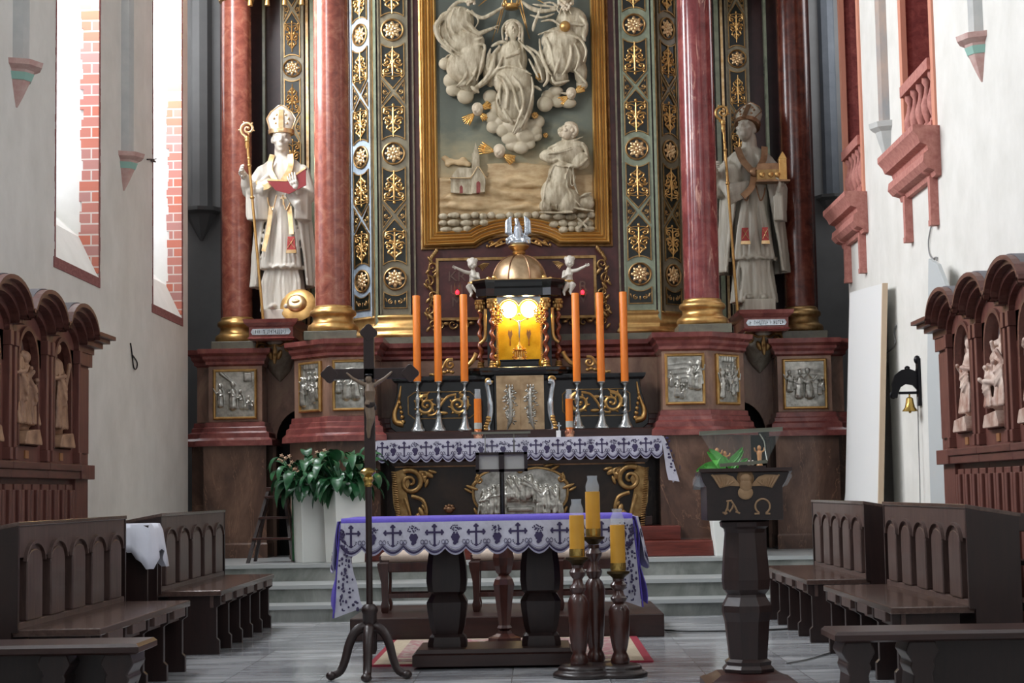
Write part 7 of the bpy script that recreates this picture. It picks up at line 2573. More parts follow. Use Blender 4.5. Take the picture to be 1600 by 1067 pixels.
    for px in (1158, 1164, 1170, 1176):
        p = P(px, 724, 17.5)
        b = MB(); b.ell((p.x, 17.5, zs + .02), (.018, .018, .02), 8, 6); b.ell((p.x, 17.49, zs + .045), (.010, .01, .012), 6, 5)
        tag(b.build('white_blossom', 'statue', smooth=60), 'tiny white blossom in the row on the stand beside the wooden figure', 'blossom', 'tiny white blossoms on the stand')


sanctuary()


def dais_area():
    # wooden dais, rug
    b = MB(); b.box(-1.31, 1.15, 13.65, 15.2, 0, .18)
    w = tag(b.build('wooden_dais', 'wood_x', smooth=0, bevel=.01), 'low dark wooden dais carrying the stools behind the front altar', 'platform')
    b = MB()
    b.box(-.98, .93, 11.65, 13.62, 0, .012)
    b.mat(1).box(-.94, .87, 11.69, 13.6, .011, .0145)
    b.mat(2).box(-.82, .74, 11.82, 13.5, .0140, .0165)
    b.mat(1).box(-.80, .66, 12.0, 12.06, .0160, .0175)
    tag(b.build('patterned_rug', ['rug_red', 'rug_cream', 'rug'], smooth=0), 'patterned reddish rug with crimson edge lying under the front altar', 'rug')
    # stools
    def stool(x0, x1, y0, label):
        z0 = .18
        w = thing('cushioned_stool', label, 'stool', ((x0 + x1) / 2, y0 + .2, z0), 'stools on the dais')
        zs = .46
        d = .42
        b = MB(); b.box(x0 + .03, x1 - .03, y0 + .02, y0 + d - .02, z0 + zs - .13, z0 + zs - .05); b.build('seat_frame', 'wood_chair', w, smooth=0, bevel=.006)
        b = MB()
        def rr(o, z): return [(x, y, z) for x, y in ((x0 + .03 - o, y0 + .02 - o), (x1 - .03 + o, y0 + .02 - o), (x1 - .03 + o, y0 + d - .02 + o), (x0 + .03 - o, y0 + d - .02 + o))]
        b.loft([rr(.0, z0 + zs - .05), rr(.02, z0 + zs - .03), rr(.02, z0 + zs + .01), rr(.0, z0 + zs + .03), rr(-.05, z0 + zs + .04)])
        b.build('cushion', 'cushion', w, smooth=50, bevel=.012)
        for ix, x in enumerate((x0 + .045, x1 - .045)):
            for y in (y0 + .045, y0 + d - .045):
                b = MB()
                def sq(hw, z, ox=0): return [(x + ox + a * hw, y + c * hw, z) for a, c in ((-1, -1), (1, -1), (1, 1), (-1, 1))]
                s = -1 if ix == 0 else 1
                b.loft([sq(.022, z0, s * .0), sq(.03, z0 + .02), sq(.034, z0 + .06), sq(.024, z0 + .10), sq(.03, z0 + .25), sq(.042, z0 + .36, s * .012), sq(.045, z0 + .40, s * .014), sq(.034, z0 + .42), sq(.04, z0 + zs - .04), sq(.045, z0 + zs + .0), sq(.03, z0 + zs + .012)])
                b.build('leg', 'wood_chair', w, smooth=30)
        b = MB(); b.box(x0 + .06, x1 - .06, y0 + .03, y0 + .06, z0 + .12, z0 + .155); b.build('stretcher', 'wood_chair', w, smooth=0)
        b = MB(); b.box(x0 + .06, x1 - .06, y0 + d - .06, y0 + d - .03, z0 + .12, z0 + .155); b.build('stretcher', 'wood_chair', w, smooth=0)
    y = 14.15
    def xa(px): return P(px, 900, y).x
    stool(xa(592), xa(698), y, 'cream-cushioned wooden stool on the dais, seen left of the altar legs')
    stool(xa(735), xa(838), y, 'cream-cushioned wooden stool on the dais, seen between the two altar legs')
    stool(xa(866), xa(975), y, 'cream-cushioned wooden stool on the dais, seen behind the three-candle stand')
    # book stand on wooden baluster
    D = 13.0
    cx = P(787, 900, D).x
    w = thing('music_stand', 'dark lectern stand with glazed panels on a wooden baluster between the altars', 'stand', (cx, D, .018))
    b = MB()
    o8 = pi / 8
    b.lathe([(.16, .018), (.16, .04), (.13, .045), (.13, .07), (.10, .08), (.06, .10), (.05, .12)], (cx, D, 0), 8, a0=o8)
    b.build('stepped_foot', 'wood_chair', w, smooth=0)
    b = MB(); b.lathe([(.035, .12), (.06, .14), (.045, .16), (.05, .2), (.075, .40), (.085, .46), (.07, .50), (.04, .53), (.06, .55), (.075, .60), (.085, .66), (.06, .78), (.035, .86)], (cx, D, 0), 8, a0=o8)
    b.build('baluster', 'wood_chair', w, smooth=0)
    zt = P(785, 708, D).z
    b = MB(); b.tube([(cx, D, .84), (cx, D, zt)], .02, 10); b.build('pole', 'black', w, smooth=50)
    b = MB()
    a, c = P(743, 707, D - .1), P(824, 707, D - .1); zb_ = P(785, 737, D - .1).z; ztp = a.z
    for x0, x1, z0, z1 in ((a.x, c.x, ztp - .02, ztp), (a.x, c.x, zb_, zb_ + .02), (a.x, a.x + .025, zb_, ztp), (c.x - .025, c.x, zb_, ztp), (cx - .02, cx + .02, zb_, ztp)):
        b.box(x0, x1, D - .10, D - .075, z0, z1)
    b.box(cx - .02, cx + .02, D - .09, D + .02, zb_ + .05, zb_ + .09)
    b.build('panel_frame', 'wood_dark', w, smooth=0)
    b = MB(); b.box(a.x + .02, c.x - .02, D - .085, D - .08, zb_ + .01, ztp - .01); b.build('panel_pane', 'paper', w, smooth=0)
    b = MB()
    e0, e1 = P(737, 677, D - .05), P(829, 677, D - .05)
    b.box(e0.x, e1.x, D - .06, D - .045, e0.z - .008, e0.z + .008)
    for px in (758, 803):
        x = P(px, 690, D - .05).x; b.box(x - .003, x + .003, D - .055, D - .05, ztp, e0.z)
    b.build('acrylic_edge', 'acrylic_edge', w, smooth=0)
    b = MB(); b.box(e0.x + .02, e1.x - .02, D - .055, D - .05, ztp, e0.z); b.build('acrylic_sheet', 'acrylic', w, smooth=0)


dais_area()


def front_altar():
    D = 11.25
    zt = .985
    zb = 0.0175
    w = thing('front_altar', 'dark wooden front altar table on two heavy baluster legs under the purple cloth', 'altar', (-.15, D + .5, zb))
    b = MB(); b.box(-1.05, .74, D + .05, D + .95, zt - .09, zt - .008); b.build('table_top', 'wood_x', w, smooth=0, bevel=.008)
    for px in (697, 844):
        x = P(px, 900, 11.6).x
        b = MB()
        def sq(hw, z, dy=.9): return [(x + a * hw, 11.72 + c * hw * dy, z) for a, c in ((-.7, -1), (.7, -1), (1, -.7), (1, .7), (.7, 1), (-.7, 1), (-1, .7), (-1, -.7))]
        b.loft([sq(.13, .125), sq(.13, .15), sq(.12, .19), (sq(.10, .21)), sq(.115, .26), sq(.13, .36), sq(.135, .42), sq(.115, .455), sq(.105, .47), sq(.125, .49), sq(.135, .56), sq(.13, .66), sq(.11, .80), sq(.105, .90)])
        b.build('leg', 'wood_darkz', w, smooth=25)
    b = MB(); b.plan([(-.66, 11.42), (.40, 11.42), (.40, 12.05), (-.66, 12.05)], [(0, zb), (0, .09), (-.02, .10), (-.03, .125)])
    b.build('base_plank', 'wood_x', w, smooth=0)
    # cloths
    b = MB()
    x0, x1 = -1.10, .79
    y0, y1 = D, D + 1.0
    n = 24
    # purple underlay with rounded front edge
    rings = []
    for i in range(n + 1):
        x = x0 + (x1 - x0) * i / n
        e = .008 * sin(i * 1.7)
        rings.append([(x, y1, zt - .05), (x, y1, zt + .006), (x, y0 + .03, zt + .008), (x, y0 + .006, zt + .002), (x, y0 - .006, zt - .02), (x, y0 - .008, zt - .05), (x, y0 + .008, zt - .05), (x, y0 + .03, zt - .006), (x, y1 - .02, zt - .006)])
    b.mat(0).loft(rings)
    lace(b, (x0 + .0, y0 - .008, zt - .022), (x1, y0 - .008, zt - .022), .215, 14, 1, wave=.008)
    # side falls: purple lining with lace over it, corners hanging low
    for s, xs, ln in ((-1, x0, .60), (1, x1, .56)):
        rings = []
        for j in range(13):
            t = j / 12
            z = zt - .01 - ln * t
            ox = s * (.02 + .035 * t + .012 * sin(t * 9))
            ring = []
            m = 10
            for i in range(m + 1):
                u = i / m
                wv = .022 * sin(u * 14 + t * 2) * (.3 + t)
                ring.append((xs + ox + wv, y0 - .0 + (y1 - y0) * u * (1 - .12 * t) , z + (.25 * u * t if True else 0)))
            rings.append(ring + [(p[0] - s * .006, p[1], p[2]) for p in ring[::-1]])
        b.mat(0).loft(rings)
        # lace corner fold seen from the nave
        rings = []
        for j in range(15):
            t = j / 14
            z = zt - .03 - (ln + .0) * t
            xa = xs + s * (.0 + .045 * t); xb = xs + s * (-.005 + .00 * t) - s * (.02 + .12 * t ** 1.3)
            wv = .012 * sin(9 * t)
            rings.append([(xa, y0 - .012 + wv, z - .0), (xb, y0 - .018 - wv, z + .05 * t + .02 * sin(t * 20) * t), (xb, y0 - .012 - wv, z + .05 * t + .02 * sin(t * 20) * t), (xa, y0 - .006 + wv, z)])
        b.mat(1).loft(rings)
        b.mat(2)
        r = random.Random(3)
        for j in range(70):
            t = .06 + .92 * j / 70
            z = zt - .03 - ln * t
            u = r.uniform(.1, .9)
            xa = xs + s * .045 * t; xb = xs - s * (.025 + .12 * t ** 1.3)
            x = xa + (xb - xa) * u
            b.ell((x, y0 - .026, z + .04 * t * u), (.005 + .006 * r.random(), .003, .005 + .008 * r.random()), 6, 4)
        b.mat(0).tube([(xs + s * (.05 * j / 10 + .004), y0 - .005, zt - .03 - ln * j / 10) for j in range(11)], .006, 6)
        # lace over the outer side
        A, B = ((xs + s * .02, y1, zt - .01), (xs + s * .02, y0, zt - .01))
        if s > 0: A, B = B, A
        lace(b, A, B, .34, 6, 1, wave=.03, out=(s, 0, 0), down=(s * .12, 0, -1))
    cl = b.build('front_altar_cloth', ['purple', 'white_cloth', 'lilac_motif', 'lace_outline'], smooth=50)
    tag(cl, 'violet cloth with white cross and grape lace border draped over the front altar', 'cloth')


front_altar()


def processional_cross():
    D = 10.95
    b0 = P(577, 1055, D)
    cx = P(577, 900, D).x
    w = thing('processional_cross', 'tall dark wooden processional crucifix on three curved feet, left of the front altar', 'crucifix', (cx, D, 0))
    def zz_(py): return P(577, py, D).z
    def xx_(px, py): return P(px, py, D).x
    for a in (200, 340, 270):
        b = MB()
        ca, sa = cos(radians(a)), sin(radians(a))
        pts = [(.0, .30), (.05, .315), (.10, .28), (.135, .21), (.16, .12), (.19, .055), (.235, .03)]
        sp = smoothpts([(cx + r * ca, D + r * sa, z) for r, z in pts], 4)
        b.tube(sp, [.036 - .012 * i / len(sp) for i in range(len(sp))], 8, flat=.8)
        b.ell((cx + .25 * ca, D + .25 * sa, .028), (.035, .035, .028), 10, 6)
        b.build('foot', 'wood_darkz', w, smooth=50)
    b = MB(); b.lathe([(.035, .15), (.045, .18), (.045, .40), (.055, .42), (.05, .44), (.03, .46)], (cx, D, 0), 12); b.build('socket', 'wood_darkz', w, smooth=40)
    b = MB(); b.tube([(cx, D - .0, .16), (cx, D, 1.02), (cx, D, zz_(735))], [.021, .020, .022], 12); b.build('pole', 'wood_darkz', w, smooth=50)
    b = MB(); zr = zz_(742)
    b.lathe([(.022, zr - .075), (.028, zr - .06), (.024, zr - .05), (.034, zr - .035), (.030, zr - .015), (.022, zr - .008), (.03, zr + .0), (.05, zr + .015), (.05, zr + .025), (.03, zr + .04), (.022, zr + .045)], (cx, D, 0), 20)
    b.build('brass_knop', 'brass', w, smooth=50)
    # cross with trefoil ends
    b = MB()
    xc = xx_(577, 600)
    zt, zb2 = zz_(513), zz_(735)
    za = zz_(584)
    hw = .034
    b.box(xc - hw, xc + hw, D - .018, D + .018, zb2, zt - .03)
    xl, xr = xx_(508, 584), xx_(648, 584)
    b.box(xl + .03, xr - .03, D - .018, D + .018, za - hw, za + hw)
    for (x, z) in ((xl + .028, za), (xr - .028, za), (xc, zt - .028)):
        horiz = abs(z - za) < .01
        poly = [(x + .050 * cos(radians(a)) * (1 + .12 * cos(radians(4 * a))), z + .050 * sin(radians(a)) * (1 + .12 * cos(radians(4 * a)))) for a in range(0, 360, 15)]
        b.prism(poly[::-1], D - .02, D + .02)
    b.build('cross', 'wood_darkz', w, smooth=0, bevel=.003)
    b = MB()
    y = D - .035
    def s(px, py, d=0): p = P(px, py, D - .04 - d); return (p.x, D - .04 - d, p.z)
    b.ell(s(576, 592, .015), (.021, .024, .028), 10, 8)
    b.chain([s(577, 599), s(578, 612, .012), s(578, 625, .008), s(577, 632, .008)], [.022, .036, .028, .032], 10)
    for a, e, h in (((570, 601), (552, 592), (542, 583)), ((585, 601), (601, 591), (612, 581))):
        b.chain([s(*a), s(*e), s(*h)], [.015, .011, .007], 8)
    b.chain([s(574, 634, .01), s(577, 654, .02), s(575, 672, .0), s(576, 684, -.005)], [.021, .018, .012, .008], 8)
    b.chain([s(581, 634, .01), s(581, 655, .016), s(577, 672, .004), s(577, 683, .0)], [.021, .018, .012, .008], 8)
    f = fuse(b, .004, 1)
    f.build('corpus', 'corpus_paint', w, smooth=80)
    b = MB(); b.lathe([(.03, -.022), (.036, -.01), (.034, .012), (.028, .016)], s(578, 632, .004), 14); b.ell(s(585, 636, .01), (.014, .012, .022), 8, 6)
    b.build('loincloth', 'wood_dark', w, smooth=50)
    b = MB(); b.lathe([(.022, .0), (.026, .008), (.022, .016)], s(576, 588, .012), 12)
    b.build('head_wreath', 'iron', w, smooth=50)


M['corpus_paint'] = basic('dark_bronze_corpus', '6a5848', 0.4, col2='7c6a58', scale=10)
processional_cross()


def candle_trio():
    D = 10.85
    def xx_(px, py): return P(px, py, D).x
    cx = xx_(938, 1000)
    w = thing('candle_stand', 'dark turned wooden stand of three unequal posts carrying three yellow candles', 'candlestick', (cx, D, 0))
    posts = [(901, .12, 878, 'left, middle-height', 808, 747 + 46, -.06), (927, .22, 842, 'tallest, middle', 770, 745, .12), (965, .0, 900, 'lowest, right', 822, 780, -.04)]
    b = MB()
    b.lathe([(.19, 0), (.195, .02), (.18, .035), (.155, .045), (.16, .06), (.14, .075), (.06, .085)], (xx_(912, 1040), D - .02, 0), 32)
    b.lathe([(.17, 0), (.175, .02), (.16, .035), (.135, .045), (.14, .06), (.12, .075), (.05, .085)], (xx_(968, 1040), D - .02, 0), 32)
    b.lathe([(.16, 0), (.165, .02), (.15, .035), (.125, .045), (.13, .06), (.11, .075), (.05, .085)], (xx_(932, 1040), D + .13, 0), 32)
    fuse(b, .008, 1).build('lobed_base', 'wood_dark', w, smooth=60)
    info = [(902, 578 + 292, 805, 762, D - .06, 'left yellow candle of middle height on the three-post wooden stand'),
            (927, 838, 768, 744, D + .12, 'tallest yellow candle with glass top on the three-post wooden stand'),
            (966, 892, 820, 800, D - .04, 'lowest right yellow candle on the three-post wooden stand')]
    for k, (px, pb, pt_, pg, y, lab) in enumerate(info):
        x = P(px, pb, y).x
        zc = P(px, pb, y).z; zt = P(px, pt_, y).z
        H = zc - .03
        b = MB()
        pr = [(.05, .07), (.06, .10), (.05, .13), (.04, .15), (.05, .19)]
        mid = [(.062, .30), (.07, .60), (.055, .66), (.035, .69), (.05, .72), (.055, .75), (.035, .79), (.03, .83), (.05, .87), (.055, .90), (.035, .94), (.04, .97)]
        pr += [(r * .95, .08 + (H - .08) * t) for r, t in mid]
        b.lathe(pr, (x, y, 0), 12)
        b.build('turned_post', 'wood_chair', w, smooth=40)
        b = MB(); b.lathe([(.03, H - .02), (.05, H - .0), (.07, H + .015), (.072, H + .028), (.05, H + .03), (.0, H + .03)], (x, y, 0), 20)
        b.build('drip_dish', 'brass_dark', w, smooth=40)
        c = thing('yellow_candle', lab, 'candle', (x, y, zc), 'yellow candles on the wooden stand')
        b = MB(); b.lathe([(.046, zc + .001), (.047, zc + .01), (.046, zt), (.0, zt)], (x, y, 0), 24); b.build('wax', 'wax_yellow', c, smooth=40)
        b = MB(); b.lathe([(.0475, zc + .004), (.050, zc + .02), (.0485, zc + .05), (.0475, zc + .05), (.047, zc + .02)], (x, y, 0), 20, cap=False); b.build('brass_collar', 'brass', c, smooth=40)
        b = MB(); b.lathe([(.042, zt), (.044, zt + .02), (.044, zt + .04), (.03, zt + .075), (.034, zt + .10), (.032, zt + .10), (.028, zt + .075), (.041, zt + .04), (.041, zt + .02), (.04, zt)], (x, y, 0), 24, cap=False)
        b.build('glass_top', 'glass', c, smooth=50)


M['brass_dark'] = metal('dark_brass', '3a2e1c', '5a482c', 0.4)
candle_trio()


def ambo():
    D = 10.15
    cx = P(1165, 900, D).x
    w = thing('ambo', 'dark wooden ambo on an octagonal baluster with carved dove and alpha-omega letters', 'lectern', (cx, D, 0))
    b = MB(); b.plan([(cx - .26, D - .24), (cx + .26, D - .24), (cx + .26, D + .24), (cx - .26, D + .24)], [(0, 0), (0, .04), (-.04, .055), (-.09, .085), (-.12, .09)])
    b.build('foot_plinth', 'wood_red_dark', w, smooth=0)
    o = pi / 8
    b = MB()
    def zz_(py): return P(1165, py, D).z
    prof = [(.15, .09), (.155, .11), (.135, .13), (.14, .15), (.115, .165), (.118, .2), (.135, .38), (.15, zz_(955)), (.148, zz_(945)), (.12, zz_(932)), (.115, zz_(928)), (.14, zz_(920)), (.145, zz_(905)), (.135, zz_(870)), (.12, zz_(832)), (.125, zz_(826)), (.145, zz_(822)), (.15, zz_(815)), (.12, zz_(810))]
    b.lathe(prof, (cx, D, 0), 8, a0=o); b.build('baluster', 'wood_darkz', w, smooth=0)
    # desk box with flared sides
    b = MB()
    z0, z1, z2 = zz_(812), zz_(760), zz_(737)
    yf = D - .16
    x00, x01 = P(1105, 800, yf).x, P(1224, 800, yf).x
    xt0, xt1 = P(1092, 740, yf).x, P(1237, 740, yf).x
    poly = [(x00, z0), (x01, z0), (x01 - .0, z1), (x01 + .02, z1 + .03), (xt1 - .01, z2), (xt0 + .01, z2), (x00 - .02, z1 + .03), (x00, z1)]
    b.prism(poly, yf, D + .22)
    b.build('desk', 'wood_dark', w, smooth=0, bevel=.004)
    b = MB(); b.loft([[(xt0, yf - .03, z2), (xt1, yf - .03, z2), (xt1, yf - .03, z2 + .02), (xt0, yf - .03, z2 + .02)], [(xt0, D + .25, z2 - .10), (xt1, D + .25, z2 - .10), (xt1, D + .25, z2 - .08), (xt0, D + .25, z2 - .08)]])
    b.build('reading_board', 'wood_x', w, smooth=0)
    # dove relief
    def q(cxx, cyy, d=.0):   # crop pixels of the ambo close-up
        p = P(1070 + cxx / 5.928, 650 + cyy / 5.928, yf - d); return (p.x, p.z)
    b = MB()
    y0 = yf - .012
    for pts in ([(240, 545), (380, 540), (445, 560), (500, 625), (510, 650), (420, 645), (325, 668), (290, 610)], [(880, 545), (740, 540), (680, 560), (625, 625), (615, 650), (700, 645), (800, 660), (830, 610)]):
        b.prism([q(*p) for p in pts][::-1], y0, yf)
        n = 6
        for i in range(n):
            s0 = q(pts[0][0] + (pts[3][0] - pts[0][0]) * (.05 + .9 * i / n), 545 + 12 * i)
            e0 = q(pts[6][0] + (pts[5][0] - pts[6][0]) * i / n, 655 - 4 * i)
            b.chain([(s0[0], y0, s0[1]), (e0[0], y0, e0[1])], [.005, .007], 5)
    c = q(560, 575); b.ell((c[0], y0 - .004, c[1]), (.032, .016, .026), 14, 8)
    b.lathe([(.046, -.006), (.05, 0), (.046, .008), (.04, .0)], (c[0], yf - .004, c[1]), 24, axis='Y')
    c = q(562, 640); b.ell((c[0], y0, c[1]), (.036, .02, .045), 14, 8)
    b.prism([q(530, 660), q(600, 660), q(622, 710), q(600, 745), q(560, 768), q(520, 745), q(500, 710)][::-1], y0, yf)
    c = q(560, 710); b.ell((c[0], y0, c[1]), (.044, .014, .04), 12, 8)
    b.build('dove_carving', 'dove', w, smooth=40)
    b = MB()
    lines = [[(400, 790), (395, 850), (370, 905)], [(350, 890), (375, 910), (392, 895)], [(395, 860), (415, 885), (440, 850), (450, 820)], [(430, 785), (465, 840), (490, 895)], [(385, 790), (435, 782)], [(470, 885), (510, 900)]]
    for L in lines: b.tube([(q(*p)[0], yf - .004, q(*p)[1]) for p in L], .006, 6)
    b.build('letter_alpha', 'dove', w, smooth=40)
    b = MB()
    pts = []
    for a in np.linspace(-60, 240, 20):
        pts.append((720 + 68 * cos(radians(a)), 835 - 68 * sin(radians(a))))
    pts = [(790, 905), (750, 903)] + pts + [(690, 903), (645, 905)]
    b.tube([(q(*p)[0], yf - .004, q(*p)[1]) for p in pts], .006, 6)
    b.build('letter_omega', 'dove', w, smooth=40)
    for pts, nm in (([(105, 550), (80, 590), (78, 640), (150, 665), (190, 655), (150, 560)], 'l'), ([(1000, 535), (1000, 560), (955, 640), (920, 650), (915, 620), (960, 545)], 'r')):
        b = MB(); b.prism([q(*p) for p in pts][::-1], yf + .03, yf + .04); b.build('side_pane', 'glass', w, smooth=0)
    # transparent reading rest with visible edges
    yb = D + .15
    e0, e1 = P(1093, 677, yb), P(1223, 670, yb)
    b = MB()
    b.loft([[(e0.x, yb, e0.z - .012), (e0.x, yb + .02, e0.z - .012), (e0.x, yb + .02, e0.z + .012), (e0.x, yb, e0.z + .012)], [(e1.x, yb, e1.z - .012), (e1.x, yb + .02, e1.z - .012), (e1.x, yb + .02, e1.z + .012), (e1.x, yb, e1.z + .012)]])
    f0, f1 = P(1125, 727, yb - .2), P(1199, 721, yb - .2)
    b.loft([[(f0.x, yb - .2, f0.z - .01), (f0.x, yb - .19, f0.z - .01), (f0.x, yb - .19, f0.z + .01), (f0.x, yb - .2, f0.z + .01)], [(f1.x, yb - .2, f1.z - .01), (f1.x, yb - .19, f1.z - .01), (f1.x, yb - .19, f1.z + .01), (f1.x, yb - .2, f1.z + .01)]])
    g0, g1 = P(1193, 690, yb - .05), P(1196, 722, yb - .2)
    b.tube(smoothpts([tuple(P(1187, 678, yb)), tuple(P(1194, 690, yb - .05)), tuple(P(1196, 705, yb - .1)), tuple(f1)], 4), .004, 6)
    b.build('rest_edges', 'acrylic_edge', w, smooth=0)
    b = MB()
    b.add([tuple(e0), tuple(e1), tuple(f1), tuple(f0)], [(0, 1, 2, 3)])
    b.add([tuple(v + Vector((0, .004, 0))) for v in (e0, e1, f1, f0)], [(3, 2, 1, 0)])
    b.build('clear_rest', 'acrylic', w, smooth=0)
    b = MB(); b.box(cx - .02, cx + .02, D - .06, D + .02, z2 - .08, f0.z); b.build('rest_support', 'wood_dark', w, smooth=0)


M['wood_red_dark'] = wood('dark_red_plinth_wood', '2a1414', '40201c', 0.35, 0)
ambo()


def benches():
    def bench(side, y0, y1, label):
        XB = 2.59
        w = thing('choir_bench', label, 'bench', (side * XB, (y0 + y1) / 2, 0), 'carved choir benches')
        mir = side < 0
        B = lambda b, n, m, **k: b.build(n, m, w, mirror=mir, **k)
        zt = 1.02
        # box back seen from the nave as a wedge
        b = MB()
        poly = [(XB + .07, 0), (XB + .07, zt), (XB + .28, zt - .05), (XB + .28, 0)]
        b.prism(poly, y0 + .02, y1 - .02)
        B(b, 'back', 'wood_darkz', smooth=0, bevel=.006)
        b = MB(); b.box(XB, XB + .07, y0 + .02, y1 - .02, .84, zt - .01); b.box(XB, XB + .07, y0 + .02, y1 - .02, .44, .50)
        B(b, 'back_rail', 'wood_brown', smooth=0, bevel=.006)
        b = MB(); b.prism([(XB - .01, zt - .01), (XB - .01, zt + .015), (XB + .30, zt - .04), (XB + .30, zt - .065)], y0, y1)
        B(b, 'top_rail', 'wood_browny', smooth=0, bevel=.004)
        for y in (y0, y1 - .03):
            b = MB(); b.prism([(XB - .005, 0.45), (XB - .005, zt - .01), (XB + .29, zt - .06), (XB + .29, 0), (XB + .03, 0), (XB + .03, .45)], y, y + .03)
            B(b, 'end_panel', 'wood_darkz', smooth=0)
        n = 5
        L = y1 - y0 - .14
        for i in range(n):
            ya = y0 + .07 + L * i / n + .085
            yb = y0 + .07 + L * (i + 1) / n - .085
            ym = (ya + yb) / 2
            zh = .80
            pl = [(ya, .50), (yb, .50), (yb, zh)] + [(ym + (yb - ym) * cos(radians(a)), zh + .085 * sin(radians(a)) ** .8) for a in range(15, 180, 15)] + [(ya, zh)]
            b = MB(); b.prismx(pl, XB - .012, XB + .07)
            B(b, 'arched_slat', 'wood_brown', smooth=0, bevel=.008)
            b = MB(); b.sweep([(XB + .0, ya - .035, zh + .02)] + [(XB + .0, ym + (yb - ym + .035) * cos(radians(a)), zh + .02 + .10 * sin(radians(a))) for a in range(165, 10, -15)] + [(XB + .0, yb + .035, zh + .02)], [(-.008, 0), (.008, 0), (.008, .02), (-.008, .02)], (-1, 0, 0))
            B(b, 'arch_moulding', 'wood_brown', smooth=30)
        # seat of planks with a toothed apron
        b = MB(); b.box(XB - .44, XB + .03, y0 + .02, y1 - .02, .425, .465)
        B(b, 'seat', 'wood_browny', smooth=0, bevel=.006)
        b = MB(); b.box(XB - .38, XB - .355, y0 + .04, y1 - .04, .34, .425)
        B(b, 'apron', 'wood_brown', smooth=0)
        m = max(4, int((y1 - y0) / .5))
        for i in range(m + 1):
            y = y0 + .05 + (y1 - y0 - .15) * i / m
            b = MB(); b.prism([(XB - .40, .12), (XB - .40, .34), (XB - .43, .36), (XB - .43, .425), (XB - .05, .425), (XB - .05, .0), (XB - .42, .0), (XB - .42, .10)], y, y + .05)
            B(b, 'leg_board', 'wood_darkz', smooth=0, bevel=.003)
            if i < m:
                b = MB(); b.box(XB - .445, XB - .40, y + .12, y + .12 + (y1 - y0) / m * .55, .375, .43)
                B(b, 'apron_tooth', 'wood_brown', smooth=0, bevel=.003)
    bench(-1, 9.2, 11.62, 'nearest left choir bench with arched back panels, in front of the cabinets')
    bench(-1, 12.7, 15.3, 'far left choir bench with arched back panels, beyond the draped side table')
    bench(1, 9.8, 12.15, 'nearest right choir bench with arched back panels, in front of the cabinets')
    bench(1, 12.85, 15.3, 'far right choir bench with arched back panels, nearer the altar steps')
    # foreground plank benches
    for side in (-1, 1):
        w = thing('plank_bench', ('left' if side < 0 else 'right') + ' dark foreground plank bench cut by the bottom ' + ('left' if side < 0 else 'right') + ' corner', 'bench', (side * 2.5, 8.3, 0), 'foreground plank benches')
        x0 = 1.55 if side > 0 else 1.70
        b = MB()
        b.plan([(x0, 8.15), (3.5, 8.15), (3.5, 8.55), (x0, 8.55)], [(-.02, .42), (0, .43), (.0, .455), (-.015, .47)])
        b.build('plank', 'wood_x', w, mirror=side < 0, smooth=0)
        for x in (x0 + .12, x0 + .42, x0 + 1.5):
            b = MB()
            b.prism([(x - .075, 0), (x - .06, .12), (x - .045, .26), (x - .06, .30), (x - .05, .32), (x - .08, .37), (x - .06, .42), (x + .06, .42), (x + .08, .37), (x + .05, .32), (x + .06, .30), (x + .045, .26), (x + .06, .12), (x + .075, 0)][::-1], 8.22, 8.48)
            b.build('shaped_support', 'wood_darkz', w, mirror=side < 0, smooth=0, bevel=.008)
        b = MB(); b.box(x0 + .42 + (0 if side > 0 else -.35), 3.4, 8.40, 8.44, .06 if side > 0 else .0, .40); b.build('front_board', 'wood_darkz', w, mirror=side < 0, smooth=0)
    # draped table left
    cx, cy = -2.66, 12.15
    w = thing('side_table', 'small dark side table under a white lace cloth between the left benches', 'table', (cx, cy, 0))
    b = MB(); b.box(cx - .17, cx + .15, cy - .2, cy + .2, .93, .96); b.build('table_top', 'wood_dark', w, smooth=0)
    for x in (cx - .15, cx + .10):
        for y in (cy - .17, cy + .14):
            b = MB(); b.box(x, x + .035, y, y + .035, 0, .93); b.build('leg', 'wood_darkz', w, smooth=0)
    b = MB(); b.box(cx - .14, cx + .12, cy - .165, cy - .145, .3, .9); b.build('front_panel', 'wood_darkz', w, smooth=0)
    b = MB()
    rings = []
    N = 48
    def per(s, z, o):
        out = []
        for i in range(N):
            a = 2 * pi * i / N
            sq_ = 1 / max(abs(cos(a)), abs(sin(a))) ** .8
            x = (.165 + o) * cos(a) * sq_; y = (.205 + o) * sin(a) * sq_
            f = 1 + s * sin(i * 1.3) * .05
            out.append((cx - .01 + x * f, cy + y * f, z(i)))
        return out
    drop = lambda i: .17 + .10 * abs(sin(2 * pi * i / N * 2)) ** 3 * 1.3 + .015 * (i % 2)
    rings.append(per(0, lambda i: .968, -.03))
    rings.append(per(0, lambda i: .966, .0))
    for t in (.15, .4, .7, 1.0): rings.append(per(t * 1.4, lambda i, t=t: .962 - drop(i) * t, .012 + .03 * t))
    b.loft(rings, cap=False)
    b.add(rings[0], [tuple(range(N))])
    cl = b.build('lace_table_cloth', 'linen_bright', smooth=60)
    md = cl.modifiers.new('thick', 'SOLIDIFY'); md.thickness = .003
    tag(cl, 'white lace-edged cloth draped over the small side table by the left benches', 'cloth')
    # armchair behind the right bench
    w = thing('armchair', 'dark wooden armchair partly visible at the right edge before the cabinets', 'chair', (3.0, 10.4, 0))
    x0, x1, y0, y1 = 2.93, 3.27, 9.75, 10.4
    for x in (x0, x1 - .04):
        for y in (y0, y1 - .04):
            b = MB(); b.box(x, x + .04, y, y + .04, 0, .95 if y > y0 else .68); b.build('leg', 'wood_darkz', w, smooth=0, bevel=.003)
    b = MB(); b.box(x0, x1, y0, y1, .42, .47); b.build('seat', 'wood_dark', w, smooth=0)
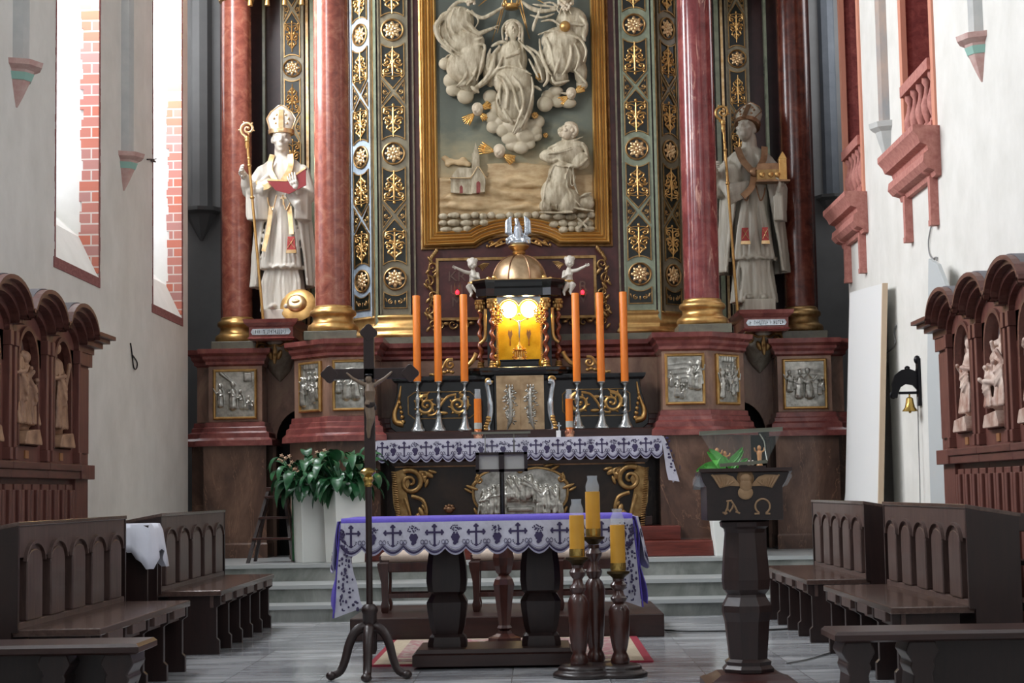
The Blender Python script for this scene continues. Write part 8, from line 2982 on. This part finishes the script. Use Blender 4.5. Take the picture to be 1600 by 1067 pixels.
    b = MB(); b.box(x0 - .01, x1, y1 - .045, y1, .86, .97); b.build('back_rail', 'wood_x', w, smooth=0, bevel=.006)
    for x in (x0, x1 - .05):
        b = MB(); b.box(x - .01, x + .05, y0 - .03, y1, .68, .71); b.build('armrest', 'wood_dark', w, smooth=0, bevel=.006)


M['linen_bright'] = basic('bright_white_linen', 'dcdfea', 0.8)
benches()
# ------------------------------------------------------------------ camera, light, world
def finish():
    cd = bpy.data.cameras.new('camera'); cd.sensor_width = 36; cd.lens = F * 36 / 1600
    cd.clip_end = 100
    co = bpy.data.objects.new('camera', cd); COL.objects.link(co)
    co.matrix_world = Matrix.Translation(CAMLOC) @ CAMROT.to_4x4()
    SC.camera = co

    def area(name, loc, direction, sx, sy, power, col):
        l = bpy.data.lights.new(name, 'AREA'); l.shape = 'RECTANGLE'; l.size = sx; l.size_y = sy
        l.energy = power; l.color = col
        o = bpy.data.objects.new(name, l); COL.objects.link(o)
        o.location = loc
        o.rotation_euler = Vector(direction).to_track_quat('-Z', 'Z').to_euler()
        return o
    day = (0.95, 0.97, 1.0)
    for (a, c), pw in zip(WIN, (180, 400, 500, 540)):
        area('window_daylight', (-WX - .55, (a + c) / 2, 6.0), (1, .1 if a < 8 else 0, -0.35), 4.2, 1.2, pw, day)
    for (a, c), pw in zip(NAVE_ADDED, (80, 70)):
        area('nave_fill', (WX + .5, (a + c) / 2, 6.2), (-1, .5, -0.4), 4.0, 1.2, pw, day)  # added fill from the unseen nave end
    area('apse_fill', (-4.75, 19.9, 6.4), (1, .25, -.3), 3.5, 1.0, 48, day)  # fill lamps added to brighten the dark apse, no window built there
    area('apse_fill', (4.75, 19.9, 6.4), (-1, .25, -.3), 3.5, 1.0, 45, day)
    # lamps inside the tabernacle niche
    for x in (-.09, .09):
        l = bpy.data.lights.new('niche_lamp', 'POINT'); l.energy = 9.0; l.color = (1, .78, .36); l.shadow_soft_size = .03
        o = bpy.data.objects.new('niche_lamp', l); COL.objects.link(o)
        o.location = (x, 18.32, Z(484, 18.32))
    w = bpy.data.worlds.new('world'); SC.world = w
    w.use_nodes = True
    bg = w.node_tree.nodes['Background']
    bg.inputs[0].default_value = (0.95, 0.97, 1.0, 1); bg.inputs[1].default_value = 0.42
    SC.view_settings.view_transform = 'Standard'
    SC.view_settings.look = 'None'
    SC.view_settings.gamma = 1.0
    SC.view_settings.exposure = 0.0
    SC.view_settings.use_curve_mapping = False


finish()
